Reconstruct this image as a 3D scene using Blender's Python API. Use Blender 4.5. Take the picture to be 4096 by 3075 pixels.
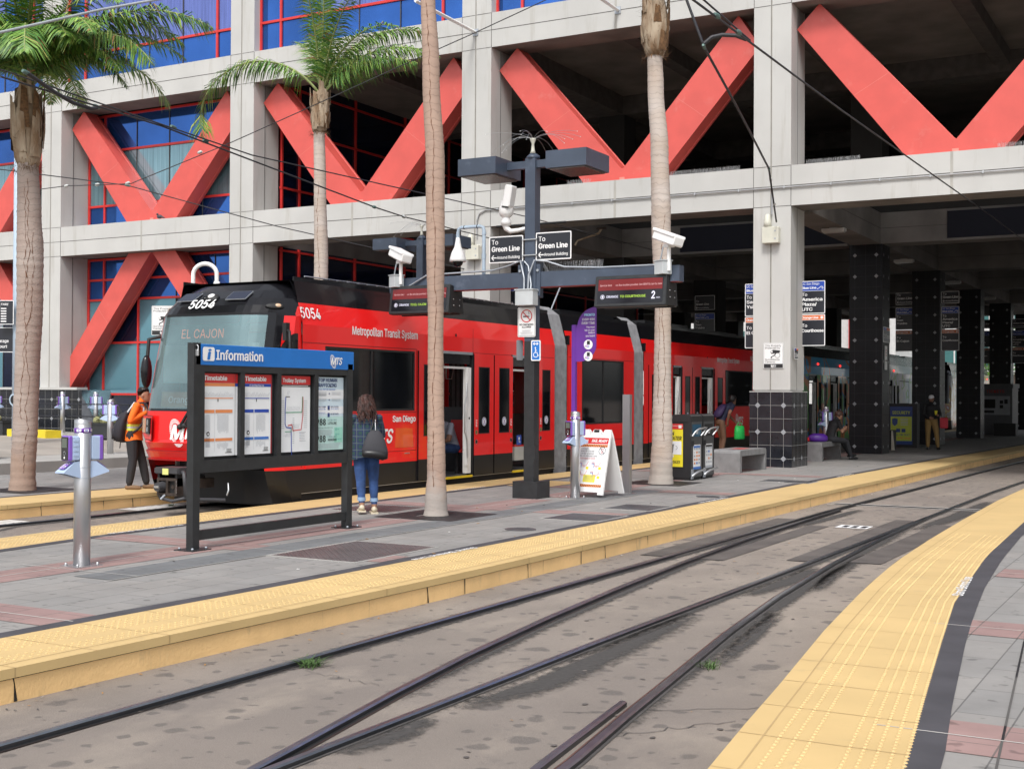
import bpy, bmesh, math, random
from mathutils import Vector, Matrix, Euler
for o in list(bpy.data.objects): bpy.data.objects.remove(o)
SC = bpy.context.scene; COL = SC.collection; R = math.radians
V = Vector
# ------------------------------------------------------------ camera
EYE = 1.62
yaw, pit, rol = R(29.1), R(.53), R(.31)
fw = V((-math.sin(yaw)*math.cos(pit), math.cos(yaw)*math.cos(pit), math.sin(pit)))
r0 = V((math.cos(yaw), math.sin(yaw), 0)); u0 = r0.cross(fw)
rv = r0*math.cos(rol) + u0*math.sin(rol); uv = -r0*math.sin(rol) + u0*math.cos(rol)
cam = bpy.data.objects.new('camera', bpy.data.cameras.new('camera')); COL.objects.link(cam)
cam.matrix_world = Matrix(((rv.x, uv.x, -fw.x, 0), (rv.y, uv.y, -fw.y, 0), (rv.z, uv.z, -fw.z, EYE), (0, 0, 0, 1)))
cam.data.sensor_width = 36; cam.data.lens = 44.74; cam.data.clip_end = 3000; cam.data.clip_start = .05
SC.camera = cam
SC.render.resolution_x = 1024; SC.render.resolution_y = 768
# ------------------------------------------------------------ world, sun, exposure
W = bpy.data.worlds.new('World'); SC.world = W; W.use_nodes = True
nt = W.node_tree; nt.nodes.clear()
SUN_EL, SUN_AZ = R(54), R(163)      # high, behind the camera, veiled by cloud
sky = nt.nodes.new('ShaderNodeTexSky'); sky.sky_type = 'NISHITA'; sky.sun_disc = False
sky.sun_elevation = SUN_EL; sky.sun_rotation = SUN_AZ; sky.air_density = 1.0; sky.dust_density = 3.0
hs = nt.nodes.new('ShaderNodeHueSaturation'); hs.inputs['Saturation'].default_value = .30
bg = nt.nodes.new('ShaderNodeBackground'); bg.inputs[1].default_value = .13
wo = nt.nodes.new('ShaderNodeOutputWorld')
nt.links.new(sky.outputs[0], hs.inputs['Color']); nt.links.new(hs.outputs[0], bg.inputs[0]); nt.links.new(bg.outputs[0], wo.inputs[0])
sl = bpy.data.lights.new('sun', 'SUN'); sl.energy = 1.5; sl.angle = R(14); sl.color = (1, .975, .94)
so = bpy.data.objects.new('sun', sl); COL.objects.link(so)
sd = V((math.sin(SUN_AZ)*math.cos(SUN_EL), math.cos(SUN_AZ)*math.cos(SUN_EL), math.sin(SUN_EL)))
so.rotation_euler = (-sd).to_track_quat('-Z', 'Y').to_euler(); so.location = sd*60
SC.view_settings.view_transform = 'Standard'; SC.view_settings.look = 'None'; SC.view_settings.gamma = 1
SC.view_settings.exposure = .78
# ------------------------------------------------------------ helpers
def tag(o, label=None, cat=None, group=None, kind=None):
    if label: o['label'] = label
    if cat: o['category'] = cat
    if group: o['group'] = group
    if kind: o['kind'] = kind
    return o
def thing(name, label, cat, loc=(0, 0, 0), rz=0, group=None):
    o = bpy.data.objects.new(name, None); COL.objects.link(o); o.location = loc; o.rotation_euler = (0, 0, rz)
    o.empty_display_size = .2
    return tag(o, label, cat, group)
def copy_tree(o, parent=None, loc=None, rz=None, label=None):
    c = o.copy(); COL.objects.link(c)
    if parent: c.parent = parent
    if loc is not None: c.location = loc
    if rz is not None: c.rotation_euler = (0, 0, rz)
    if label: c['label'] = label
    for ch in o.children: copy_tree(ch, c)
    return c
def frame(o, u, n):
    """local x=u, local z=n (out of the surface), local y=n x u"""
    u = V(u).normalized(); n = V(n).normalized(); v = n.cross(u)
    return Matrix(((u.x, v.x, n.x, o[0]), (u.y, v.y, n.y, o[1]), (u.z, v.z, n.z, o[2]), (0, 0, 0, 1)))
_txt = {}
FNT = None
try:
    import os
    _p = os.path.join(bpy.utils.system_resource('DATAFILES'), 'fonts', 'Inter.woff2')       # the sans serif that ships inside Blender
    if os.path.exists(_p): FNT = bpy.data.fonts.load(_p)
except Exception: FNT = None
def text_mesh(s, bold, font=None):
    k = (s, bold)
    if k not in _txt:
        cu = bpy.data.curves.new('t', 'FONT'); cu.body = s; cu.resolution_u = 3; cu.offset = 0 if FNT else bold
        if FNT: cu.font = FNT
        ob = bpy.data.objects.new('t', cu); COL.objects.link(ob)
        dg = bpy.context.evaluated_depsgraph_get(); me = ob.evaluated_get(dg).to_mesh()
        vs = [v.co.copy() for v in me.vertices]; fs = [tuple(p.vertices) for p in me.polygons]
        if FNT and bold > .004:      # thicken by overprinting slightly shifted copies, each a hair higher
            b = bold*1.05; n0 = len(vs); v0, f0_ = list(vs), list(fs)
            for q, (dx, dy) in enumerate(((b, 0), (-b, 0), (0, b*.6), (0, -b*.6))):
                fs += [tuple(i+n0*(q+1) for i in f) for f in f0_]; vs += [V((v.x+dx, v.y+dy, .02*(q+1))) for v in v0]
        ob.evaluated_get(dg).to_mesh_clear(); bpy.data.objects.remove(ob); bpy.data.curves.remove(cu)
        _txt[k] = (vs, fs)
    return _txt[k]
class MB:
    def __init__(s, M=None): s.v = []; s.f = []; s.m = []; s.sm = []; s.mats = []; s.M = M; s.uv = None
    def mi(s, m):
        if m not in s.mats: s.mats.append(m)
        return s.mats.index(m)
    def add(s, vs, fs, m, smooth=False, M=None):
        T = M if M is not None else s.M
        b = len(s.v); s.v += [tuple(T @ V(p)) if T else tuple(p) for p in vs]
        i = s.mi(m)
        for f in fs: s.f.append(tuple(b+k for k in f)); s.m.append(i); s.sm.append(smooth)
        return s
    def box(s, x0, x1, y0, y1, z0, z1, m, M=None):
        vs = [(x0, y0, z0), (x1, y0, z0), (x1, y1, z0), (x0, y1, z0), (x0, y0, z1), (x1, y0, z1), (x1, y1, z1), (x0, y1, z1)]
        return s.add(vs, [(3, 2, 1, 0), (4, 5, 6, 7), (0, 1, 5, 4), (1, 2, 6, 5), (2, 3, 7, 6), (3, 0, 4, 7)], m, M=M)
    def rbox(s, x0, x1, y0, y1, z0, z1, r, m, M=None, n=3):
        """box with corners rounded in x-z, extruded along y, with a small bevel on the y ends"""
        def ring(y, i):
            a0, a1, b0, b1 = x0+i, x1-i, z0+i, z1-i; rr = max(r-i, .001); o = []
            for cx, cz, a in ((a1-rr, b0+rr, -90), (a1-rr, b1-rr, 0), (a0+rr, b1-rr, 90), (a0+rr, b0+rr, 180)):
                for k in range(n+1):
                    t = R(a+90*k/n); o.append((cx+rr*math.cos(t), y, cz+rr*math.sin(t)))
            return o
        e = min(r*.5, abs(y1-y0)*.2); rs = [ring(y0, e), ring(y0+e, 0), ring(y1-e, 0), ring(y1, e)]
        N = len(rs[0]); vs = sum(rs, []); fs = [tuple(range(N)), tuple(range(4*N-1, 3*N-1, -1))]
        for k in range(3):
            for i in range(N): j = (i+1) % N; fs.append((k*N+i, (k+1)*N+i, (k+1)*N+j, k*N+j))
        return s.add(vs, fs, m, M=M)
    def quad(s, a, b, c, d, m, M=None): return s.add([a, b, c, d], [(0, 1, 2, 3)], m, M=M)
    def rect(s, x0, x1, y0, y1, z, m, M=None): return s.add([(x0, y0, z), (x1, y0, z), (x1, y1, z), (x0, y1, z)], [(0, 1, 2, 3)], m, M=M)
    def poly(s, pts, z, m, M=None): return s.add([(p[0], p[1], z) for p in pts], [tuple(range(len(pts)))], m, M=M)
    def prism(s, pts, z0, z1, m, M=None, side=None):
        n = len(pts); vs = [(p[0], p[1], z0) for p in pts]+[(p[0], p[1], z1) for p in pts]
        s.add(vs, [tuple(range(n-1, -1, -1)), tuple(range(n, 2*n))], m, M=M)
        return s.add(vs, [(i, (i+1) % n, n+(i+1) % n, n+i) for i in range(n)], side or m, M=M)
    def tube(s, pts, r, m, n=8, M=None, smooth=True, caps=True):
        pts = [V(p) for p in pts]; N = len(pts); rs = r if isinstance(r, (list, tuple)) else [r]*N
        vs = []; ref = None
        for i, p in enumerate(pts):
            d = (pts[min(i+1, N-1)]-pts[max(i-1, 0)]).normalized()
            if ref is None: ref = V((0, 0, 1)) if abs(d.z) < .9 else V((1, 0, 0))
            a = d.cross(ref).normalized(); b = d.cross(a).normalized(); ref = -b if False else a.cross(d).normalized()
            for k in range(n):
                t = 2*math.pi*k/n; vs.append(p+(a*math.cos(t)+b*math.sin(t))*rs[i])
        fs = [(i*n+k, i*n+(k+1) % n, (i+1)*n+(k+1) % n, (i+1)*n+k) for i in range(N-1) for k in range(n)]
        s.add(vs, fs, m, smooth, M)
        if caps: s.add(vs, [tuple(range(n)), tuple(range(N*n-1, (N-1)*n-1, -1))], m, False, M)
        return s
    def cyl(s, p0, p1, r, m, n=16, r1=None, M=None): return s.tube([p0, p1], [r, r if r1 is None else r1], m, n, M)
    def loft(s, rings, m, smooth=True, M=None, caps=True):
        n = len(rings[0]); vs = [p for r in rings for p in r]
        fs = [(i*n+k, i*n+(k+1) % n, (i+1)*n+(k+1) % n, (i+1)*n+k) for i in range(len(rings)-1) for k in range(n)]
        if caps: fs += [tuple(range(n-1, -1, -1)), tuple(range((len(rings)-1)*n, len(rings)*n))]
        return s.add(vs, fs, m, smooth, M)
    def lathe(s, prof, m, n=20, c=(0, 0), M=None, smooth=True):
        return s.loft([[(c[0]+r*math.cos(2*math.pi*k/n), c[1]+r*math.sin(2*math.pi*k/n), z) for k in range(n)] for r, z in prof], m, smooth, M)
    def ball(s, c, r, m, n=12, k=8, M=None):
        rx, ry, rz = r if isinstance(r, (tuple, list)) else (r, r, r); rg = []
        for i in range(1, k):
            t = math.pi*i/k-math.pi/2
            rg.append([(c[0]+rx*math.cos(t)*math.cos(2*math.pi*j/n), c[1]+ry*math.cos(t)*math.sin(2*math.pi*j/n), c[2]+rz*math.sin(t)) for j in range(n)])
        return s.loft(rg, m, True, M)
    def disc(s, cx, cy, r, z, m, M=None, n=20, ry=None):
        return s.poly([(cx+r*math.cos(2*math.pi*k/n), cy+(ry or r)*math.sin(2*math.pi*k/n)) for k in range(n)], z, m, M)
    def ring2(s, cx, cy, r0, r1, z, m, M=None, n=24, a0=0, a1=360):
        vs = []
        for k in range(n+1):
            t = R(a0+(a1-a0)*k/n); vs += [(cx+r0*math.cos(t), cy+r0*math.sin(t), z), (cx+r1*math.cos(t), cy+r1*math.sin(t), z)]
        return s.add(vs, [(2*k, 2*k+1, 2*k+3, 2*k+2) for k in range(n)], m, M=M)
    def line2(s, pts, w, z, m, M=None):
        for a, b in zip(pts, pts[1:]):
            a, b = V(a).to_2d(), V(b).to_2d(); d = (b-a); L = d.length
            if L < 1e-6: continue
            d /= L; q = V((-d.y, d.x))*w/2; a2, b2 = a-d*w*.3, b+d*w*.3
            s.poly([a2-q, b2-q, b2+q, a2+q], z, m, M)
        return s
    def text(s, t, x, y, h, m, w=None, z=.004, M=None, bold=.012, al='l', shear=0):
        vs, fs = text_mesh(t, bold)
        if not vs: return s
        ref = text_mesh('H', 0)[0]; ch = max(v.y for v in ref)-min(v.y for v in ref); k = h/ch
        x0 = min(v.x for v in vs); x1 = max(v.x for v in vs)
        kx = k*.88 if w is None else w/(x1-x0)
        wd = (x1-x0)*kx; ox = x-(wd if al == 'r' else wd/2 if al == 'c' else 0)
        return s.add([(ox+(v.x-x0)*kx+v.y*k*shear, y+v.y*k, z+v.z*.015) for v in vs], fs, m, M=M)
    def build(s, name, parent=None, rec=True):
        me = bpy.data.meshes.new(name); me.from_pydata(s.v, [], s.f)
        for m in s.mats: me.materials.append(m)
        me.polygons.foreach_set('material_index', s.m); me.polygons.foreach_set('use_smooth', s.sm)
        me.update()
        o = bpy.data.objects.new(name, me); COL.objects.link(o)
        if parent: o.parent = parent
        return o
def hole_wall(mb, a0, a1, b0, b1, holes, put):
    """fill rectangle a x b except holes, calling put(a0,a1,b0,b1)"""
    xs = sorted({a0, a1, *[min(max(h[i], a0), a1) for h in holes for i in (0, 1)]})
    ys = sorted({b0, b1, *[min(max(h[i], b0), b1) for h in holes for i in (2, 3)]})
    for x, X in zip(xs, xs[1:]):
        for y, Y in zip(ys, ys[1:]):
            cx, cy = (x+X)/2, (y+Y)/2
            if not any(h[0] < cx < h[1] and h[2] < cy < h[3] for h in holes): put(x, X, y, Y)
# ------------------------------------------------------------ materials
MATS = {}
def mat(name, col, rough=.6, metal=0, var=.12, scale=4, bump=0, bscale=60, coat=0, emit=None, es=1, alpha=1, spec=.5, col2=None, thr=None, stretch=None, detail=5, trans=0, dirt=None):
    m = bpy.data.materials.new(name); m.use_nodes = True; n = m.node_tree.nodes; L = m.node_tree.links; b = n['Principled BSDF']
    b.inputs['Roughness'].default_value = rough; b.inputs['Metallic'].default_value = metal
    b.inputs['Specular IOR Level'].default_value = spec
    if coat: b.inputs['Coat Weight'].default_value = coat; b.inputs['Coat Roughness'].default_value = .04
    if alpha < 1: b.inputs['Alpha'].default_value = alpha
    if trans: b.inputs['Transmission Weight'].default_value = trans
    tc = n.new('ShaderNodeTexCoord'); mp = n.new('ShaderNodeMapping'); L.new(tc.outputs['Object'], mp.inputs[0])
    if stretch: mp.inputs['Scale'].default_value = stretch
    c1 = (*col, 1); c0 = (*(col2 or [c*(1-var) for c in col]), 1)
    nz = n.new('ShaderNodeTexNoise'); nz.inputs['Scale'].default_value = scale; nz.inputs['Detail'].default_value = detail; L.new(mp.outputs[0], nz.inputs['Vector'])
    rp = n.new('ShaderNodeValToRGB'); lo, hi = thr or (.35, .65)
    rp.color_ramp.elements[0].position = lo; rp.color_ramp.elements[0].color = c0
    rp.color_ramp.elements[1].position = hi; rp.color_ramp.elements[1].color = c1
    L.new(nz.outputs[0], rp.inputs[0]); out = rp.outputs[0]
    if dirt:       # (colour, scale, threshold, stretch)
        mp2 = n.new('ShaderNodeMapping'); L.new(tc.outputs['Object'], mp2.inputs[0]); mp2.inputs['Scale'].default_value = dirt[3]
        n2 = n.new('ShaderNodeTexNoise'); n2.inputs['Scale'].default_value = dirt[1]; n2.inputs['Detail'].default_value = 6; n2.inputs['Roughness'].default_value = .65; L.new(mp2.outputs[0], n2.inputs['Vector'])
        mr = n.new('ShaderNodeMapRange'); mr.inputs[1].default_value = dirt[2]; mr.inputs[2].default_value = dirt[2]+.12; mr.inputs[4].default_value = dirt[4] if len(dirt) > 4 else .8
        mx = n.new('ShaderNodeMix'); mx.data_type = 'RGBA'; L.new(n2.outputs[0], mr.inputs[0]); L.new(mr.outputs[0], mx.inputs[0]); L.new(out, mx.inputs[6]); mx.inputs[7].default_value = (*dirt[0], 1); out = mx.outputs[2]
    L.new(out, b.inputs['Base Color'])
    if bump:
        nb = n.new('ShaderNodeTexNoise'); nb.inputs['Scale'].default_value = bscale; nb.inputs['Detail'].default_value = 4; L.new(mp.outputs[0], nb.inputs['Vector'])
        bp = n.new('ShaderNodeBump'); bp.inputs['Strength'].default_value = bump; bp.inputs['Distance'].default_value = .01
        L.new(nb.outputs[0], bp.inputs['Height']); L.new(bp.outputs[0], b.inputs['Normal'])
    if emit: b.inputs['Emission Color'].default_value = (*emit, 1); b.inputs['Emission Strength'].default_value = es
    MATS[name] = m; return m
def brickmat(name, c1, c2, cm, bw, bh, mortar=.012, rough=.8, off=.5, dirt=.1, rot=0):
    m = mat(name, c1, rough, var=.1); n = m.node_tree.nodes; L = m.node_tree.links; b = n['Principled BSDF']
    br = n.new('ShaderNodeTexBrick'); tc = n.new('ShaderNodeTexCoord'); mp = n.new('ShaderNodeMapping'); mp.inputs['Rotation'].default_value = (0, 0, rot)
    L.new(tc.outputs['Object'], mp.inputs[0]); L.new(mp.outputs[0], br.inputs['Vector'])
    br.offset = off; br.inputs['Scale'].default_value = 1; br.inputs['Brick Width'].default_value = bw; br.inputs['Row Height'].default_value = bh
    br.inputs['Mortar Size'].default_value = mortar/2; br.inputs['Mortar Smooth'].default_value = .3; br.inputs['Bias'].default_value = 0
    br.inputs['Color1'].default_value = (*c1, 1); br.inputs['Color2'].default_value = (*c2, 1); br.inputs['Mortar'].default_value = (*cm, 1)
    nz = n.new('ShaderNodeTexNoise'); nz.inputs['Scale'].default_value = 1.3; nz.inputs['Detail'].default_value = 8; nz.inputs['Roughness'].default_value = .7; L.new(tc.outputs['Object'], nz.inputs['Vector'])
    mr = n.new('ShaderNodeMapRange'); mr.inputs[1].default_value = .3; mr.inputs[2].default_value = .7; mr.inputs[3].default_value = 1-2.2*dirt; mr.inputs[4].default_value = 1+dirt
    n3 = n.new('ShaderNodeTexNoise'); n3.inputs['Scale'].default_value = 7; n3.inputs['Detail'].default_value = 2; mp3 = n.new('ShaderNodeMapping'); L.new(tc.outputs['Object'], mp3.inputs[0]); L.new(mp3.outputs[0], n3.inputs['Vector'])
    m3 = n.new('ShaderNodeMapRange'); m3.inputs[1].default_value = .3; m3.inputs[2].default_value = .36; m3.inputs[3].default_value = .62; m3.inputs[4].default_value = 1; L.new(n3.outputs[0], m3.inputs[0])
    mu = n.new('ShaderNodeMath'); mu.operation = 'MULTIPLY'; L.new(nz.outputs[0], mr.inputs[0]); L.new(mr.outputs[0], mu.inputs[0]); L.new(m3.outputs[0], mu.inputs[1])
    vm = n.new('ShaderNodeVectorMath'); vm.operation = 'SCALE'; L.new(br.outputs[0], vm.inputs[0]); L.new(mu.outputs[0], vm.inputs['Scale'])
    L.new(vm.outputs[0], b.inputs['Base Color'])
    bp = n.new('ShaderNodeBump'); bp.inputs['Strength'].default_value = .5; bp.inputs['Distance'].default_value = .004; bp.invert = True
    L.new(br.outputs['Fac'], bp.inputs['Height']); L.new(bp.outputs[0], b.inputs['Normal'])
    return m
# base colours
CONC = mat('facade_concrete', (.50, .495, .475), .85, var=.10, scale=.8, bump=.15, bscale=90, dirt=((.36, .34, .30), 4.2, .56, (1, 1, .10), .42))
CONCD = mat('shaded_soffit_concrete', (.22, .195, .175), .9, var=.35, scale=.9, bump=.1)  # concrete darkened so its colour holds the shade on soffits and ceilings
CONCI = mat('shaded_interior_concrete', (.028, .028, .028), .9, var=.3, scale=.8)  # near-black copy of the concrete; shade under the building is in its colour
JOINT = mat('joint_sealant', (.09, .085, .08), .9)
JOINTL = mat('joint_wide', (.40, .385, .35), .9)
TILE = mat('black_tile', (.020, .022, .028), .2, var=.4, scale=3.2, spec=.6)
GROUT = mat('tile_grout', (.28, .28, .27), .8)
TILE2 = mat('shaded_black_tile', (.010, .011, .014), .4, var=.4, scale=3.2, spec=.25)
GROUT2 = mat('shaded_grout', (.035, .035, .038), .8)  # tile and grout copies darkened to paint in the shade under the building
DIAM = mat('tile_diamond', (.30, .31, .33), .45)
RED = mat('brace_red', (.62, .095, .078), .42, var=.1, scale=2, dirt=((.62, .20, .17), 2.5, .6, (1, 1, 1), .35))
REDF = mat('frame_red', (.62, .035, .03), .4)
GLB = mat('blue_glass', (.05, .16, .52), .06, metal=.8, var=.35, scale=.6, thr=(.3, .7))
GLB2 = mat('violet_glass', (.19, .24, .58), .08, metal=.75, var=.3, scale=22, stretch=(1, 1, .03))
GLT = mat('teal_glass', (.25, .42, .48), .07, metal=.6, var=.35, scale=16, stretch=(1, 1, .02))
GLD = mat('dark_glass', (.006, .010, .03), .05, spec=.6, metal=0)
GLTT = mat('teal_panel_glass', (.16, .34, .42), .1, metal=.45, var=.15, scale=.5)
BLACK = mat('black_metal', (.022, .024, .026), .45, var=.3, scale=9, dirt=((.09, .09, .09), 14, .68, (1, 1, 1), .5))
BLK = mat('matt_black', (.012, .012, .013), .6)
GREYB = mat('mast_blue_grey', (.060, .080, .118), .4, var=.2, scale=3, dirt=((.16, .19, .25), 3, .6, (1, 1, 1), .4))
STEEL = mat('brushed_steel', (.52, .52, .53), .34, metal=.85, var=.12, scale=6, stretch=(1, 1, .2), dirt=((.42, .38, .30), 5, .68, (1, 1, .3), .35))
GALV = mat('galvanised', (.42, .45, .49), .45, metal=.5, var=.15, scale=6)
ALU = mat('aluminium', (.55, .56, .57), .35, metal=.8)
WHITE = mat('white_paint', (.78, .78, .76), .4, var=.05)
WPLA = mat('white_plastic', (.80, .80, .79), .35, var=.04)
CREAM = mat('cream_plastic', (.62, .61, .52), .5)
LETT = mat('white_lettering', (.82, .82, .82), .5, var=0)
INK = mat('black_lettering', (.02, .02, .022), .5, var=0)
SBLK = mat('sign_black', (.018, .02, .028), .3, var=.1)
SBLU = mat('sign_blue', (.02, .07, .42), .35)
IBLU = mat('info_blue', (.012, .165, .55), .3, var=.06)
SORG = mat('sign_orange', (.72, .17, .05), .4)
SRED = mat('sign_red', (.62, .03, .03), .4)
PAPER = mat('poster_paper', (.84, .86, .87), .25, var=.04, coat=.4)
MINT = mat('poster_mint', (.50, .72, .68), .3, var=.03, coat=.3)
SKYP = mat('poster_pale_blue', (.60, .73, .80), .3, var=.03, coat=.3)
GREYI = mat('pale_ink', (.42, .44, .47), .6)
YEL = mat('yellow_vinyl', (.80, .72, .04), .4)
PURP = mat('purple_paint', (.13, .025, .30), .35)
PURP2 = mat('purple_plastic', (.22, .10, .50), .35)
LAV = mat('pale_blue_plastic', (.42, .53, .72), .35, var=.06)
ASPH = mat('track_bed_paving', (.255, .216, .182), .9, var=.22, scale=1.0, bump=.35, bscale=120, dirt=((.085, .078, .075), 3.1, .625, (1, 1.6, 1), .8))
n_ = ASPH.node_tree.nodes; l_ = ASPH.node_tree.links; b_ = n_['Principled BSDF']; t_ = n_.new('ShaderNodeTexCoord'); c_ = b_.inputs['Base Color'].links[0].from_socket
def overlay(c_, scale, lo, hi, col, amt, stretch=(1, 1, 1), det=6, rgh=.6):      # another layer of wear on the track bed
    mp = n_.new('ShaderNodeMapping'); mp.inputs['Scale'].default_value = stretch; l_.new(t_.outputs['Object'], mp.inputs[0])
    nz = n_.new('ShaderNodeTexNoise'); nz.inputs['Scale'].default_value = scale; nz.inputs['Detail'].default_value = det; nz.inputs['Roughness'].default_value = rgh; l_.new(mp.outputs[0], nz.inputs['Vector'])
    mr = n_.new('ShaderNodeMapRange'); mr.inputs[1].default_value = lo; mr.inputs[2].default_value = hi; mr.inputs[4].default_value = amt; l_.new(nz.outputs[0], mr.inputs[0])
    mx = n_.new('ShaderNodeMix'); mx.data_type = 'RGBA'; l_.new(mr.outputs[0], mx.inputs[0]); l_.new(c_, mx.inputs[6]); mx.inputs[7].default_value = (*col, 1); return mx.outputs[2]
c_ = overlay(c_, .32, .40, .66, (.135, .115, .105), .75, (1, .35, 1), 4)
c_ = overlay(c_, 1.7, .52, .70, (.30, .255, .21), .6, (1, .6, 1), 5)
for sc_, sd_2, lo_ in ((1.9, 0, .13), (4.6, 3.3, .15)):          # gum and oil spots with soft rims
    mp = n_.new('ShaderNodeMapping'); mp.inputs['Location'].default_value = (sd_2, sd_2, 0); l_.new(t_.outputs['Object'], mp.inputs[0])
    dn = n_.new('ShaderNodeTexNoise'); dn.inputs['Scale'].default_value = 9; l_.new(mp.outputs[0], dn.inputs['Vector']); ds = n_.new('ShaderNodeVectorMath'); ds.operation = 'SCALE'; ds.inputs['Scale'].default_value = .10; l_.new(dn.outputs['Color'], ds.inputs[0]); da = n_.new('ShaderNodeVectorMath'); l_.new(mp.outputs[0], da.inputs[0]); l_.new(ds.outputs[0], da.inputs[1])
    vo = n_.new('ShaderNodeTexVoronoi'); vo.voronoi_dimensions = '2D'; vo.inputs['Scale'].default_value = sc_; l_.new(da.outputs[0], vo.inputs['Vector']); sc2 = n_.new('ShaderNodeSeparateColor'); l_.new(vo.outputs['Color'], sc2.inputs[0])
    th = n_.new('ShaderNodeMath'); th.operation = 'MULTIPLY'; th.inputs[1].default_value = lo_*1.5; l_.new(sc2.outputs[0], th.inputs[0]); sb = n_.new('ShaderNodeMath'); sb.operation = 'SUBTRACT'; l_.new(th.outputs[0], sb.inputs[0]); l_.new(vo.outputs['Distance'], sb.inputs[1])
    mr = n_.new('ShaderNodeMapRange'); mr.inputs[1].default_value = 0; mr.inputs[2].default_value = .05; mr.inputs[4].default_value = .8; l_.new(sb.outputs[0], mr.inputs[0]); mx = n_.new('ShaderNodeMix'); mx.data_type = 'RGBA'; l_.new(mr.outputs[0], mx.inputs[0]); l_.new(c_, mx.inputs[6]); mx.inputs[7].default_value = (.095, .083, .076, 1); c_ = mx.outputs[2]
c_ = overlay(c_, 260, .56, .66, (.42, .38, .34), .55, (1, 1, 1), 2)
c_ = overlay(c_, 200, .60, .70, (.07, .06, .055), .5, (1.1, 1, 1), 2)
l_.new(c_, b_.inputs['Base Color'])
PAVC = (.265, .252, .238)
PAVE = brickmat('grey_pavers', PAVC, (.235, .228, .22), (.13, .125, .12), .60, .30, .010, rot=R(90))
PAVP = brickmat('pink_pavers', (.30, .195, .18), (.27, .175, .165), (.15, .12, .11), .60, .30, .010, rot=R(90))
PAVD = brickmat('dark_pavers', (.16, .165, .17), (.13, .135, .14), (.09, .09, .09), .60, .30, .010, rot=R(90))
WJNT = mat('pale_joint', (.50, .48, .45), .9)
YTAC = mat('yellow_tactile', (.59, .42, .19), .65, var=.10, scale=1.2, dirt=((.42, .31, .16), 3.5, .60, (1, 1, 1), .5))
YCURB = mat('yellow_curb', (.86, .57, .26), .85, var=.12, scale=3, bump=.4, bscale=40, dirt=((.40, .30, .17), 2.4, .58, (1, 1, .35), .7))
DSTRIP = mat('dark_edge_strip', (.062, .060, .068), .7, var=.25, scale=3)
DSTRIPP = mat('purple_edge_strip', (.085, .068, .080), .75, var=.25, scale=3)
RAILM = mat('rail_steel', (.085, .09, .10), .35, metal=.8, var=.3, scale=4)
RAILT = mat('rail_head', (.34, .37, .41), .28, metal=.95, var=.2, scale=7)
RUST = mat('rusty_flangeway', (.12, .055, .045), .9, var=.5, scale=6)
CURBW = mat('pale_concrete', (.36, .35, .33), .9, var=.15, scale=2, bump=.3)
PLATE = mat('tread_plate', (.15, .15, .16), .4, metal=.5, var=.3, scale=2)
LAVG = mat('pale_grey_box', (.50, .53, .54), .4)
GRATE = mat('tree_grate_iron', (.045, .04, .042), .6, metal=.3, var=.3)
# ------------------------------------------------------------ ground, tracks, platforms
def struct(mb, name, parent=None):
    return tag(mb.build(name, parent), kind='structure')
TZ = -.2
struct(MB().rect(-220, 220, -60, 420, TZ-.004, ASPH), 'track_bed')
def side_pts(pts, y):         # x on a polyline (x, y) for given y
    for (xa, ya), (xb, yb) in zip(pts, pts[1:]):
        if ya <= y <= yb: return xa+(xb-xa)*(y-ya)/(yb-ya)
    return pts[0][0] if y < pts[0][1] else pts[-1][0]
def platform(name, sides, y0, y1, step=.9):
    """sides: list of (edge polyline, sign) ; returns pavement slab between the two edges"""
    L, Rr = sides; ys = [y0+(y1-y0)*i/int((y1-y0)/step) for i in range(int((y1-y0)/step)+1)]
    mb = MB()
    for a, b in zip(ys, ys[1:]):
        mb.quad((side_pts(L, a), a, 0), (side_pts(Rr, a), a, 0), (side_pts(Rr, b), b, 0), (side_pts(L, b), b, 0), PAVE)
    mb.quad((side_pts(L, y1), y1, 0), (side_pts(Rr, y1), y1, 0), (side_pts(Rr, y1), y1, TZ), (side_pts(L, y1), y1, TZ), PAVE)
    return struct(mb, name)
def strip(mb, pa, pb, y0, y1, z, m, step=.9):
    n = max(1, int((y1-y0)/step)); ys = [y0+(y1-y0)*i/n for i in range(n+1)]
    for a, b in zip(ys, ys[1:]):
        mb.quad((pa(a), a, z), (pb(a), a, z), (pb(b), b, z), (pa(b), b, z), m)
IR = [(-6.30, -4), (-6.24, 5.07), (-6.2, 6.2), (-6.14, 8.0), (-6.08, 10), (-6.08, 14), (-6.02, 18), (-5.98, 22), (-5.88, 26), (-5.8, 32.5), (-5.5, 43.6), (-5.0, 62)]
IRI = [(-7.12, -4), (-7.05, 5.7), (-6.97, 8.3), (-6.93, 12), (-6.91, 18), (-6.88, 23.6), (-6.74, 28.7), (-6.56, 35.7), (-6.1, 47), (-5.7, 62)]
IL = [(-11.0, -4), (-11.6, 6), (-11.9, 9.6), (-12.03, 10.8), (-12.17, 12.9), (-12.24, 17), (-12.26, 22), (-12.26, 80)]
ILI = [(-10.2, -4), (-10.75, 6), (-11.05, 8.9), (-11.2, 10), (-11.33, 12), (-11.40, 15), (-11.44, 18), (-11.48, 22), (-11.48, 80)]
PR = [(-1.3, -2), (-1.75, 3.5), (-1.93, 5.29), (-2.02, 5.94), (-2.15, 7), (-2.4, 8.9), (-2.63, 11), (-2.79, 12.9), (-2.9, 15.2), (-2.99, 17.9), (-3.08, 21.6), (-3.1, 60)]
PRI = [(-.55, -2), (-1.0, 3.8), (-1.2, 5.7), (-1.42, 7.3), (-1.62, 8.8), (-1.84, 10.5), (-2.0, 12.5), (-2.1, 13.8), (-2.26, 18), (-2.3, 60)]
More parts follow.
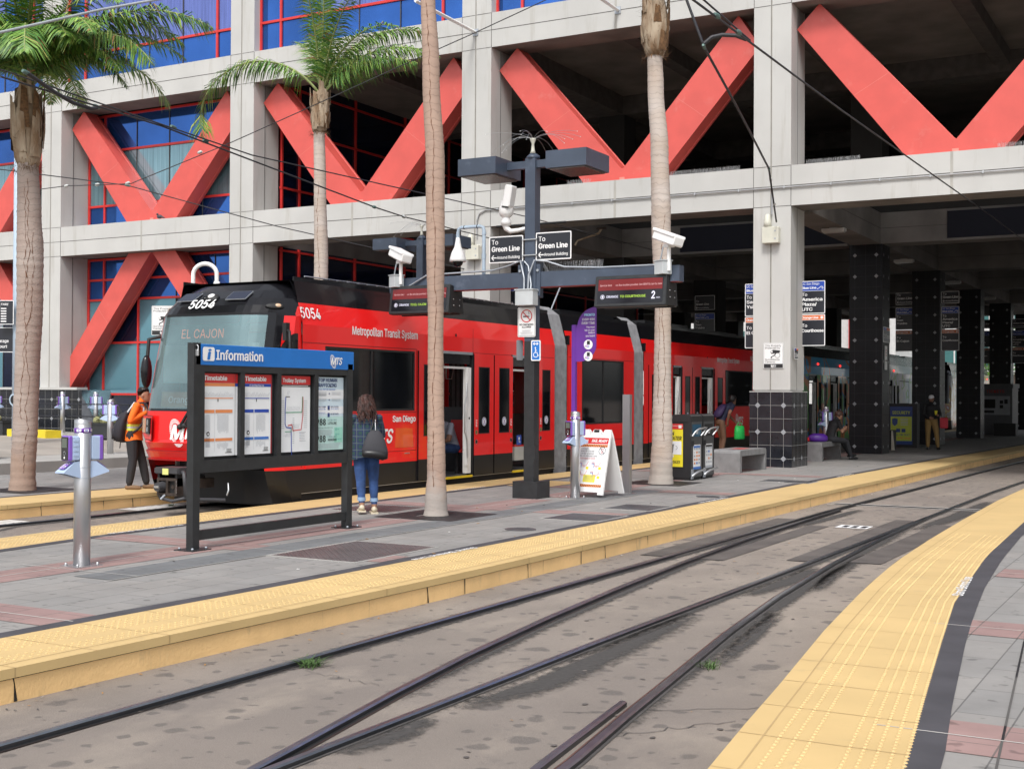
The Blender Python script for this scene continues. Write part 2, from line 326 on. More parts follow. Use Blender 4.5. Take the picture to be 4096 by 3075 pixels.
PRD = [(-.35, -2), (-.88, 4), (-1.06, 5.8), (-1.22, 6.9), (-1.52, 9.2), (-1.75, 11.35), (-1.92, 13.6), (-2.06, 16.3), (-2.1, 60)]
LP = [(-15.35, -10), (-15.38, 12), (-15.43, 80)]
LPI = [(-16.5, -10), (-16.48, 80)]
LPB = [(-21.2, -10), (-21.2, 80)]
platform('island_platform', (IL, IR), -4, 80)
platform('near_platform', (PR, [(12, -3), (12, 60)]), -2, 40)
platform('far_platform', (LPB, LP), -10, 80)
def f(p): return lambda y: side_pts(p, y)
def edge(name, outer, inner, y0, y1, sgn, domes=None, dark=.16, dm=DSTRIP, dark_in=None, rows=(.17, .23, .29, .47, .53, .59, .65, .71)):
    """yellow tactile strip with a 6 cm nosing, a painted kerb face and a dark strip behind; sgn = +1 when the track lies at +x"""
    mb = MB(); po, pi = f(outer), f(inner); lip = .02*sgn
    strip(mb, lambda y: po(y)+lip, pi, y0, y1, .004, YTAC)
    n = int((y1-y0)/.6); ys = [y0+(y1-y0)*i/n for i in range(n+1)]
    for a, b in zip(ys, ys[1:]):
        mb.quad((po(a)+lip, a, .004), (po(a)+lip, a, -.055), (po(b)+lip, b, -.055), (po(b)+lip, b, .004), YTAC)
        mb.quad((po(a)+lip, a, -.055), (po(a)-lip, a, -.06), (po(b)-lip, b, -.06), (po(b)+lip, b, -.055), BLK)
        g = .006*sgn*random.random()
        mb.quad((po(a)+g, a, -.062), (po(a)+g*.3, a, TZ-.01), (po(b)+g*.3, b, TZ-.01), (po(b)+g, b, -.062), YCURB)
    # slab joints across the strip and down the face
    for y in [y0+.61*k for k in range(int((y1-y0)/.61))]:
        if y < 26: mb.quad((po(y)+lip*1.05, y, .0058), (pi(y), y, .0058), (pi(y), y+.006, .0058), (po(y)+lip*1.05, y+.006, .0058), DIRTY)
        if random.random() < .5: mb.quad((po(y)+lip*1.1, y, .004), (po(y)+lip*1.1, y, -.055), (po(y)+lip*1.1, y+.012, -.055), (po(y)+lip*1.1, y+.012, .004), DIRTY)
        if random.random() < .3:
            w = .008+.008*random.random(); mb.quad((po(y)+.008*sgn, y, -.06), (po(y)+.008*sgn, y+.04*random.random(), TZ), (po(y)+.008*sgn, y+w, TZ), (po(y)+.008*sgn, y+w, -.06), BLK)
    strip(mb, lambda y: po(y)-sgn*.10, lambda y: po(y)-sgn*.108, y0, min(y1, 22), .0062, DIRTY)
    if domes:
        ya, yb, st = domes; y = ya
        while y < yb:
            k = 1 if y < 13 else 2
            for fr in rows:
                x = po(y)+(pi(y)-po(y))*fr*1.18; r = .0135
                t = [(x+r*math.cos(a), y+r*math.sin(a), .0045) for a in (.4, 1.65, 2.9, 4.15, 5.4)]
                q = [(x+.55*r*math.cos(a), y+.55*r*math.sin(a), .0105) for a in (.4, 1.65, 2.9, 4.15, 5.4)]
                mb.add(t+q, [(i, (i+1) % 5, 5+(i+1) % 5, 5+i) for i in range(5)]+[(5, 6, 7, 8, 9)], YTAC)
            y += st*k
    struct(mb, name)
    d = MB(); pd = dark_in or (lambda y: pi(y)-sgn*dark)
    strip(d, pi, pd, y0, y1, .0045, dm); struct(d, name+'_border')
DIRTY = mat('grimy_joint', (.46, .32, .15), .9)
random.seed(4)
edge('island_tactile_edge', IR, IRI, -4, 62, 1, (5, 19, .06))
edge('island_far_tactile_edge', IL, ILI, -4, 80, -1, (9, 14, .06))
edge('near_tactile_edge', PR, PRI, -2, 34, -1, (4.2, 16, .055), dark_in=f(PRD), rows=(.2, .28, .36, .56, .63, .70, .77, .84))
edge('far_tactile_edge', LP, LPI, -10, 80, 1, None)
# pavement bands, joints, plates on the island
bd = MB()
for a, b in ((-4, 7.2), (7.2, 13.9), (15.3, 17.7), (18.2, 22.0), (23.0, 60)): bd.rect(-9.72, -9.12, a, b, .0035, PAVP)
for y in (6.4, 10.42, 15.9, 20.4, 25.9):
    bd.rect(-11.2, -9.73, y-.22, y+.28, .0036, PAVP); bd.rect(-9.11, -7.13, y-.22, y+.28, .0036, PAVP)
    bd.rect(-11.2, -7.13, y, y+.014, .006, WJNT)
bd.rect(-8.9, -8.42, 8.0, 20.6, .0037, PAVD)
bd.rect(-9.44, -9.425, -4, 60, .0062, WJNT); bd.rect(-8.42, -8.408, 7.9, 21, .0062, WJNT)
for y in (8.28, 12.6, 17.9): bd.rect(-9.9, -8.4, y, y+.012, .0064, WJNT)
struct(bd, 'island_paving_bands')
bd = MB()
for y in (4.4, 6.4, 9.5, 12.6): bd.rect(-.9 if y < 6 else -1.5 if y < 9 else -1.8, 6, y-.3, y+.3, .0035, PAVP); bd.rect(-.9 if y < 6 else -1.5 if y < 9 else -1.8, 6, y, y+.012, .0062, WJNT)
for x0 in (-.6, -.3, 0, .3): 
    y = 2.5
    while y < 14:
        xx = x0-.09*(y-3); 
        if xx > side_pts(PRD, y)+.05: bd.quad((xx, y, .006), (xx+.012, y, .006), (xx+.012-.027, y+.3, .006), (xx-.027, y+.3, .006), BLK if random.random() < .5 else JOINT)
        y += .3
struct(bd, 'near_paving_bands')
def letters_on_ground(name, s, o, u, h, w):
    mb = MB(frame(o, u, (0, 0, 1))); mb.text(s, 0, 0, h, LETT, w=w, z=0, bold=.02); return struct(mb, name)
letters_on_ground('painted_lettering', 'Stand Behind Line', (-6.97, 11.68, .009), (0, -1, 0), .075, 1.2)
letters_on_ground('painted_lettering', 'Stand Behind Line', (-6.98, 19.6, .009), (0, -1, 0), .075, 1.2)
letters_on_ground('painted_lettering', 'Stand Behind Line', (-6.87, 27.2, .009), (0, -1, 0), .075, 1.2)
letters_on_ground('painted_lettering', 'Stand Behind Line', (-11.19, 10.6, .009), (0, 1, 0), .075, 1.2)
letters_on_ground('painted_lettering', 'Stand Behind Line', (-11.42, 18.4, .009), (0, 1, 0), .075, 1.2)
letters_on_ground('painted_lettering', 'Stand Behind Line', (-1.84, 10.9, .009), (-.11, 1.17, 0), .085, 1.2)
mb = MB(); mb.rect(-11.3, -10.5, 20.1, 21.7, .0072, YTAC); struct(mb, 'tactile_pad')
def tread_plate(x0, x1, y0, y1, label, m=PLATE):
    mb = MB(); mb.box(x0, x1, y0, y1, .002, .009, m)
    fr = .035
    for a in ((x0-fr, x1+fr, y0-fr, y0), (x0-fr, x1+fr, y1, y1+fr), (x0-fr, x0, y0, y1), (x1, x1+fr, y0, y1)): mb.box(*a, .001, .007, CURBW)
    n = int((y1-y0)/.045); k = int((x1-x0)/.045)
    for i in range(n):
        for j in range(k):
            x, y = x0+.025+j*.045, y0+.025+i*.045
            if (i+j) % 2: mb.box(x-.012, x+.012, y-.003, y+.003, .009, .0115, m)
            else: mb.box(x-.003, x+.003, y-.012, y+.012, .009, .0115, m)
    o = mb.build('utility_cover'); tag(o, label, 'utility cover', 'steel tread plate covers set in the paving')
PLP = mat('tread_plate_reddish', (.19, .165, .165), .42, metal=.45, var=.25, scale=2)
tread_plate(-8.36, -7.33, 10.05, 11.5, 'large square tread plate in the paving between the information board and the platform edge', PLP)
tread_plate(-7.84, -7.05, 14.95, 15.85, 'shiny tread plate with pale frame in front of the lamp mast base')
tread_plate(-7.81, -7.08, 16.75, 17.6, 'tread plate in the paving right of the white folding sign')
tread_plate(-7.80, -7.28, 23.85, 24.45, 'small tread plate near the trash bins')
tread_plate(-7.26, -6.8, 23.7, 24.4, 'small tread plate notched into the yellow platform edge by the trash bins')
tread_plate(-11.0, -10.03, 14.5, 15.5, 'reddish tread plate behind the woman with the tote bag', PLP)
for i, (x, y) in enumerate(((-7.44, 13.6), (-7.3, 19.7))):
    mb = MB(); mb.lathe([(.0, .001), (.19, .001), (.19, .009), (.0, .009)], PLATE, 24, (x, y), smooth=False)
    for k in range(5): mb.box(x-.12, x+.12, y-.12+.06*k, y-.105+.06*k, .009, .011, PLATE)
    tag(mb.build('manhole_cover'), ['round iron cover in the paving left of the tread plates', 'small round iron cover near the fourth palm'][i], 'manhole cover')
def tree_grate(cx, cy, s, label):
    mb = MB(); r = .30; n = 32; h = s/2
    outer = []
    for k in range(n):
        t = 2*math.pi*k/n; c, q = math.cos(t), math.sin(t); e = h/max(abs(c), abs(q)); outer.append((cx+c*e, cy+q*e, .008))
    inner = [(cx+r*math.cos(2*math.pi*k/n), cy+r*math.sin(2*math.pi*k/n), .008) for k in range(n)]
    mb.add(outer+inner, [(k, (k+1) % n, n+(k+1) % n, n+k) for k in range(n)], GRATE)
    mb.disc(cx, cy, r+.02, .0045, BLK)
    for k in range(40):
        t = 2*math.pi*(k+.5)/40
        for ra in (.36, .46): mb.line2([(cx+ra*math.cos(t), cy+ra*math.sin(t)), (cx+(ra+.07)*math.cos(t), cy+(ra+.07)*math.sin(t))], .018, .0095, BLK)
    tag(mb.build('tree_grate'), label, 'tree grate', 'square iron tree grates round the palm trunks')
tree_grate(-9.27, 14.57, 1.22, 'square iron grate round the foot of the brown palm by the lamp mast')
tree_grate(-9.2, 22.3, 1.22, 'square iron grate round the foot of the pale palm by the trash bins')
tree_grate(-17.5, 14.75, 1.22, 'square iron grate round the foot of the leftmost palm')
# rails
def rail(name, pts, w=.058, flange=True, side=1, head=RAILT):
    mb = MB(); pts = [V((x, y)) for x, y in pts]; n = len(pts)
    def off(i, d):
        t = (pts[min(i+1, n-1)]-pts[max(i-1, 0)]).normalized(); q = V((t.y, -t.x)); return pts[i]+q*d
    prof = [(-w/2, TZ-.002), (-w/2, TZ+.022), (-w/2+.012, TZ+.03), (w/2-.012, TZ+.03), (w/2, TZ+.022), (w/2, TZ-.03)]
    ms = [RAILM, head, head, head, RAILM]
    for i in range(n-1):
        for (da, za), (db, zb), m in zip(prof, prof[1:], ms):
            mb.quad((*off(i, da), za), (*off(i, db), zb), (*off(i+1, db), zb), (*off(i+1, da), za), m)
    if flange:
        for i in range(n-1):
            a, b = side*(w/2+.0), side*(w/2+.026); c = side*(w/2+.034)
            mb.quad((*off(i, a), TZ+.001), (*off(i, b), TZ+.001), (*off(i+1, b), TZ+.001), (*off(i+1, a), TZ+.001), BLK)
            mb.quad((*off(i, b), TZ+.002), (*off(i, c), TZ+.004), (*off(i+1, c), TZ+.004), (*off(i+1, b), TZ+.002), RUST)
            mb.quad((*off(i, -a), TZ+.002), (*off(i, -side*(w/2+.018)), TZ+.002), (*off(i+1, -side*(w/2+.018)), TZ+.002), (*off(i+1, -a), TZ+.002), DARKB)
    return struct(mb, name)
DARKB = mat('dark_track_grime', (.08, .074, .072), .9, var=.3, scale=8)
def yy(a, b, n): return [a+(b-a)*i/n for i in range(n+1)]
rail('rail', [(-5.45, 2)]+[(-5.47+.0*y, y) for y in (5, 8, 11, 14, 17, 20)]+[(-5.32, 26), (-5.2, 32), (-5.0, 40), (-4.7, 55)], side=1)
rail('rail', [(-3.86, 3), (-4.02, 4.5), (-4.15, 5.2), (-4.38, 6.4), (-4.58, 7.6), (-4.78, 9.2), (-4.96, 11), (-5.12, 13), (-5.26, 15.5), (-5.34, 18.5), (-5.36, 20.5)], side=1)
rail('rail', [(-4.0, 3), (-4.0, 5), (-4.0, 6.5), (-4.0, 8.5), (-3.97, 11), (-3.93, 14), (-3.9, 17), (-3.88, 20), (-3.85, 26), (-3.7, 32), (-3.5, 40), (-3.2, 55)], side=-1, head=RAILT)
rail('rail', [(-2.45, 3), (-2.68, 4.6), (-2.8, 5.7), (-2.93, 6.6), (-3.1, 7.9), (-3.3, 9.4), (-3.5, 11.3), (-3.68, 13.8), (-3.8, 16.5), (-3.87, 19.8)], side=-1)
rail('guard_rail', [(-2.78, 4.6), (-2.93, 5.7), (-3.08, 6.9)], w=.05, flange=False)
rail('rail', [(-13.13, -4), (-13.13, 85)], side=-1)
rail('rail', [(-14.57, -4), (-14.57, 85)], side=1)
rail('rail', [(-21.9, -10), (-21.9, 50)], side=1)
# cracks, grime and switch plates in the track bed
GRIME = mat('track_grime', (.065, .06, .057), .95, var=.3, scale=30); _n = GRIME.node_tree.nodes; _l = GRIME.node_tree.links
_a = _n.new('ShaderNodeAttribute'); _a.attribute_name = 'grime'; _tc = _n.new('ShaderNodeTexCoord'); _z = _n.new('ShaderNodeTexNoise'); _z.inputs['Scale'].default_value = 16; _z.inputs['Detail'].default_value = 8; _z.inputs['Roughness'].default_value = .75; _l.new(_tc.outputs['Object'], _z.inputs['Vector'])
_s = _n.new('ShaderNodeMath'); _s.operation = 'MULTIPLY_ADD'; _l.new(_a.outputs['Fac'], _s.inputs[0]); _s.inputs[1].default_value = .75; _l.new(_z.outputs[0], _s.inputs[2]); _m = _n.new('ShaderNodeMapRange'); _m.inputs[1].default_value = .62; _m.inputs[2].default_value = .98; _m.inputs[4].default_value = .93; _l.new(_s.outputs[0], _m.inputs[0])
_k = _n.new('ShaderNodeMath'); _k.operation = 'MULTIPLY'; _l.new(_m.outputs[0], _k.inputs[0]); _c = _n.new('ShaderNodeMapRange'); _c.inputs[2].default_value = .15; _l.new(_a.outputs['Fac'], _c.inputs[0]); _l.new(_c.outputs[0], _k.inputs[1]); _l.new(_k.outputs[0], _n['Principled BSDF'].inputs['Alpha'])
gv = []; gr = MB()
for pts, w in (([(-3.9, 6.3), (-3.78, 7.2), (-3.86, 9), (-3.9, 10.2)], .16), ([(-3.83, 11.2), (-3.78, 12.4), (-3.8, 13.6)], .13), ([(-3.35, 11.8), (-3.5, 13.0), (-3.62, 15)], .10), ([(-3.0, 8.2), (-3.15, 9.4), (-3.3, 10.6)], .09), ([(-3.95, 5.2), (-3.9, 5.7), (-3.93, 6.1)], .12), ([(-5.3, 17), (-5.2, 19.2), (-5.15, 21)], .12), ([(-3.72, 18), (-3.6, 20.5), (-3.6, 24)], .18), ([(-5.42, 5), (-5.42, 9), (-5.42, 14), (-5.3, 20)], .05), ([(-4.3, 6), (-4.72, 9), (-5.08, 13), (-5.3, 18)], .09), ([(-4.05, 4.5), (-4.0, 8), (-3.93, 13), (-3.86, 19)], .08), ([(-2.85, 6), (-3.3, 9.5), (-3.66, 14), (-3.85, 19)], .10), ([(-13.0, 9), (-14.45, 12), (-14.45, 15)], .08)):
    n = len(pts)*10; P = []
    for i in range(n+1):
        t = i/n*(len(pts)-1); k = min(int(t), len(pts)-2); q = V(pts[k]).lerp(V(pts[k+1]), t-k); P.append((q, w*1.7, math.sin(math.pi*i/n)**.5))
    base = len(gr.v); cols = ((-.5, 0), (-.15, .7), (0, 1), (.3, .75), (.65, .35), (1, 0))
    gr.add([(p.x+c*d, p.y, TZ+.0009) for p, d, e in P for c, _ in cols], [(i*6+k, i*6+k+1, (i+1)*6+k+1, (i+1)*6+k) for i in range(n) for k in range(5)], GRIME)
    gv += [g_*e for p, d, e in P for _, g_ in cols]
_go = struct(gr, 'dark_grime_on_track_bed'); _at = _go.data.attributes.new('grime', 'FLOAT', 'POINT'); _at.data.foreach_set('value', gv)
ck = MB()
def crack(a, b, w=.006, n=14):
    P = [V(a).lerp(V(b), i/n)+V(((random.random()-.5)*.07, (random.random()-.5)*.07)) for i in range(n+1)]
    ck.line2(P, w, TZ+.001, DARKB)
crack((-3.3, 6.6), (-2.3, 7.3)); crack((-4.3, 7.6), (-3.4, 8.3), .004); crack((-5.3, 6.7), (-4.6, 6.6), .004); crack((-2.9, 6.2), (-2.4, 6.9), .006); crack((-5.9, 12), (-5.6, 12.4), .004)
struct(ck, 'pavement_cracks')
sw = MB(); SWP = mat('switch_cover_plate', (.13, .115, .105), .7, metal=.2, var=.3, scale=3)
for x0, x1, y0, y1 in ((-5.85, -5.42, 13.6, 18.8), (-5.12, -4.85, 13.6, 18.0), (-4.25, -3.98, 14.0, 19.5), (-3.6, -3.25, 14.2, 19.0)): sw.rect(x0, x1, y0, y1, TZ+.0015, SWP); sw.rect(x0, x1, y0-.03, y0, TZ+.002, BLK)
sw.rect(-5.9, -3.3, 22.0, 22.07, TZ+.003, WJNT); sw.rect(-5.9, -3.3, 21.7, 21.76, TZ+.003, WJNT); sw.rect(-5.8, -3.4, 21.78, 21.98, TZ+.0025, BLK)
sw.rect(-4.75, -4.3, 17.9, 18.3, TZ+.003, LETT)
for k in range(3): sw.rect(-4.68+.13*k, -4.60+.13*k, 17.97, 18.22, TZ+.005, BLK)
struct(sw, 'switch_plates')
sp = MB()
for y0, x0, x1, in ((14.6, -15.3, -14.75), (11.3, -15.3, -14.8)):
    for k in range(9): sp.poly([(x0+random.random()*.1, y0+k*.14), (x1+random.random()*.05, y0+k*.14), (x1-random.random()*.05, y0+k*.14+.11), (x0+random.random()*.1, y0+k*.14+.11)], TZ+.001, WHITE)
struct(sp, 'worn_white_paint')
# litter and stains
lt = MB(); LEAFB = mat('dry_leaf', (.36, .19, .06), .8); random.seed(9)
for k in range(170):
    if k < 110: y = 5+random.random()**1.5*20; x = side_pts(IR, y)+.03+abs(random.gauss(0, .12)); z = TZ+.001
    else: y = 5+20*random.random(); x = -6+3.6*random.random(); z = TZ+.001
    a = random.random()*6.3; s_ = .006+.016*random.random(); c, q = math.cos(a)*s_, math.sin(a)*s_
    lt.add([(x-c, y-q, z), (x+q*.5, y-c*.5, z+.004), (x+c, y+q, z+.006), (x-q*.5, y+c*.5, z+.002)], [(0, 1, 2, 3)], random.choice((LEAFB, LEAFB, DARKB, WHITE if random.random() < .35 else LEAFB)))
for k in range(36):
    x, y = -11+4*random.random(), 9+22*random.random(); s_ = .006+.012*random.random(); lt.box(x, x+s_*2, y, y+s_, .007, .011, random.choice((WHITE, LEAFB, DARKB)))
tag(lt.build('litter'), 'dry leaf scraps and paper bits scattered along the kerb and track bed', 'litter', kind='stuff')
st = MB(); random.seed(12); STAIN2 = mat('faint_stain', (.175, .152, .135), .88, var=.2, scale=10); STAIN = mat('stain', (.115, .10, .093), .85, var=.3, scale=10)
for k in range(140):
    y = 4.6+abs(random.gauss(0, 6)); x = -6+4.4*random.random()
    if x > side_pts(PR, y)-.1: continue
    r = .004+.014*random.random()**2; e = .5+1.2*random.random()
    st.poly([(x+r*(1+.35*random.random())*math.cos(a/9*6.283), y+r*e*(1+.35*random.random())*math.sin(a/9*6.283)) for a in range(9)], TZ+.0012+.0011*random.random(), STAIN if random.random() < .45 else STAIN2)
tag(st.build('stain_spots'), 'dark chewing gum and oil spots on the track bed', 'stains', kind='stuff')
GRN = mat('weed_green', (.07, .14, .03), .7, var=.5, scale=30)
def weed(x, y, z, s, n, label, flat=1):
    mb = MB()
    for k in range(n):
        a = random.random()*6.3; L = s*(.5+random.random()*.6); b = V((x+random.gauss(0, s*.35), y+random.gauss(0, s*.35), z)); d = V((math.cos(a), math.sin(a), .5+random.random()*flat)).normalized(); w = V((-d.y, d.x, 0))*.004
        mb.add([b-w, b+w, b+d*L*.6+w*.8, b+d*L+V((0, 0, -L*.15)), b+d*L*.6-w*.8], [(0, 1, 2, 4), (4, 2, 3)], GRN)
    tag(mb.build('weed'), label, 'weed')
weed(-3.0, 8.15, TZ, .10, 60, 'small green weed growing beside the rail in the foreground', 1.2)
weed(-5.35, 6.85, TZ, .13, 110, 'low brownish tuft of grass beside the left rail', .1)
weed(-15.0, 15.5, TZ, .07, 40, 'small green weed on the white painted patch by the coupler', .6)
# left sidewalk by the building
sd_ = MB()
sd_.prism([(-22.3, -10), (-22.3, 28), (-60, 28), (-60, -10)], TZ, .15, CURBW)
sd_.quad((-24.5, -10, .153), (-24.5, 28, .153), (-31, 28, .3), (-31, -10, .3), SIDEW := mat('sidewalk_concrete', (.33, .30, .265), .9, var=.2, scale=.8, dirt=((.20, .18, .16), 1.4, .6, (1, 1, 1), .6)))
sd_.quad((-31, -10, .3), (-31, 28, .3), (-60, 28, .3), (-60, -10, .3), SIDEW)
sd_.box(-60, -22.6, 28.0, 28.95, .1, .40, CURBW)
struct(sd_, 'sidewalk')
# ------------------------------------------------------------ the big building
Y0 = 28.98; BAY = 8.08; DY = 8.65; CW = .9
CXL = [-33.87+BAY*k for k in range(-2, 7)]        # left faces of the facade columns
BLD = thing('station_building', 'large concrete building on columns with red diagonal braces and blue windows above the tracks', 'building')
def conc_column(xl, y, z0, z1, base=None, face=CONC):
    mb = MB(); w = .9
    mb.box(xl, xl+w, y, y+.50, z0, z1, face); mb.box(xl+.015, xl+w-.015, y+.50, y+1.15, z0, z1, face)
    mb.box(xl+.405, xl+.445, y-.006, y, z0, z1, JOINTL); mb.box(xl+.42, xl+.43, y-.008, y-.006, z0, z1, JOINT)
    mb.box(xl+w-.015, xl+w+.002, y+.495, y+.515, z0, z1, JOINT)
    o = mb.build('column', BLD)
    return o
def tiles(mb, o, u, w, z0, z1, step=.31, u0=0, dia=.068, TILE=None, GROUT=None):
    """black tile face with grout lines and grey diamonds; o = lower corner, u = direction"""
    TILE = TILE or MATS['black_tile']; GROUT = GROUT or MATS['tile_grout']; u = V(u); n = u.cross(V((0, 0, 1))); P = lambda a, z, d: (o[0]+u.x*a+n.x*d, o[1]+u.y*a+n.y*d, z)
    mb.quad(P(0, z0, 0), P(w, z0, 0), P(w, z1, 0), P(0, z1, 0), TILE)
    k = 0; z = z1-.31; rows = []
    while z > z0+.02:
        mb.quad(P(0, z-.004, .003), P(w, z-.004, .003), P(w, z+.004, .003), P(0, z+.004, .003), GROUT); rows.append(z); z -= step
    a = u0; i = 0
    while a < w-.02:
        if a > .02: mb.quad(P(a-.004, z0, .003), P(a+.004, z0, .003), P(a+.004, z1, .003), P(a-.004, z1, .003), GROUT)
        if i % 2 == 0 and a > .02:
            for zz in rows[::2]: mb.quad(P(a, zz-dia, .006), P(a+dia, zz, .006), P(a, zz+dia, .006), P(a-dia, zz, .006), DIAM)
        a += step; i += 1
def tile_base(xl, y, w=1.02, d=1.27, z0=0, z1=1.75, parent=BLD):
    mb = MB(); x = xl-.06
    tiles(mb, (x, y-.06, 0), (1, 0, 0), w, z0, z1, u0=.2)
    tiles(mb, (x+w, y-.06, 0), (0, 1, 0), d, z0, z1, u0=.16)
    tiles(mb, (x, y-.06+d, 0), (0, -1, 0), d, z0, z1); tiles(mb, (x+w, y-.06+d, 0), (-1, 0, 0), w, z0, z1)
    mb.box(x-.004, x+w+.004, y-.064, y-.06+d+.004, z1, z1+.02, CONC)
    return mb.build('tile_base', parent)
for k, xl in enumerate(CXL):
    c = conc_column(xl, Y0, 1.80 if k >= 2 else 1.8, 22, None)
    mb = MB(); mb.box(xl+.03, xl+.87, Y0+.03, Y0+1.1, 1.76, 1.81, CONC); mb.build('plinth', BLD)
    b = tile_base(xl, Y0, z0=0 if xl > -25.2 else .35); b.parent = c
# interior columns
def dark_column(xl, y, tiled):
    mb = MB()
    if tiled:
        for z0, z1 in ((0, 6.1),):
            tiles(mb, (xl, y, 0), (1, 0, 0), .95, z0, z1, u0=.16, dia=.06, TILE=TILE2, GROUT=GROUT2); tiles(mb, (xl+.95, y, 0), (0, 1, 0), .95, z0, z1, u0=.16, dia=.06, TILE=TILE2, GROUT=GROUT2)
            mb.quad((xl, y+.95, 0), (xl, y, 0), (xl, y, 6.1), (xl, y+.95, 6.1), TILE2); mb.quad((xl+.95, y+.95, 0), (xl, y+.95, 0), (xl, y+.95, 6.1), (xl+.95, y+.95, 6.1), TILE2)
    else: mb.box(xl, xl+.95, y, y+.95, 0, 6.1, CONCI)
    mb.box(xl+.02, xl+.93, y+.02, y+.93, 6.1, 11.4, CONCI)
    return mb.build('column', BLD)
ROWS = [37.45, 46.15, 54.8, 63.4, 72]
for y in ROWS:
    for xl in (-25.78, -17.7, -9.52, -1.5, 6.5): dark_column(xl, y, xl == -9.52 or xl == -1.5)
# facade beams (z ranges), with mid groove and a joint at each bay centre
for z0, z1 in ((6.09, 7.03), (10.82, 11.73), (15.6, 16.5)):
    for k, xl in enumerate(CXL[:-1]):
        a, b = xl+.9, xl+BAY; mb = MB(); mb.box(a, b, Y0+.004, Y0+1.0, z0, z1, CONC)
        zc = (z0+z1)/2; mb.box(a, b, Y0, Y0+.004, zc-.008, zc+.008, JOINT); c = (a+b)/2
        mb.box(c-.03, c+.03, Y0-.002, Y0+.004, z0, z1, JOINTL)
        mb.box(a-.006, a+.006, Y0-.003, Y0+.004, z0, z1, JOINT); mb.box(b-.006, b+.006, Y0-.003, Y0+.004, z0, z1, JOINT)
        mb.box(xl, xl+.9, Y0-.004, Y0, z1-.006, z1+.006, JOINT); mb.box(xl, xl+.9, Y0-.004, Y0, z0-.006, z0+.006, JOINT); mb.box(xl, xl+.9, Y0-.004, Y0, zc-.006, zc+.006, JOINT)
        mb.build('beam', BLD)
        sf = MB(); sf.quad((a, Y0+.02, z0-.002), (a, Y0+1.0, z0-.002), (b, Y0+1.0, z0-.002), (b, Y0+.02, z0-.002), CONCD); sf.build('beam_soffit', BLD)  # sheet with painted shade on the beam underside
# braces : box sections in the plane Y 29.42 .. 30.0
BY0, BY1 = 29.42, 30.02
def brace(p0, p1, p2, p3):
    """four corners in (x, z), front face; extruded in depth"""
    mb = MB(); q = [p0, p1, p2, p3]; f_ = [(x, BY0, z) for x, z in q]; b_ = [(x, BY1, z) for x, z in q]
    mb.add(f_+b_, [(0, 1, 2, 3), (7, 6, 5, 4)]+[(i, 4+i, 4+(i+1) % 4, (i+1) % 4) for i in range(4)], RED)
    # weld line across the middle
    m0 = V(p0).lerp(V(p3), .52); m1 = V(p1).lerp(V(p2), .52); d = (V(p3)-V(p0)).normalized()*.006
    mb.add([(m0.x, BY0-.002, m0.y), (m1.x, BY0-.002, m1.y), (m1.x+d.x, BY0-.002, m1.y+d.y), (m0.x+d.x, BY0-.002, m0.y+d.y)], [(0, 1, 2, 3)], REDW)
    for e in (0, 1):       # flange lips along both edges
        a, b = (V(p0), V(p3)) if e == 0 else (V(p1), V(p2)); mb.tube([(a.x, BY1-.12, a.y), (b.x, BY1-.12, b.y)], .022, RED, 5)
    return mb.build('brace', BLD)
REDW = mat('weld_line', (.72, .25, .2), .5)
def vee(xl):
    a, b = xl+.9, xl+BAY; c = (a+b)/2
    brace((a-.0, 10.30), (a+.12+.42, 10.84), (c, 7.36), (c-1.02, 7.02))
    brace((b, 10.02), (b-.12-.42+.0, 10.84), (c, 7.36), (c+.95, 7.02))
    mb = MB(); mb.add([(c-1.02, BY0+.001, 7.02), (c+.95, BY0+.001, 7.02), (c, BY0+.001, 7.40)], [(0, 1, 2)], RED); mb.box(c-.07, c+.07, BY0-.01, BY0, 7.05, 7.17, REDW); mb.build('brace_gusset', BLD)
def lam(xl):
    a, b = xl+.9, xl+BAY; c = (a+b)/2
    brace((c-.99, 6.10), (c-.02, 6.10), (a, 1.82), (a, 2.84))
    brace((c+.99, 6.10), (c+.02, 6.10), (b, 1.82), (b, 2.84))
for k in range(1, 7): vee(CXL[k])
lam(CXL[2]); lam(CXL[1])
# windows: a red frame with the panes as its children
def glazing(xl, z0, z1, Y, vx, hz, pane, thin=True, rows_mat=None, foot=None):
    a, b = xl+.9+.0, xl+BAY; fr = MB(); t = .035
    def bar_v(x, w=t): fr.box(x-w, x+w, Y-.05, Y+.02, z0, z1, REDF)
    def bar_h(z, w=t): fr.box(a, b, Y-.053, Y+.017, z-w, z+w, REDF)
    for x in vx: bar_v(x)
    for z in hz: bar_h(z)
    fo = fr.build('window', BLD)
    xs = [a]+sorted(vx[1:-1])+[b]; zs = [z0]+sorted(h for h in hz if z0+.1 < h < z1-.1)+[z1]
    for i in range(len(zs)-1):
        for j in range(len(xs)-1):
            n = max(1, round((xs[j+1]-xs[j])/1.42)) if thin else 1
            for q in range(n):
                x0 = xs[j]+(xs[j+1]-xs[j])*q/n; x1 = xs[j]+(xs[j+1]-xs[j])*(q+1)/n; p = MB()
                tl = (random.random()-.5)*.010; m_ = pane(i, j, q)
                p.quad((x0+.006, Y+tl, zs[i]), (x1-.006, Y-tl, zs[i]), (x1-.006, Y-tl, zs[i+1]), (x0+.006, Y+tl, zs[i+1]), m_)
                if q < n-1: p.box(x1-.008, x1+.008, Y-.03, Y+.01, zs[i], zs[i+1], JOINT)
                p.build('pane', fo)
    return fo
random.seed(3)
W3 = .30
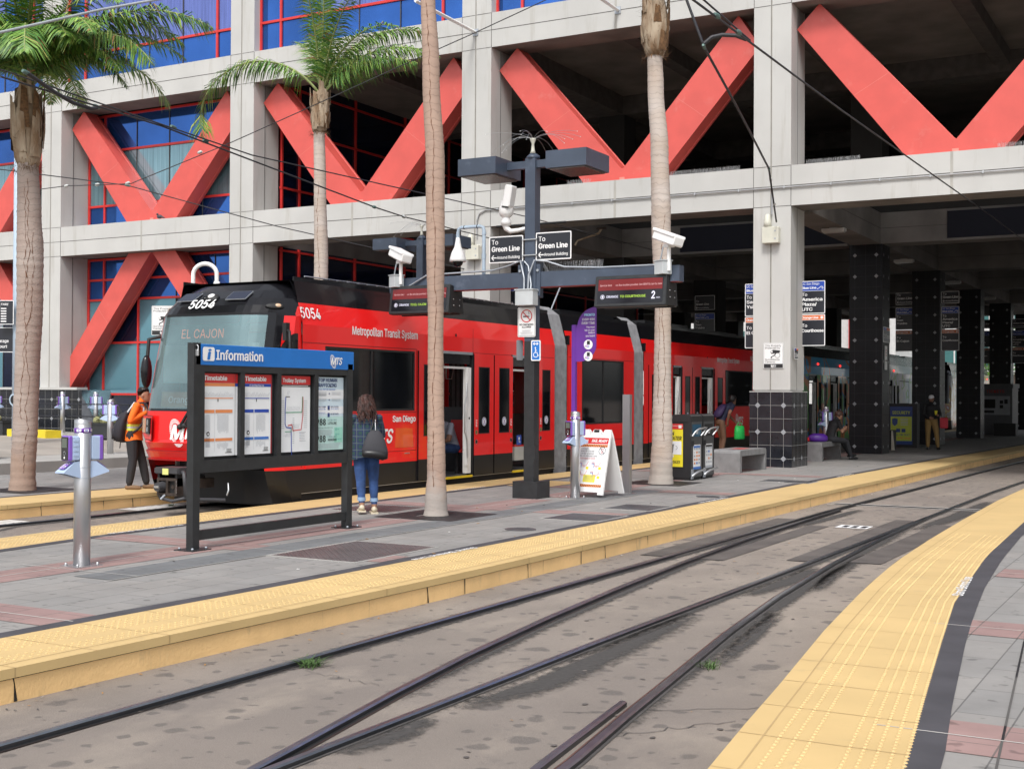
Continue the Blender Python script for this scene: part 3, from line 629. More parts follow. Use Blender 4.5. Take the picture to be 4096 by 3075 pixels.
for k in (1, 2, 3, 4, 5):           # third storey, nearly flush
    xl = CXL[k]; a, b = xl+.9, xl+BAY
    glazing(xl, 11.73, 15.6, Y0+W3, [a+.03, a+.78, b-.78, b-.03][:3]+[b-.03], [11.75, 12.62, 15.58], lambda i, j, q: GLB if i == 0 or random.random() < .4 else GLB2)
YW = 30.18
for k in (1, 2):
    xl = CXL[k]; a, b = xl+.9, xl+BAY
    glazing(xl, 7.03, 10.82, YW, [a+.03, a+.74, b-.74, b-.03], [7.06, 7.82, 9.62, 10.78], lambda i, j, q: [GLB, GLT, GLB][i])
    glazing(xl, .45 if k < 2 else 1.0, 6.09, YW, [a+.03, a+.74, a+2.3, b-.03], [1.62, 3.30, 4.72, 5.38, 6.05], lambda i, j, q: [GLD, GLTT if q % 2 == 0 else GLD, GLTT if (q+j) % 2 == 0 else GLD, GLB, GLB][min(i, 4)])
    # curtains behind are part of the teal panes; dark void behind
# the storey above: parapet and a solid core
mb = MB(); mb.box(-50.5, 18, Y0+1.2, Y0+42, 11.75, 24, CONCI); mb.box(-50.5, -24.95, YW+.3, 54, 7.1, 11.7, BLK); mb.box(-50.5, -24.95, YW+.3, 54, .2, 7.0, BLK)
mb.box(-17, 18, 60, 61, 7.05, 11.7, BLK)  # black wall added to close the far upper opening and block its light
mb.build('building_core_and_light_block', BLD)
mb = MB()
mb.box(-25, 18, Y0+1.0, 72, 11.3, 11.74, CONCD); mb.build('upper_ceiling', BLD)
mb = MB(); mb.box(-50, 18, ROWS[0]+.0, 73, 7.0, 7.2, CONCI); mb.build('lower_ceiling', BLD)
# grid of beams under both ceilings
for z0, z1, m_ in ((6.1, 7.0, CONCI2 := mat('shaded_beam_concrete', (.20, .19, .18), .9, var=.35, scale=.9)), (10.7, 11.3, mat('shaded_upper_beam_concrete', (.10, .092, .085), .9, var=.3))):  # both beam concretes are darkened, with shade painted into the colour
    for xl in (-25.78, -17.7, -9.5, -1.5, 6.5):
        mb = MB(); mb.box(xl+.02, xl+.88, Y0+1.15, 72, z0, z1, m_); mb.box(xl+.88, xl+.884, Y0+1.15, 72, (z0+z1)/2-.008, (z0+z1)/2+.008, JOINT); mb.build('ceiling_beam', BLD)
    for y in ROWS:
        mb = MB(); mb.box(-50, 16, y, y+.9, z0+.003, z1-.003, m_); mb.box(-50, 16, y-.004, y, (z0+z1)/2-.008, (z0+z1)/2+.008, JOINT); mb.build('ceiling_beam', BLD)
    if z0 > 8:
        for xl in (-21.7, -13.6, -5.5, 2.5):
            mb = MB(); mb.box(xl, xl+.4, Y0+1.0, 60, z0+.2, z1, m_); mb.build('ceiling_rib', BLD)
DPAN = mat('dark_panel', (.006, .007, .016), .5, spec=.2)
for x0, x1 in ((-14.8, -12.3), (-6.75, -1.6), (-12.2, -9.6)):
    mb = MB(); mb.box(x0, x1, 37.38, 37.44, 6.15, 6.92, DPAN); mb.box(x0-.04, x1+.04, 37.36, 37.43, 6.08, 6.15, CONCI2); mb.build('clerestory_panel', BLD)
# glass wall running back along the office part
for z0, z1, hz in ((7.03, 11.3, (7.1, 7.9, 9.7, 11.0)), (.3, 6.1, (.9, 1.7, 3.4, 4.7, 6.0))):
    fr = MB()
    for z in hz: fr.box(-24.90, -24.82, YW, 58, z-.03, z+.03, REDF)
    y = YW+.05
    while y < 58: fr.box(-24.90, -24.815, y-.03, y+.03, z0, z1, REDF); y += .85 if y < 31 else 2.9
    fo = fr.build('glass_wall', BLD); p = MB(); p.quad((-24.88, YW, z0), (-24.88, 58, z0), (-24.88, 58, z1), (-24.88, YW, z1), GLD); p.build('pane', fo)
# conduit along the lower beam and down the two middle columns
mb = MB(); mb.tube([(-17.2, Y0-.03, 5.8), (-17.2, Y0-.03, 6.25), (-17.13, Y0-.03, 6.44), (-16.95, Y0-.03, 6.52), (4, Y0-.03, 6.52)], .017, STEEL, 8); mb.tube([(-9.17, Y0-.04, 6.5), (-9.17, Y0-.04, 5.9)], .017, STEEL, 8)
for k in range(14): mb.box(-16.6+k*1.1, -16.57+k*1.1, Y0-.05, Y0, 6.49, 6.55, ALU)
mb.build('conduit', BLD)
# soffit lamps and small ceiling lights
LMP = mat('lamp_glass', (.5, .5, .48), .3)
for k, (x, y) in enumerate(((-8.9, 33.4), (-8.9, 41.9), (-8.9, 50.4), (-8.9, 59), (-17.2, 33.4), (-17.2, 41.9))):
    mb = MB(); mb.box(x-.3, x+.3, y-.13, y+.13, 6.0, 6.08, LMP); mb.box(x-.27, x+.27, y-.1, y+.1, 5.97, 6.0, LMP); mb.box(x-.1, x+.1, y-.1, y+.1, 6.08, 6.12, GALV)
    tag(mb.build('ceiling_light'), ['flat white light under the ceiling nearest the tall concrete column on the right', 'white ceiling light between the first and second dark tiled columns', 'small ceiling light beyond the second dark tiled column', 'farthest small ceiling light over the platform', 'ceiling light above the trolley near the front beam', 'ceiling light above the trolley deeper inside'][k], 'ceiling light', 'flat ceiling lights under the building')
# tile wall and planter ledge left of the braces
mb = MB(); o0 = (-35.9, Y0-.12)
mb2 = MB(); tiles(mb, (-35.9, Y0-.12, 0), (1, 0, 0), 4.1, .38, 1.75, u0=.25); mb.box(-35.95, -32.0, Y0-.15, Y0+.3, 1.752, 1.83, CONC)
P_ = [(-31.8, .38), (-30.85, .38), (-31.95, 1.75), (-32.55, 1.75)]
mb.add([(x, Y0-.118, z) for x, z in P_], [(0, 1, 2, 3)], mat('mirror_tile', (.12, .13, .15), .12, var=.3))
mb.add([(-30.85, Y0-.11, .38), (-31.95, Y0-.11, 1.75), (-31.95, YW, 1.75), (-30.85, YW, .38)], [(0, 1, 2, 3)], TILE)
mb.build('tile_wall', BLD)
mb = MB(); mb.box(-31.9, -25.8, YW-.4, YW-.1, .38, 1.0, TILE); mb.build('tile_wall', BLD)
# little white arms sticking out of the upper beam
for k, x in enumerate((-17.29, -13.16)):
    mb = MB(); mb.tube([(x, Y0, 11.27), (x, Y0-2.9, 11.32)], .05, WHITE, 4, smooth=False); mb.box(x-.08, x+.08, Y0-.02, Y0, 11.18, 11.36, GALV)
    tag(mb.build('bracket_arm'), ['white square arm sticking out of the upper beam at the column behind the brown palm', 'white square arm sticking out of the upper beam between two columns at the top edge'][k], 'bracket arm')
# junction boxes with a domed beacon
for k, x in enumerate((-17.27, -9.17)):
    t = thing('junction_box', ['cream junction box with domed beacon on the column behind the dome camera', 'cream junction box with domed beacon high on the tall column at the right'][k], 'junction box', (x, Y0-.01, 5.22))
    mb = MB(); mb.rbox(-.2, .2, -.17, 0, 0, .38, .02, CREAM); mb.cyl((.12, -.175, .28), (.12, -.17, .28), .02, GALV); mb.cyl((.12, -.175, .1), (.12, -.17, .1), .02, GALV); mb.build('box', t)
    mb = MB(); mb.lathe([(.09, .38), (.085, .5), (.06, .66), (.03, .69)], CREAM, 16, (-.09, -.08)); mb.build('beacon', t)
# bird spikes
def spikes(x0, x1, y, z, n, label, h=.11, d=(1, 0), group=None):
    mb = MB(); mb.box(x0, x1, y-.01, y+.01, z, z+.008, ALU)
    for i in range(n):
        x = x0+(x1-x0)*i/n
        for t in (-.35, .35): mb.tube([(x, y, z), (x+random.gauss(0, .01), y+t*h, z+h*(.9+.15*random.random()))], .0022, ALU, 3, caps=False)
    tag(mb.build('bird_spikes'), label, 'bird spikes', group)
spikes(-8.4, -7.15, Y0+.12, 7.03, 55, 'row of metal bird spikes on the ledge just right of the tall column', .12)
spikes(-11.9, -10.0, Y0+.12, 7.03, 80, 'long row of bird spikes on the ledge behind the pale palm', .12)
spikes(-14.6, -13.95, Y0+.12, 7.03, 26, 'short row of bird spikes left of the red V foot behind the lamp', .12)
spikes(-4.2, -2.5, Y0+.12, 7.03, 70, 'row of bird spikes on the ledge at the right edge of the photo', .12)
# pigeon on the ledge
PIG = mat('pigeon_grey', (.06, .06, .075), .6, var=.4, scale=20)
mb = MB(); mb.ball((-28.83, 29.2, 7.14), (.10, .07, .065), PIG); mb.ball((-28.92, 29.2, 7.22), (.035, .033, .035), PIG); mb.tube([(-28.75, 29.2, 7.13), (-28.62, 29.2, 7.09)], [.04, .015], PIG, 6); mb.tube([(-28.83, 29.2, 7.1), (-28.83, 29.2, 7.03)], .008, REDF, 5)
mb.tube([(-28.95, 29.2, 7.22), (-28.98, 29.2, 7.21)], [.01, .003], BLK, 5)
tag(mb.build('pigeon'), 'dark grey pigeon sitting on the concrete ledge at the foot of a red V brace', 'pigeon')
# ------------------------------------------------------------ beyond the building
FAR = mat('far_white_wall', (.72, .72, .71), .8); TEAL = mat('far_teal_window', (.10, .26, .26), .15, metal=.3)
def far_building(x0, x1, y, z1, label, win, redx=(), m=FAR):
    t = thing('far_building', label, 'building', (0, 0, 0)); mb = MB(); mb.box(x0, x1, y, y+12, TZ, z1, m); mb.build('wall', t)
    for a, b, c, d in win:
        w = MB(); w.box(a, b, y-.06, y-.01, c, d, TEAL); w.box((a+b)/2-.05, (a+b)/2+.05, y-.1, y-.05, c, d, FAR); w.build('window', t)
    for x in redx: w = MB(); w.box(x-.35, x+.35, y-.4, y-.07, TZ, z1, REDF); w.build('pillar', t)
far_building(-46, -21, 96, 16, 'far white building with teal windows and red pillars seen under the station', [(-45+3*k, -43.2+3*k, 1+3.6*j, 3.2+3.6*j) for k in range(8) for j in range(4)], (-40.5, -31.5, -24))
far_building(-20, 4, 104, 13, 'far pale building with teal glazing seen at the right edge under the station', [(-19+2.6*k, -17.4+2.6*k, .8+3.4*j, 3.2+3.4*j) for k in range(9) for j in range(3)])
mb = MB(); mb.rect(-60, 60, 74, 96, TZ+.01, SIDEW); struct(mb, 'far_plaza')
mb = MB(); mb.rect(-20, 0, 80, 80.6, TZ+.02, YTAC); mb.box(-20, 5, 86, 86.3, TZ, 0, REDF); struct(mb, 'far_kerb')
# ------------------------------------------------------------ trolleys
def wbuild(mb, name, root, top=None):
    """vertices were given in world space; make them local to the thing's empty"""
    l = (top or root).location; mb.v = [(a-l.x, b-l.y, c-l.z) for a, b, c in mb.v]
    return mb.build(name, root)
TRED = mat('trolley_red', (.84, .012, .012), .28, var=.05, scale=1, coat=.45, spec=.5)
TREDD = mat('trolley_red_seam', (.25, .01, .01), .4)
TBLK = mat('trolley_black', (.008, .008, .010), .22, coat=.15, spec=.3)
SKIRT = mat('trolley_skirt', (.010, .010, .011), .35, var=.3, scale=2)
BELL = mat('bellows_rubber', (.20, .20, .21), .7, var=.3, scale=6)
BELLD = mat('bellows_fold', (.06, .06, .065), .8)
TWIN = mat('tinted_window', (.006, .007, .009), .05, var=.3, spec=.35)
WSH = mat('windshield_glass', (.24, .37, .39), .03, metal=.35, var=.45, scale=.8, alpha=.72, spec=.9)  # teal base colour carries the reflection painted into the glass
INTW = mat('interior_panel', (.52, .52, .50), .5)
INTD = mat('interior_dark', (.05, .05, .055), .6)
FLOORM = mat('vinyl_floor', (.16, .165, .17), .6)
XC, HW = -13.78, 1.33
SIDE = [(0, .10), (0, 2.72), (-.09, 3.06), (-.18, 3.40)]      # offset from the side plane, z
def sx(z):
    for (a, za), (b, zb) in zip(SIDE, SIDE[1:]):
        if za <= z <= zb: return a+(b-a)*(z-za)/(zb-za)
    return SIDE[0][0] if z < .1 else SIDE[-1][0]
def body_section(root, y0, y1, holes, redlow=.47, red=TRED, low=SKIRT, fair=TBLK, name='body'):
    mb = MB()
    for s in (1, -1):
        X = lambda z: XC+s*(HW+sx(z))
        hs = holes if s > 0 else [(y0+1.2, y1-1.2, 1.37, 2.40)]
        def put(a, b, c, d): 
            m = red if (c+d)/2 > redlow else low
            q = [(X(c), a, c), (X(c), b, c), (X(d), b, d), (X(d), a, d)]
            mb.add(q if s > 0 else q[::-1], [(0, 1, 2, 3)], m)
        xs = sorted({y0, y1, *[h[i] for h in hs for i in (0, 1) if y0 < h[i] < y1]}); zs = sorted({.10, redlow, 2.72, *[h[i] for h in hs for i in (2, 3) if .1 < h[i] < 2.72]})
        for a, b in zip(xs, xs[1:]):
            for c, d in zip(zs, zs[1:]):
                if not any(h[0] < (a+b)/2 < h[1] and h[2] < (c+d)/2 < h[3] for h in hs): put(a, b, c, d)
        for c, d, m in ((2.72, 2.90, red), (2.90, 3.06, red), (3.06, 3.40, fair)):
            q = [(X(c), y0, c), (X(c), y1, c), (X(d), y1, d), (X(d), y0, d)]; mb.add(q if s > 0 else q[::-1], [(0, 1, 2, 3)], m)
        mb.add([(XC+s*(HW-.10), y0, -.12), (XC+s*(HW-.10), y1, -.12), (XC+s*HW, y1, .10), (XC+s*HW, y0, .10)], [(0, 1, 2, 3) if s > 0 else (3, 2, 1, 0)], low)
        if s > 0: mb.box(XC+HW-.02, XC+HW+.008, y0, y1, .092, .10, ALU)
        mb.box(XC+s*(HW-.19)-.01, XC+s*(HW-.19)+.01, y0, y1, 3.40, 3.47, fair)
    mb.quad((XC-HW+.2, y0, 3.42), (XC+HW-.2, y0, 3.42), (XC+HW-.2, y1, 3.42), (XC-HW+.2, y1, 3.42), BLK)
    mb.quad((XC-HW+.02, y0, 2.75), (XC-HW+.02, y1, 2.75), (XC+HW-.02, y1, 2.75), (XC+HW-.02, y0, 2.75), INTW)
    mb.quad((XC-HW+.01, y0, .10), (XC+HW-.01, y0, .10), (XC+HW-.01, y1, .10), (XC-HW+.01, y1, .10), FLOORM)
    mb.quad((XC-HW+.1, y0, -.12), (XC-HW+.1, y1, -.12), (XC+HW-.1, y1, -.12), (XC+HW-.1, y0, -.12), BLK)
    return wbuild(mb, name, root)
def window(root, a, b, z0=1.37, z1=2.40, split=(), name='window', glass=None):
    mb = MB(); x = XC+HW; 
    mb.box(x-.02, x+.006, a, a+.035, z0, z1, BLK); mb.box(x-.02, x+.006, b-.035, b, z0, z1, BLK); mb.box(x-.02, x+.006, a+.035, b-.035, z0, z0+.035, BLK); mb.box(x-.02, x+.006, a+.035, b-.035, z1-.035, z1, BLK)
    for s in split: mb.box(x-.02, x+.008, s-.02, s+.02, z0+.035, z1-.035, BLK)
    mb.quad((x-.008, a+.035, z0+.035), (x-.008, b-.035, z0+.035), (x-.008, b-.035, z1-.035), (x-.008, a+.035, z1-.035), glass or TWIN)
    return wbuild(mb, name, root)
def seam(root, ys, zs, mb=None):
    mb = MB(); x = XC+HW+.0015
    for y, z0, z1 in ys: mb.add([(x, y-.006, z0), (x, y+.006, z0), (x, y+.006, z1), (x, y-.006, z1)], [(0, 1, 2, 3)], TREDD)
    for z, a, b in zs: mb.add([(x, a, z-.006), (x, b, z-.006), (x, b, z+.006), (x, a, z+.006)], [(0, 1, 2, 3)], TREDD)
    return wbuild(mb, 'panel_seams', root)
DISC = mat('door_sticker', (.62, .62, .68), .4)
def leaf(root, a, b, text=1, red=TRED, wx=(.27, .80), proud=.03, low=SKIRT):
    """one sliding door leaf with its slot window; a<b along the train"""
    x = XC+HW+proud; mb = MB(); w = b-a; wa, wb = a+w*wx[0], a+w*wx[1]
    for y0, y1, z0, z1, m in ((a, b, .49, .90, red), (a, b, 2.18, 2.42, red), (a, wa, .90, 2.18, red), (wb, b, .90, 2.18, red), (a, b, .12, .49, low)):
        mb.quad((x, y0, z0), (x, y1, z0), (x, y1, z1), (x, y0, z1), m)
    for y, q in ((a, 0), (b, 1)): mb.quad(*([(x, y, .12), (x-proud, y, .12), (x-proud, y, 2.42), (x, y, 2.42)][::1 if q else -1]), TBLK)
    mb.quad((x, a, 2.42), (x, b, 2.42), (x-proud, b, 2.42), (x-proud, a, 2.42), red)
    o = wbuild(mb, 'door', root); p = MB(); e = .018
    for q in ((wa, wa+e, .90, 2.18), (wb-e, wb, .90, 2.18), (wa+e, wb-e, .90, .90+e), (wa+e, wb-e, 2.18-e, 2.18)): p.box(x-.012, x+.004, *q, BLK)
    p.quad((x-.004, wa, .90), (x-.004, wb, .90), (x-.004, wb, 2.18), (x-.004, wa, 2.18), TWIN); wbuild(p, 'window', o, root)
    if text:
        s = MB(frame((x+.003, (wa+wb)/2, 1.13), (0, 1, 0), (1, 0, 0))); s.disc(0, 0, .085, .001, DISC); s.disc(0, 0, .066, .002, SBLU); s.disc(0, 0, .055, .003, LETT); s.add([(-.014, -.04, .004), (.014, -.04, .004), (.014, .03, .004), (-.014, .03, .004)], [(0, 1, 2, 3)], PURP); wbuild(s, 'door_sticker', o, root); s = MB(s.M)
        yb = (wa-a)/2-(wa+wb)/2+a if text == 1 else b-(b-wb)/2-(wa+wb)/2
        for zz, r_, m_ in ((-.20, .045, ALU), (-.20, .034, mat('button_green', (.16, .22, .05), .4) if 'button_green' not in MATS else MATS['button_green']), (-.38, .045, ALU), (-.38, .034, BLK)): s.disc(yb, zz, r_, .002 if r_ > .04 else .004, m_)
        for k in range(5): s.add([(yb-.03, .02-.028*k, .002), (yb+.028-.01*(k % 2), .02-.028*k, .002), (yb+.028-.01*(k % 2), .034-.028*k, .002), (yb-.03, .034-.028*k, .002)], [(0, 1, 2, 3)], LETT)
        wbuild(s, 'door_buttons', o, root)
    return o
def doorway(root, a, b, pole=True, seat=None):
    """open doorway: dark surround, yellow sill, a white folded inner panel with a grab rail"""
    x = XC+HW; mb = MB()
    mb.box(x-.12, x+.01, a-.03, a, .12, 2.45, BLK); mb.box(x-.12, x+.01, b, b+.03, .12, 2.45, BLK); mb.box(x-.12, x+.01, a, b, 2.40, 2.45, GALV)
    mb.box(x-.14, x-.02, a, b, 2.22, 2.40, TBLK); mb.box(x-.10, x-.06, a, b, 2.13, 2.17, WPLA)
    mb.box(x-.03, x+.02, a, b, .085, .125, mat('sill_yellow', (.85, .60, .02), .5) if 'sill_yellow' not in MATS else MATS['sill_yellow'])
    wbuild(mb, 'door_frame', root)
    if pole:
        p = MB(); p.box(x-.10, x+.0, b-.17, b-.04, .16, 2.16, WPLA); p.box(x-.05, x+.01, b-.19, b-.12, .3, .5, WPLA)
        p.tube([(x+.0, b-.20, 1.85), (x+.02, b-.24, 1.80), (x+.02, b-.24, 1.6), (x+.02, b-.30, 1.45), (x+.02, b-.30, .95), (x+.02, b-.22, .8), (x+.02, b-.20, .45)], .013, ALU, 6)
        p.disc(0, 0, .025, 0, BLK, frame((x+.002, b-.105, 1.2), (0, 1, 0), (1, 0, 0)))
        wbuild(p, 'open_door_panel', root)
def bellows(root, y0, y1):
    mb = MB(); n = 9
    prof = [(0, -.12), (0, 2.72), (-.19, 3.40), (-.45, 3.58)]
    for s in (1, -1):
        for i in range(2*n):
            a = y0+(y1-y0)*i/(2*n); b = y0+(y1-y0)*(i+1)/(2*n); da, db = (0, -.035) if i % 2 == 0 else (-.035, 0)
            for (xa, za), (xb, zb) in zip(prof, prof[1:]):
                q = [(XC+s*(HW-.02+xa+da), a, za), (XC+s*(HW-.02+xa+db), b, za), (XC+s*(HW-.02+xb+db), b, zb), (XC+s*(HW-.02+xb+da), a, zb)]
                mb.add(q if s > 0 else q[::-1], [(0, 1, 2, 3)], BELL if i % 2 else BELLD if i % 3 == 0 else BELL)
    mb.quad((XC-HW+.5, y0, 3.56), (XC+HW-.5, y0, 3.56), (XC+HW-.5, y1, 3.56), (XC-HW+.5, y1, 3.56), BELLD)
    mb.box(XC+HW-.05, XC+HW+.03, y1-.01, y1+.05, 2.75, 2.95, TBLK)
    return wbuild(mb, 'bellows', root)
def mts(mb, x, y, h, m, ring=None, z=.003):
    """the operator's mark: a ribbed oval ring leaning left with slanted letters over it"""
    ring = ring or m; n = 44
    for k in range(n):
        vs = []
        for t in (2*math.pi*k/n, 2*math.pi*(k+.55)/n):
            for r_ in (.68, 1.0):
                ex, ey = .40*h*1.5*r_*math.cos(t), .78*h*1.35*r_*math.sin(t); a = R(24); vs.append((x+h*.62+ex*math.cos(a)-ey*math.sin(a), y+h*.45+ex*math.sin(a)+ey*math.cos(a), z))
        mb.add(vs, [(0, 1, 3, 2)], ring)
    mb.text('M', x, y, h, m, w=h*1.15, z=z+.002, bold=.03, shear=.28); mb.text('TS', x+h*1.12, y+h*.06, h*.95, m, w=h*1.45, z=z+.002, bold=.03, shear=.28)
def nose(root, yc_, d, red=TRED, cap=TBLK, glass=WSH, num='5054', full=True, lights=True):
    """cab front; yc_ = y of the foremost point, d = +1 when the body runs to +y"""
    prof = [(-.05, .30), (.25, .16), (.47, .09), (.60, .05), (.62, .09), (.74, .02), (.76, .07), (.88, .0), (.92, .03), (1.36, .05), (1.40, .07), (2.0, .20), (2.84, .38), (2.88, .38), (3.0, .47), (3.12, .60), (3.25, .80), (3.36, 1.02), (3.42, 1.25)]
    hw = HW; N = 26
    def pt(u, z, k):            # u in -1..1
        base = prof[k][1]; z_ = prof[k][0]; w = hw+min(sx(z_), 0)-max(0, z_-3.1)*.25; sn = math.sin(u*math.pi/2)
        return (XC+w*sn, yc_+d*(base+.62*abs(sn)**5), z_)
    rows = [[pt(-1+2*i/N, 0, k) for i in range(N+1)] for k in range(len(prof))]
    mb = MB(); g = MB()
    for k in range(len(prof)-1):
        z = (prof[k][0]+prof[k+1][0])/2
        for i in range(N):
            q = [rows[k][i], rows[k][i+1], rows[k+1][i+1], rows[k+1][i]]
            if d < 0: q = q[::-1]
            if z < .60 and 4 <= i < N-4 and full: continue         # opening round the coupler
            if 1.40 < z < 2.86 and 6 <= i < N-5: g.add(q, [(0, 1, 2, 3)], glass, True); continue
            m_ = SKIRT if z < .60 and not (z > .47 and i >= N-5) and (i > 3 or z < .3) else red if z < 1.38 or (1.40 < z < 2.86 and (i < 6 or i >= N-3)) else cap
            if .60 < z < .90 and (round(z, 2) in (.61, .75)): m_ = TREDD
            mb.add(q, [(0, 1, 2, 3)], m_, True)
    # side cheeks from the nose edge to the straight body
    for s in (1, -1):
        ed = [r[-1] if s > 0 else r[0] for r in rows]
        yb = yc_+d*1.12
        for k in range(len(prof)-1):
            z = (prof[k][0]+prof[k+1][0])/2
            q = [ed[k], (ed[k][0], yb, ed[k][2]), (ed[k+1][0], yb, ed[k+1][2]), ed[k+1]]
            if s*d < 0: q = q[::-1]
            mb.add(q, [(0, 1, 2, 3)], red if z < 2.95 and z > .47 else cap if z > .47 else SKIRT, True)
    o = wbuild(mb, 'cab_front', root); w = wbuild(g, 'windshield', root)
    return prof, rows, o
# --- the red unit standing at the platform
NY = 14.55
T1 = thing('trolley', 'red articulated trolley with black roof and open doors standing at the platform', 'trolley', (XC, NY, TZ), 0)
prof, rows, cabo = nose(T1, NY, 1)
YA = NY+1.12
hA = [(16.25, 18.82, 1.36, 2.40), (19.75, 20.81, .10, 2.42), (22.37, 23.46, .10, 2.42)]
body_section(T1, YA, 24.24, hA)
window(T1, 16.25, 18.82, 1.36, 2.40, (17.52,))
seam(T1, [(YA, .5, 3.0), (18.88, .66, 2.44), (20.83, .5, 2.9)], [(2.44, YA, 18.88), (.66, 16.0, 18.88), (1.33, YA, 18.88), (2.44, 20.83, 24.2)])
mb = MB()          # lower red skirt flap, driver's quarter window
x = XC+HW
mb.box(x, x+.012, 15.75, 18.86, .47, .64, TRED); mb.box(x+.012, x+.014, 17.3, 17.312, .47, .64, TREDD)
for y in (16.9, 17.7, 18.5): mb.box(x+.012, x+.018, y, y+.16, .61, .625, ALU)
wbuild(mb, 'skirt_flap', T1)
mb = MB(); n = 10
arc = [(15.06+.44*(1-math.cos(R(90)*k/n)), 1.62+.95*math.sin(R(90)*k/n)) for k in range(n+1)]+[(15.55, 2.57), (15.55, 1.38), (15.04, 1.38)]
nx = lambda Y, z: XC+HW*min(1, (max(0, Y-NY-.10-.10*max(0, z-1.4))/.62)**.2)+.012
mb.add([(nx(a, b), a, b) for a, b in arc]+[(nx(15.5, 2.0), 15.5, 2.0)], [(k, k+1, len(arc)) for k in range(len(arc)-1)]+[(len(arc)-1, 0, len(arc))], BLK)
a2 = [(15.14+(a-15.06)*.80, 1.46+(b-1.38)*.85) for a, b in arc]; mb.add([(nx(a, b)+.006, a, b) for a, b in a2]+[(nx(15.45, 1.9)+.006, 15.45, 1.9)], [(k, k+1, len(arc)) for k in range(len(arc)-1)]+[(len(arc)-1, 0, len(arc))], TWIN)
wbuild(mb, 'cab_side_window', T1)
def mirror(root, s, y, name='mirror'):
    m = MB(); x = XC+s*HW; m.box(x-.01, x+s*.06, y, y+.09, 2.45, 2.72, BLK) if s > 0 else m.box(x+s*.06, x+.01, y, y+.09, 2.45, 2.72, BLK)
    m.tube([(x+s*.05, y+.04, 2.6), (x+s*.16, y-.04, 2.58), (x+s*.20, y-.08, 2.4), (x+s*.20, y-.08, 2.25)], .022, BLK, 8)
    m.ball((x+s*.20, y-.08, 2.02), (.09, .10, .25), TBLK, 12, 10); wbuild(m, name, root)
mirror(T1, 1, 15.2); 
m = MB(); m.tube([(-14.85, 15.1, 2.55), (-15.0, 14.98, 2.5), (-15.0, 14.95, 2.2)], .03, BLK, 8); m.ball((-15.0, 14.93, 1.98), (.08, .10, .27), TBLK, 12, 10); wbuild(m, 'mirror', T1)
leaf(T1, 18.92, 19.72, 2, wx=(.2, .75)); doorway(T1, 19.75, 20.81)
leaf(T1, 20.84, 21.58, 1, wx=(.22, .78)); leaf(T1, 21.62, 22.35, 2, wx=(.24, .8)); doorway(T1, 22.37, 23.46)
leaf(T1, 23.50, 24.2, 1, wx=(.2, .72), proud=.02)
# lettering on the side
mb = MB(frame((x+.002, 0, 0), (0, 1, 0), (1, 0, 0)))
mb.text('Metropolitan Transit System', 16.96, 2.62, .135, LETT, w=1.95, bold=.022)
wbuild(mb, 'operator_lettering', T1); mb = MB(mb.M); mb.text('San Diego', 18.14, 1.17, .10, LETT, w=.72, bold=.03)
mts(mb, 17.5, .80, .24, LETT)
mb.add([(18.22, .72, .001), (18.80, .72, .001), (18.76, 1.05, .001), (18.24, 1.06, .001)], [(0, 1, 2, 3)], mat('orange_patch', (.80, .10, .02), .3, coat=.5))
wbuild(mb, 'side_lettering', T1)
mb = MB(frame((x-.022, 0, 2.82), (0, 1, 0), (1, 0, .27))); mb.text('5054', 15.66, .0, .17, LETT, w=.5, z=.01, bold=.02)
wbuild(mb, 'fleet_number', T1)
bellows(T1, 24.24, 24.85)
body_section(T1, 24.85, 28.46, [(25.58, 27.84, 1.0, 2.46)], name='middle_body')
window(T1, 25.58, 27.84, 1.0, 2.46, (26.70,)); seam(T1, [], [(2.48, 24.9, 28.4), (.62, 24.9, 28.4)])
bellows(T1, 28.46, 29.06)
hB = [(31.0, 31.8, .10, 2.42), (33.03, 33.98, .10, 2.42), (35.0, 37.4, 1.36, 2.40)]
body_section(T1, 29.06, 38.3, hB, name='rear_body')
leaf(T1, 29.35, 30.05, 0, proud=.02); doorway(T1, 31.0, 31.55); leaf(T1, 31.58, 32.28, 1); leaf(T1, 32.32, 33.0, 2); doorway(T1, 33.03, 33.98); leaf(T1, 34.05, 34.85, 1)
window(T1, 35.0, 37.4, 1.36, 2.40)
mb = MB(frame((x+.002, 0, 0), (0, 1, 0), (1, 0, 0))); mb.text('Metropolitan Transit System', 34.3, 2.62, .135, LETT, w=1.9, bold=.022); mts(mb, 35.9, .80, .24, LETT); mb.text('5054', 37.2, 2.72, .15, LETT, w=.5, bold=.02)
for k, (yy_, zz) in enumerate(((33.5, 2.72), (20.2, 2.75))): mb.disc(yy_, zz, .03, .006, BLK)
wbuild(mb, 'side_lettering', T1)
mb = MB(); mb.box(x, x+.012, 34.9, 37.9, .47, .60, TRED); wbuild(mb, 'skirt_flap', T1)
nose(T1, 39.42, -1, full=False)
# interior: floor rails, a seat row, stanchions, far wall seen through the doors
mb = MB()
for y in (19.95, 20.7, 22.5, 23.4, 33.1): mb.tube([(XC+.75, y, .10), (XC+.75, y, 2.7)], .017, ALU, 8)
for y in (17.2, 18.1): mb.tube([(XC+.55, y, .10), (XC+.55, y, 2.7)], .02, MATS['sill_yellow'], 8)
mb.box(XC-HW+.03, XC-HW+.06, YA, 38, .12, 1.2, INTW); mb.box(XC+.35, XC+.38, 21.0, 21.03, .1, 2.4, INTW)
mb.box(XC-.9, XC+1.1, 18.9, 18.93, .1, 2.5, INTW); mb.box(XC-1.2, XC+1.2, 21.9, 21.94, .1, 1.4, INTD)
for y in (19.2, 20.0, 20.8): mb.tube([(XC+.75, y, 2.2), (XC+.72, y+.05, 1.95), (XC+.72, y+.25, 1.95), (XC+.75, y+.3, 2.2)], .01, ALU, 6)
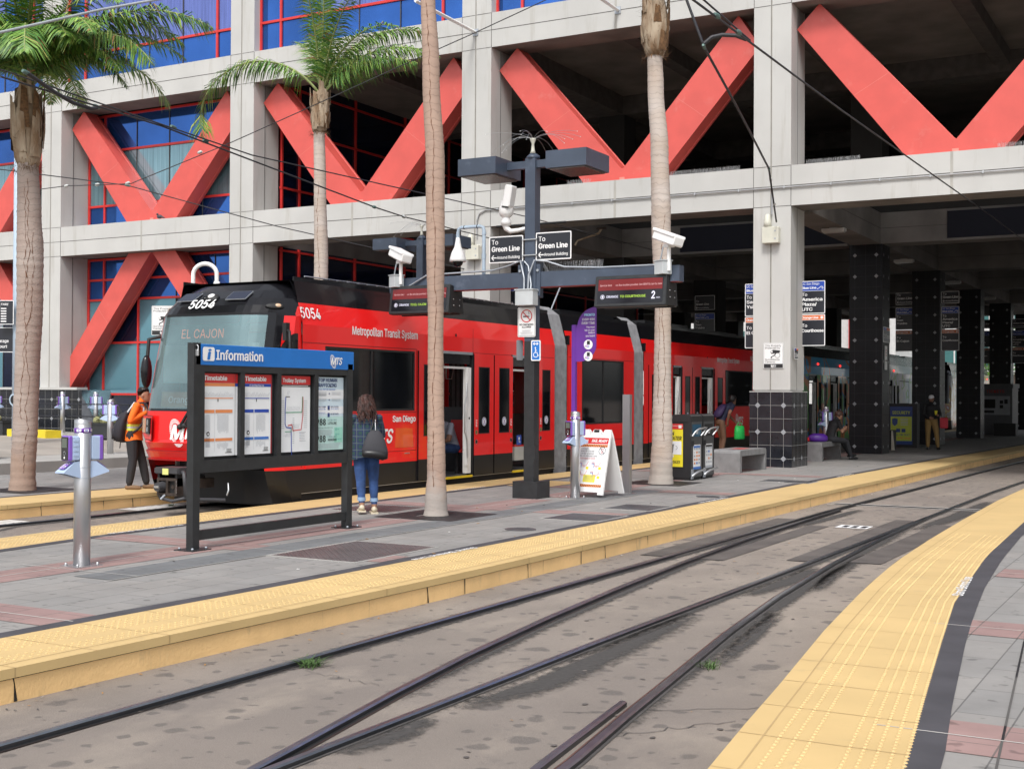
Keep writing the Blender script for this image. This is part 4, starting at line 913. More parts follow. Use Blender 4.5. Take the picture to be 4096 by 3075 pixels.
mb.box(XC+.40, XC+.95, 21.05, 21.55, .53, .58, SRED); mb.box(XC+.40, XC+.95, 21.55, 21.62, .53, 1.15, SRED); mb.tube([(XC+.7, 21.3, .1), (XC+.7, 21.3, .53)], .05, INTD, 8)
mb.box(XC+.55, XC+1.1, 22.9, 23.3, .30, .58, INTW); mb.box(XC+.55, XC+1.1, 22.9, 23.3, .58, .62, SRED)
wbuild(mb, 'interior_fittings', T1)
mb = MB(frame((XC+1.12, 22.95, .62), (0, 1, 0), (1, 0, 0))); mb.box(0, .2, 0, .2, 0, .004, SBLU); mb.disc(.1, .13, .03, .006, LETT); mb.line2([(.1, .1), (.1, .06), (.15, .06)], .015, .006, LETT); wbuild(mb, 'wheelchair_sticker', T1)
# cab: desk, back wall, LED destination, line card
mb = MB(); mb.box(XC-1.1, XC+1.1, YA-.1, YA-.04, .2, 2.6, INTD); mb.box(XC-1.05, XC+1.05, 14.9, 15.3, .9, 1.25, INTD); mb.box(XC-1.02, XC+.95, 15.10, 15.115, 1.80, 2.42, mat('windshield_reflection_panel', (.42, .60, .62), .6))  # teal panel added behind the glass, standing in for the windshield's bright reflection
mb.box(XC+.1, XC+.7, YA-.16, YA-.1, 1.2, 2.3, INTD); wbuild(mb, 'cab_interior', T1)
LED = mat('amber_led', (.9, .25, .08), .5, emit=(1, .25, .08), es=.55)
mb = MB(frame((XC-.52, 14.98, 2.50), (1, 0, 0), (0, -1, .12))); mb.box(-.35, 1.35, -.10, .22, -.03, -.005, TBLK); mb.text('EL CAJON', 0, 0, .14, LED, w=.86, z=.003, bold=0); wbuild(mb, 'destination_sign', T1)
mb = MB(frame((XC-.70, 14.72, 1.42), (1, 0, 0), (0, -1, .15))); mb.box(0, 1.1, 0, .24, -.01, 0, mat('line_card', (.45, .20, .05), .5)); mb.text('Orange Line', .15, .07, .1, LETT, w=.85, z=.004, bold=.02); wbuild(mb, 'line_card', T1)
# front fittings
def on_front(u, z):
    k = max(i for i in range(len(prof)) if prof[i][0] <= z); k = min(k, len(prof)-2); t = (z-prof[k][0])/(prof[k+1][0]-prof[k][0])
    j = (u+1)/2*26; a = int(min(j, 25)); fr_ = j-a
    p = V(rows[k][a]).lerp(V(rows[k][a+1]), fr_).lerp(V(rows[k+1][a]).lerp(V(rows[k+1][a+1]), fr_), t)
    du = (V(rows[k][min(a+1, 26)])-V(rows[k][a])).normalized(); dz = (V(rows[k+1][a])-V(rows[k][a])).normalized(); n = du.cross(dz).normalized()
    return p, du, n
def front_patch(u, z, off=.01): p, du, n = on_front(u, z); return frame(p+n*off, du, n)
for s in (-1, 1):
    M = front_patch(s*.50, 1.12, .012); mb = MB(M)
    mb.poly([(-.27, -.13), (-.10, -.22), (.27, -.22), (.27, .17), (-.27, .17)], 0, TREDD)
    mb.poly([(-.25, -.12), (-.09, -.2), (.25, -.2), (.25, .155), (-.25, .155)], .004, TRED)
    mb.box(-.22, -.10, -.10, .12, .004, .02, mat('lamp_lens_amber', (.55, .38, .25), .2) if 'lamp_lens_amber' not in MATS else MATS['lamp_lens_amber'])
    mb.box(.0, .2, -.12, .13, .004, .03, TBLK); mb.disc(.1, .06, .05, .034, ALU); mb.disc(.1, -.05, .045, .034, GALV)
    wbuild(mb, 'headlight', T1)
mb = MB(front_patch(-.12, .93, .016)); mts(mb, -.1, 0, .22, LETT); wbuild(mb, 'front_lettering', T1)
mb = MB(front_patch(-.14, 2.93, .02)); mb.text('5054', -.1, .02, .17, LETT, w=.52, z=.01, bold=.02, shear=.1); wbuild(mb, 'fleet_number', T1)
for u in (-.30, .26):
    mb = MB(front_patch(u, 3.14, .012)); mb.box(-.19, .19, -.12, .13, 0, .012, GALV); mb.box(-.18, .18, -.11, .12, .012, .016, GLD); wbuild(mb, 'roof_light_panel', T1)
mb = MB(front_patch(-.03, 3.12, .01)); mb.ball((0, 0, 0), (.15, .11, .05), BLK); mb.ball((.02, 0, .04), (.06, .06, .03), WHITE); mb.ball((-.09, -.03, .03), (.05, .06, .03), TWIN); wbuild(mb, 'headlight', T1)
for u in (-.78, .66): mb = MB(front_patch(u, 2.98, .01)); mb.ball((0, 0, 0), (.15, .055, .03), BLK); mb.ball((.05, 0, .02), (.05, .035, .02), MATS['lamp_lens_amber']); wbuild(mb, 'marker_light', T1)
M = front_patch(-.06, 1.12, .03); mb = MB(M)
for dx, dy in ((0, 0), (.09, .02)):
    mb.tube([(dx, dy, .02), (dx+.42, .55+dy, .05)], .025, BLK, 6); mb.ball((dx, dy, .02), .045, BLK)
mb.tube([(.3, .2, .05), (.34, .62, .03)], .012, BLK, 5); wbuild(mb, 'windshield_wiper', T1)
# coupler, hoses, underframe
CPM = mat('coupler_iron', (.075, .055, .045), .6, metal=.3, var=.5, scale=9); HOSE = mat('rubber_hose', (.05, .05, .055), .5)
cx = XC+.03; cy = NY-.42; K = .66; CM = Matrix.Translation((cx, cy, .12)) @ Matrix.Scale(K, 4) @ Matrix.Translation((-cx, -cy, 0)); mb = MB(CM)
mb.prism([(cx-.36, cy+.0), (cx+.36, cy+.0), (cx+.36, cy+.5), (cx-.36, cy+.5)], .47, .62, HOSE); mb.prism([(cx-.34, cy-.06), (cx+.34, cy-.06), (cx+.36, cy), (cx-.36, cy)], .49, .60, HOSE)
mb.box(cx-.09, cx+.09, cy-.07, cy-.062, .46, .60, mat('sticker_yellow', (.75, .75, .25), .5)); mb.box(cx-.30, cx-.24, cy, cy+.4, .2, .47, BLK); mb.box(cx+.24, cx+.30, cy, cy+.4, .2, .47, BLK)
for a in ((-.30, .30, .32, .38), (-.30, .30, -.02, .04), (-.30, -.24, .04, .32), (.24, .30, .04, .32), (-.03, .03, .04, .32)): mb.box(cx+a[0], cx+a[1], cy-.02, cy+.25, a[2], a[3], CPM)
mb.tube([(cx-.15, cy-.18, .18), (cx-.15, cy+.1, .18)], [.10, .14], HOSE, 12); mb.box(cx-.22, cx-.08, cy-.20, cy-.18, .16, .21, ALU); mb.box(cx+.03, cx+.24, cy+.05, cy+.08, .04, .32, BLK); mb.tube([(cx+.13, cy+.03, .18), (cx+.13, cy+.1, .18)], .05, CPM, 8)
mb.tube([(cx-.05, cy-.02, -.0), (cx-.12, cy-.08, -.1)], .028, GALV, 8)
mb.box(cx-.12, cx+.12, cy+.2, cy+1.4, .1, .32, CPM)
for k in range(10): mb.cyl((cx+.31, cy-.03, .06+.03*k), (cx+.31, cy-.045, .06+.03*k), .008, ALU, 6)
wbuild(mb, 'coupler', T1)
mb = MB(CM)
mb.tube([(cx+.36, cy+.1, .52), (cx+.50, cy, .5), (cx+.53, cy, .3), (cx+.50, cy+.05, .0), (cx+.6, cy+.3, -.1), (cx+.9, cy+.9, -.14)], .045, HOSE, 10)
mb.tube([(cx-.32, cy+.1, .1), (cx-.2, cy, -.08), (cx+.2, cy-.05, -.13), (cx+.5, cy+.1, -.05)], .04, HOSE, 8)
mb.tube([(cx-.5, cy+.4, .2), (cx-.45, cy+.2, -.08)], .035, BLK, 6)
mb.tube([(cx+1.0, cy+.9, .25), (cx+1.1, cy+.8, .1), (cx+1.05, cy+.8, -.02)], .02, ALU, 6)
wbuild(mb, 'hose', T1)
mb = MB()
for y in (16.1, 18.0, 33, 35.2):
    for s in (-1, 1): mb.tube([(XC+s*.72, y, .12), (XC+s*.86, y, .12)], .30, GALV, 20); mb.tube([(XC+s*.86, y, .12), (XC+s*.9, y, .12)], .12, CPM, 12)
mb.box(XC-1.15, XC+1.2, 15.5, 16.0, -.1, .46, BLK); mb.box(XC-.6, XC+.6, 15.7, 38, -.05, .09, BLK); mb.box(XC+.55, XC+1.22, 15.25, 15.75, -.05, .46, SKIRT)
wbuild(mb, 'bogie', T1)
# roof equipment, pantograph
mb = MB()
for a, b, z in ((17.4, 19.5, .14), (19.9, 22.0, .12), (25.2, 28.1, .14), (30.0, 33.0, .16), (33.6, 37, .12)): q = MB(); q.box(XC-.8, XC+.95, a, b, 3.42, 3.42+z, TBLK); wbuild(q, 'roof_equipment', T1)
for k in range(26): y = 16.6+k*.28; mb.box(XC+1.0, XC+1.14, y, y+.18, 3.46, 3.50, BLK)
mb.tube([(XC+1.1, 16, 3.5), (XC+1.1, 24.1, 3.5)], .012, ALU, 5); wbuild(mb, 'roof_rail', T1)
mb = MB(); mb.tube([(XC-.3, 25.5, 3.56), (XC-.3, 27.0, 4.45)], .05, GALV, 10); mb.tube([(XC+.3, 26.0, 3.56), (XC+.1, 27.1, 4.45)], .02, GALV, 6); mb.tube([(XC-.2, 27.0, 4.45), (XC-.2, 25.6, 5.5)], .035, GALV, 8); mb.tube([(XC-.9, 25.6, 5.55), (XC+.9, 25.6, 5.55)], .025, BLK, 8)
mb.box(XC-.5, XC+.5, 25.2, 25.5, 3.42, 3.6, BLK); wbuild(mb, 'pantograph', T1)
# --- the units behind it, deep under the building
def wrap(name, c1, c2, c3, sc):
    m = mat(name, c1, .3, coat=.5); n = m.node_tree.nodes; L = m.node_tree.links; r_ = [x for x in n if x.type == 'VALTORGB'][0]; r_.color_ramp.interpolation = 'CONSTANT'
    for e in list(r_.color_ramp.elements)[1:]: r_.color_ramp.elements.remove(e)
    r_.color_ramp.elements[0].position = 0; r_.color_ramp.elements[0].color = (*c1, 1)
    for p, c in ((.47, c2), (.58, c3), (.64, c1)): e = r_.color_ramp.elements.new(p); e.color = (*c, 1)
    [x for x in n if x.type == 'TEX_NOISE'][0].inputs['Scale'].default_value = sc; [x for x in n if x.type == 'TEX_NOISE'][0].inputs['Detail'].default_value = 1.5
    return m
W1a = wrap('blue_wrap', (.05, .42, .78), (.05, .42, .78), (.50, .18, .07), .9); W1b = wrap('picture_wrap', (.12, .48, .08), (.75, .26, .06), (.04, .25, .5), 1.0); W1c = wrap('silver_wrap', (.62, .58, .72), (.7, .66, .7), (.36, .48, .20), 1.2)
def far_unit(y0, y1, label, top, low, halves=None):
    t = thing('trolley', label, 'trolley', (XC, y0, TZ)); hs = []; y = y0+2
    n1 = nose(t, y0, 1, red=low, full=False, glass=TWIN); nose(t, y1, -1, red=low, full=False, glass=TWIN)
    ya, yb = y0+1.12, y1-1.12; cuts = [ya]; 
    segs = []; y = ya
    while y < yb-1: segs.append((y, min(y+9.0, yb))); y += 9.0
    for k, (a, b) in enumerate(segs):
        dm = [(a+1.4, a+2.3), (a+4.2, a+5.1)] if b-a > 6 else []
        tp, lo = (top, low) if not halves or k == 0 else halves
        body_section(t, a, b-.0, [(p, q, .10, 2.42) for p, q in dm], red=tp, low=lo, redlow=2.44)
        for p, q in dm: doorway(t, p, q); leaf(t, q+.03, q+.7, 1, red=lo, low=lo); leaf(t, q+.74, q+1.4, 2, red=lo, low=lo)
        if b-a > 7: window(t, a+6.6, a+8.6)
        mb = MB()
        for q in (2.6, 5.6): mb.ball((XC+HW-.02, a+q, 2.82), (.03, .10, .04), TAIL)
        wbuild(mb, 'marker_light', t)
        mb = MB(); mb.box(XC-.8, XC+.95, a+.5, b-.6, 3.42, 3.58, TBLK); wbuild(mb, 'roof_equipment', t)
    return t
TAIL = mat('red_marker_lamp', (.6, .02, .02), .3, emit=(1, .03, .02), es=1.6)
far_unit(41.0, 67.0, 'trolley wrapped in blue and painted pictures standing in the shade behind the red one', W1a, W1b, (W1c, W1c))
far_unit(69.5, 84, 'distant trolley in bright colours at the far mouth of the station', wrap('bright_wrap', (.7, .7, .68), (.65, .45, .08), (.35, .10, .08), 1.4), wrap('bright_wrap_low', (.62, .62, .62), (.5, .35, .1), (.4, .12, .1), 1.6))
# ------------------------------------------------------------ information board
IB = thing('information_board', 'black framed information board with blue header and four posters standing on two posts', 'information board', (-9.35, 9.98, 0))
for y, h in ((0, 2.16), (2.67, 2.0)):
    mb = MB(); mb.box(-.045, .045, y-.05, y+.05, .012, h, BLACK); mb.build('post', IB)
    p = MB(); p.box(-.13, .13, y-.14, y+.14, .002, .014, BLACK)
    for a in (-.09, .09):
        for b in (-.1, .1): p.lathe([(.014, .014), (.014, .03), (.008, .036)], GALV, 8, (a, y+b))
    p.build('base_plate', IB)
mb = MB(); mb.box(-.03, .03, .05, 2.62, .10, .20, BLACK); mb.box(-.042, .04, .05, 2.62, .80, .93, BLACK); mb.box(-.042, .04, .05, 2.62, 1.86, 1.95, BLACK)
for y in (.05, .68, 1.30, 1.98, 2.60): mb.box(-.042, .04, y, y+(.07 if y < 2.5 else .03), .93, 1.86, BLACK)
mb.box(-.03, -.02, .05, 2.62, .9, 1.95, BLK); mb.build('frame', IB)
mb = MB(); mb.rbox(-.02, 2.74, -.045, .052, 1.93, 2.15, .01, IBLU, M=Matrix(((0, -1, 0, 0), (1, 0, 0, 0), (0, 0, 1, 0), (0, 0, 0, 1))))
hd = mb.build('header', IB)
mb = MB(frame((.048, 0, 1.93), (0, 1, 0), (1, 0, 0)))
mb.poly([(.09, .045), (.24, .045), (.255, .06), (.255, .175), (.24, .19), (.09, .19), (.075, .175), (.075, .06)], .002, LETT)
mb.text('i', .135, .06, .105, IBLU, w=.05, z=.005, bold=.03, shear=.2); mb.text('Information', .275, .062, .10, LETT, w=.76, z=.003, bold=.028)
mts(mb, 2.26, .055, .085, LETT); mb.build('lettering', hd)
random.seed(21)
def poster(y, z0, z1, w, kind):
    mb = MB(frame((-.005, y, z0), (0, 1, 0), (1, 0, 0))); H = z1-z0; c = {'o': SORG2, 'b': SBLU, 's': INK}.get(kind)
    def fine(x0, x1, y0, y1, st=.012, m=GREYI, hgt=.004):
        q = y0
        while q < y1: mb.rect(x0, x1-(random.random()*.15*(x1-x0)), q, q+hgt, .004, m); q += st
    if kind in 'ob':
        mb.rect(0, w, 0, H, 0, PAPER); mb.rect(0, w, H-.10, H, .002, SRED); mb.text('Timetable', .05, H-.072, .048, LETT, w=.36, z=.004, bold=.03)
        mb.rect(0, w, H-.135, H-.102, .002, c)
        if kind == 'b': mb.text('UC San Diego Blue Line', w*.5, H-.128, .018, LETT, w=w*.5, al='c', z=.004)
        for k in range(26): x = .03+k*(w-.06)/26; mb.line2([(x, H-.25), (x+.022, H-.25+.03+.03*random.random())], .003, .004, GREYI)
        mb.rect(.02, w-.03, H-.268, H-.258, .004, c); mb.add([(w*.5-.006, H-.30, .004), (w*.5+.006, H-.30, .004), (w*.5+.006, H-.268, .004), (w*.5-.006, H-.268, .004)], [(0, 1, 2, 3)], INK)
        for x0, x1 in ((0, w*.40), (w*.43, w*.93)):
            mb.rect(x0, x1, H-.42, H-.385, .004, c); mb.rect(x0, x1, H-.72, H-.69, .004, c if kind == 'o' else SBLU2)
            for xa in [x0+.03+.018*i for i in range(int((x1-x0-.08)/.018))]:
                fine(xa, xa+.010, H-.60-(.05*random.random()), H-.44, .010, GREYI, .005)
                if xa > w*.35 or kind == 'b': fine(xa, xa+.010, .06+.05*random.random(), H-.74, .010, GREYI, .005)
        mb.rect(w*.405, w*.41, .05, H-.38, .004, GREYI); mb.disc(w*.22, .24, .024, .005, INK); mb.disc(w*.22, .238, .012, .006, PAPER); fine(w*.15, w*.29, .10, .20, .009)
        mb.rect(w*.72, w*.92, .03, .036, .004, INK); fine(w*.76, w*.92, .04, .08, .01, INK)
        if kind == 'o': mb.rect(w, w+.045, 0, H, 0, PAPER); mb.rect(w+.002, w+.045, H-.1, H, .002, SRED); mb.rect(w+.002, w+.045, H-.135, H-.102, .002, SBLU); mb.rect(w-.001, w+.003, 0, H, .006, BLK)
        else: mb.rect(w, w+.02, 0, H, 0, SRED2); mb.rect(w+.02, w+.05, 0, H, -.001, BLK)
    elif kind == 's':
        mb.rect(0, w, 0, H, 0, PAPER); mb.rect(0, w, H-.10, H, .002, SRED); mb.text('Trolley System', .045, H-.074, .045, LETT, w=.42, z=.004, bold=.025); mb.rect(0, w, H-.125, H-.102, .003, INK); fine(.04, w-.04, H-.117, H-.112, .01, LETT, .006)
        B, G_, Rr = SBLU, MAPG, SRED
        mb.line2([(.10, H-.24), (.09, H-.40), (.09, H-.55), (.11, H-.59), (.20, H-.60), (.21, H-.96*H/ .87+.04)], .011, .006, B)
        mb.line2([(.10, H-.24), (.17, H-.24)], .009, .006, INK); mb.line2([(.10, H-.42), (.39, H-.42), (.40, H-.34), (.40, H-.24)], .010, .007, G_)
        mb.line2([(.41, H-.24), (.41, H-.45), (.38, H-.62), (.23, H-.63), (.21, H-.56), (.14, H-.57)], .010, .008, Rr); mb.line2([(.09, H-.64), (.20, H-.64), (.20, H-.60)], .009, .007, G_)
        for x0, x1, zz in ((.12, .37, H-.40), (.13, .36, H-.605), (.10, .2, H-.70), (.12, .19, H-.22)):
            for k in range(int((x1-x0)/.024)): mb.line2([(x0+k*.024, zz), (x0+k*.024+.025, zz+.05)], .0035, .004, GREYI)
        for k in range(14): mb.rect(.225, .26, .10+k*.022, .105+k*.022, .004, GREYI); mb.rect(.02, .075, H-.60+k*.024, H-.595+k*.024, .004, GREYI); mb.rect(.43, .49, H-.60+k*.024, H-.595+k*.024, .004, GREYI)
        for a, b in (((.35, .22), (.47, .225)), ((.35, .12), (.47, .125))): mb.rect(a[0], b[0], a[1], b[1], .004, GREYI)
        for k in range(5): mb.disc(.362, .14+.018*k, .005, .005, (Rr, B, G_, B, B)[k], n=8); mb.rect(.375, .45, .138+.018*k, .142+.018*k, .004, GREYI)
        mb.rect(.06, .13, .19, .193, .004, GREYI)
    else:
        mb.rect(0, w, H*.46, H, 0, SKYP); mb.rect(0, w, 0, H*.46, 0, MINT); mb.rect(0, w, H*.70, H*.83, .001, PAPER); mb.rect(0, w, H*.50, H*.60, .001, PAPER)
        mb.text('STOP HUMAN', -.0, H-.055, .042, SBLU3, w=.40, z=.004, bold=.02); mb.text('TRAFFICKING', -.0, H-.115, .042, SBLU3, w=.39, z=.004, bold=.02); mb.text('¡NO! A LA TRATA DE PERSONAS', 0, H-.155, .02, IBLU, w=.36, z=.004, shear=.2, bold=0)
        for k in range(5): mb.rect(.01, .19, H*.74+k*.012-.03*(k > 2), H*.743+k*.012-.03*(k > 2), .004, GREYI)
        for yk in (H*.775, H*.69):
            mb.line2([(.225, yk), (.255, yk)], .005, .005, SBLU3); mb.line2([(.245, yk+.01), (.256, yk), (.245, yk-.01)], .005, .005, SBLU3)
            for k in range(4): mb.rect(.29, .47, yk-.014+k*.010, yk-.011+k*.010, .004, GREYI); mb.rect(.01, .19, yk-.014+k*.010, yk-.011+k*.010, .004, GREYI)
        mb.rect(-.0, .018, H*.575, H*.60, .004, SBLU3); mb.text('CALL / LLAMA', .03, H*.585, .016, SBLU3, w=.15, z=.004, bold=.01); mb.text('1-888-373-7888', .03, H*.553, .016, IBLU, w=.14, z=.004, bold=0); mb.text('1-888-539-2373', .03, H*.50, .016, IBLU, w=.14, z=.004, bold=0)
        for k, (s1, s2) in enumerate((('TEXT / TEXTEA', '233733 ("BeFree")'), ('LIVE CHAT / CHATEA', ''))):
            zz = H*.585-.085*k; mb.poly([(.215, zz-.03), (.255, zz-.03), (.255, zz+.02), (.215, zz+.02)], .004, SBLU3); mb.text(s1, .27, zz, .016, SBLU3, w=.16, z=.004, bold=.01)
            if s2: mb.text(s2, .27, zz-.026, .015, IBLU, w=.17, z=.004, bold=0)
        for zz, a, b in ((H*.345, 'SUICIDE & CRISIS', 'LIFELINE'), (H*.115, 'LÍNEA DE', 'PREVENCIÓN DEL')):
            mb.text('988', 0, zz, .072, INK, w=.18, z=.004, bold=.02); mb.rect(.205, .208, zz, zz+.075, .004, GREYI); mb.text(a, .225, zz+.048, .018, INK2, w=.17, z=.004, bold=0); mb.text(b, .225, zz+.008, .026, INK, w=.17, z=.004, bold=.01)
        mb.text('you need to talk, the 988 Lifeline is here.', 0, H*.30, .013, INK, w=.32, z=.004, bold=0); fine(.0, .32, H*.20, H*.285, .011); fine(0, .5, .02, .075, .013)
        mb.rect(.35, .515, H*.10, H*.31, .002, MINT2)
        for k, s_ in enumerate(('Call', 'Text', 'Live Chat')): mb.ring2(.385, H*.28-.06*k, .010, .014, .004, TEALI); mb.text(s_, .41, H*.275-.06*k, .016, TEALI, z=.004, bold=0)
    return mb.build('poster', IB)
SORG2 = mat('orange_ink', (.80, .28, .10), .4); SBLU2 = mat('mid_blue_ink', (.05, .18, .55), .4); SRED2 = mat('dark_red_ink', (.35, .02, .03), .4); SBLU3 = mat('navy_ink', (.02, .05, .20), .4); INK2 = mat('teal_grey_ink', (.10, .22, .25), .5); MAPG = mat('map_green', (.05, .30, .16), .4); MINT2 = mat('mint_panel', (.33, .68, .55), .4); TEALI = mat('teal_ink', (.05, .35, .35), .4)
poster(.10, .965, 1.845, .535, 'o'); poster(.745, .965, 1.845, .49, 'b'); poster(1.395, .965, 1.84, .55, 's'); poster(2.065, .965, 1.835, .53, 'h')
mb = MB(); mb.rbox(-.03, .03, -.01, .01, 0, .07, .008, ALU, M=Matrix.Translation((.05, -.02, 2.02))); mb.tube([(.03, -.02, 2.09), (.03, -.02, 2.12), (.04, -.02, 2.135), (.065, -.02, 2.135), (.075, -.02, 2.12), (.075, -.02, 2.09)], .006, ALU, 6)
mb.build('padlock', IB)
# ------------------------------------------------------------ fare validators
SCRN = mat('validator_screen', (.02, .022, .024), .12, coat=.5); SCRG = mat('validator_lcd', (.12, .14, .12), .3)
def make_validator(label, loc, rz, both=True, group='fare validators on steel posts'):
    t = thing('fare_validator', label, 'fare validator', loc, rz, group)
    mb = MB(); mb.lathe([(.10, .012), (.10, 1.33)], STEEL, 28); 
    n = 28; mb.add([(.10*math.cos(2*math.pi*k/n), .10*math.sin(2*math.pi*k/n), 1.33) for k in range(n)]+[(.10*math.cos(2*math.pi*k/n), .10*math.sin(2*math.pi*k/n), 1.365+.02*math.cos(2*math.pi*k/n+2.6)) for k in range(n)], [(k, (k+1) % n, n+(k+1) % n, n+k) for k in range(n)]+[tuple(range(n, 2*n))], STEEL, True)
    for z in (.83, .93): mb.lathe([(.103, z), (.103, z+.006)], GALV, 28)
    mb.build('post', t)
    mb = MB(); mb.lathe([(.102, 1.255), (.102, 1.30)], PURP, 28)
    for k in range(7):
        a = R(-150+k*50); M = frame((.103*math.cos(a), .103*math.sin(a), 1.262), (-math.sin(a), math.cos(a), 0), (math.cos(a), math.sin(a), 0)); mb.box(-.03, .03, .004, .028, 0, .001, LETT, M=M); mb.disc(.0, .016, .008, .002, (SRED if k == 2 else SBLU), M=M, n=10) if k % 2 == 0 else mb.rect(-.02, .02, .01, .02, .002, SBLU, M=M)
    mb.build('card_band', t)
    mb = MB(); mb.box(-.19, .19, -.17, .17, 0, .012, STEEL)
    for a in (-.14, .14):
        for b in (-.12, .12): mb.lathe([(.018, .012), (.018, .028), (.008, .038)], ALU, 10, (a, b))
    mb.build('base_plate', t)
    for s in ((-1, 1) if both else (-1,)):
        M = Matrix.Rotation(R(0 if s < 0 else 180), 4, 'Z')
        mb = MB(M); mb.rbox(-.23, -.08, -.075, .075, 1.0, 1.225, .02, LAV, M=M)
        mb.rbox(-.245, -.185, -.078, .078, .995, 1.23, .02, PURP2, M=M)
        for k in range(4): mb.box(-.175, -.11, -.082, -.074, 1.04+.045*k, 1.06+.045*k, LAV)
        rd = mb.build('reader', t)
        q = MB(M @ frame((-.247, 0, .995), (0, -1, 0), (-1, 0, 0))); q.rbox(-.07, .07, 0, .004, .008, .225, .012, SCRN, M=M @ frame((-.247, 0, .995), (0, -1, 0), (-1, 0, 0)) @ Matrix(((1, 0, 0, 0), (0, 0, 1, 0), (0, 1, 0, 0), (0, 0, 0, 1))))
        q.rect(-.05, .05, .125, .21, .007, SCRG); q.disc(0, .07, .022, .007, GREYI, n=14); q.disc(0, .07, .018, .008, SCRN, n=14); q.rect(-.012, .012, .022, .04, .007, LETT); q.build('screen', rd)
        # wide card tray: a wedge that spreads downwards
        pr_ = [(-.07, .83), (-.07, .99), (-.15, .985), (-.315, .895), (-.315, .882)]
        mb = MB(M); w0, w1 = .06, .09
        ws = [.07, .06, .07, .095, .095]
        mb.add([(x, -w, z) for (x, z), w in zip(pr_, ws)]+[(x, w, z) for (x, z), w in zip(pr_, ws)], [(0, 1, 2, 3, 4)[::-1], (5, 6, 7, 8, 9)]+[(i, (i+1) % 5, 5+(i+1) % 5, 5+i) for i in range(4)], LAV)
        mb.add([(-.07, -.055, .84), (-.30, -.08, .880), (-.30, .08, .880), (-.07, .055, .84)], [(0, 1, 2, 3)], BLK)
        Ms = M @ frame((-.18, 0, .982), (0, -1, 0), (-.45, 0, .9))
        mb.box(-.055, .055, -.13, -.0, 0, .002, PURP2, M=Ms); 
        for k in range(5): mb.rect(-.045, .0, -.12+.023*k, -.11+.023*k, .004, LETT, M=Ms)
        for k in (0, 1): mb.disc(.03, -.035-.06*k, .018, .004, LETT, M=Ms, n=14); mb.rect(.024, .036, -.05-.06*k, -.025-.06*k, .005, INK, M=Ms)
        mb.build('card_tray', t)
    return t
fv = make_validator('nearest steel fare validator post with purple readers on both sides, left of the information board', (-9.37, 8.52, 0), R(82))
fv.scale = (.77, .77, 1)
copy_tree(fv, loc=(-9.02, 18.3, 0), rz=R(78), label='fare validator half hidden behind the white folding sign')
copy_tree(fv, loc=(-31.75, 28.05, .3), rz=R(80), label='far fare validator before the black tile wall just right of the leftmost palm')
copy_tree(fv, loc=(-31.1, 29.6-.8, .3), rz=R(60), label='far fare validator with a reader on each side, beside the stouter one before the railing')
copy_tree(fv, loc=(-23.9, 22.6, .12), rz=R(200), label='stouter fare validator on the sidewalk whose lower half hides behind the nearest one')
copy_tree(fv, loc=(-34.8, 28.0, .3), rz=R(75), label='far fare validator at the left edge beside the pale blue pole')
copy_tree(fv, loc=(-9.45, 34.7, 0), rz=R(60), label='fare validator in the shade beside the seated woman')
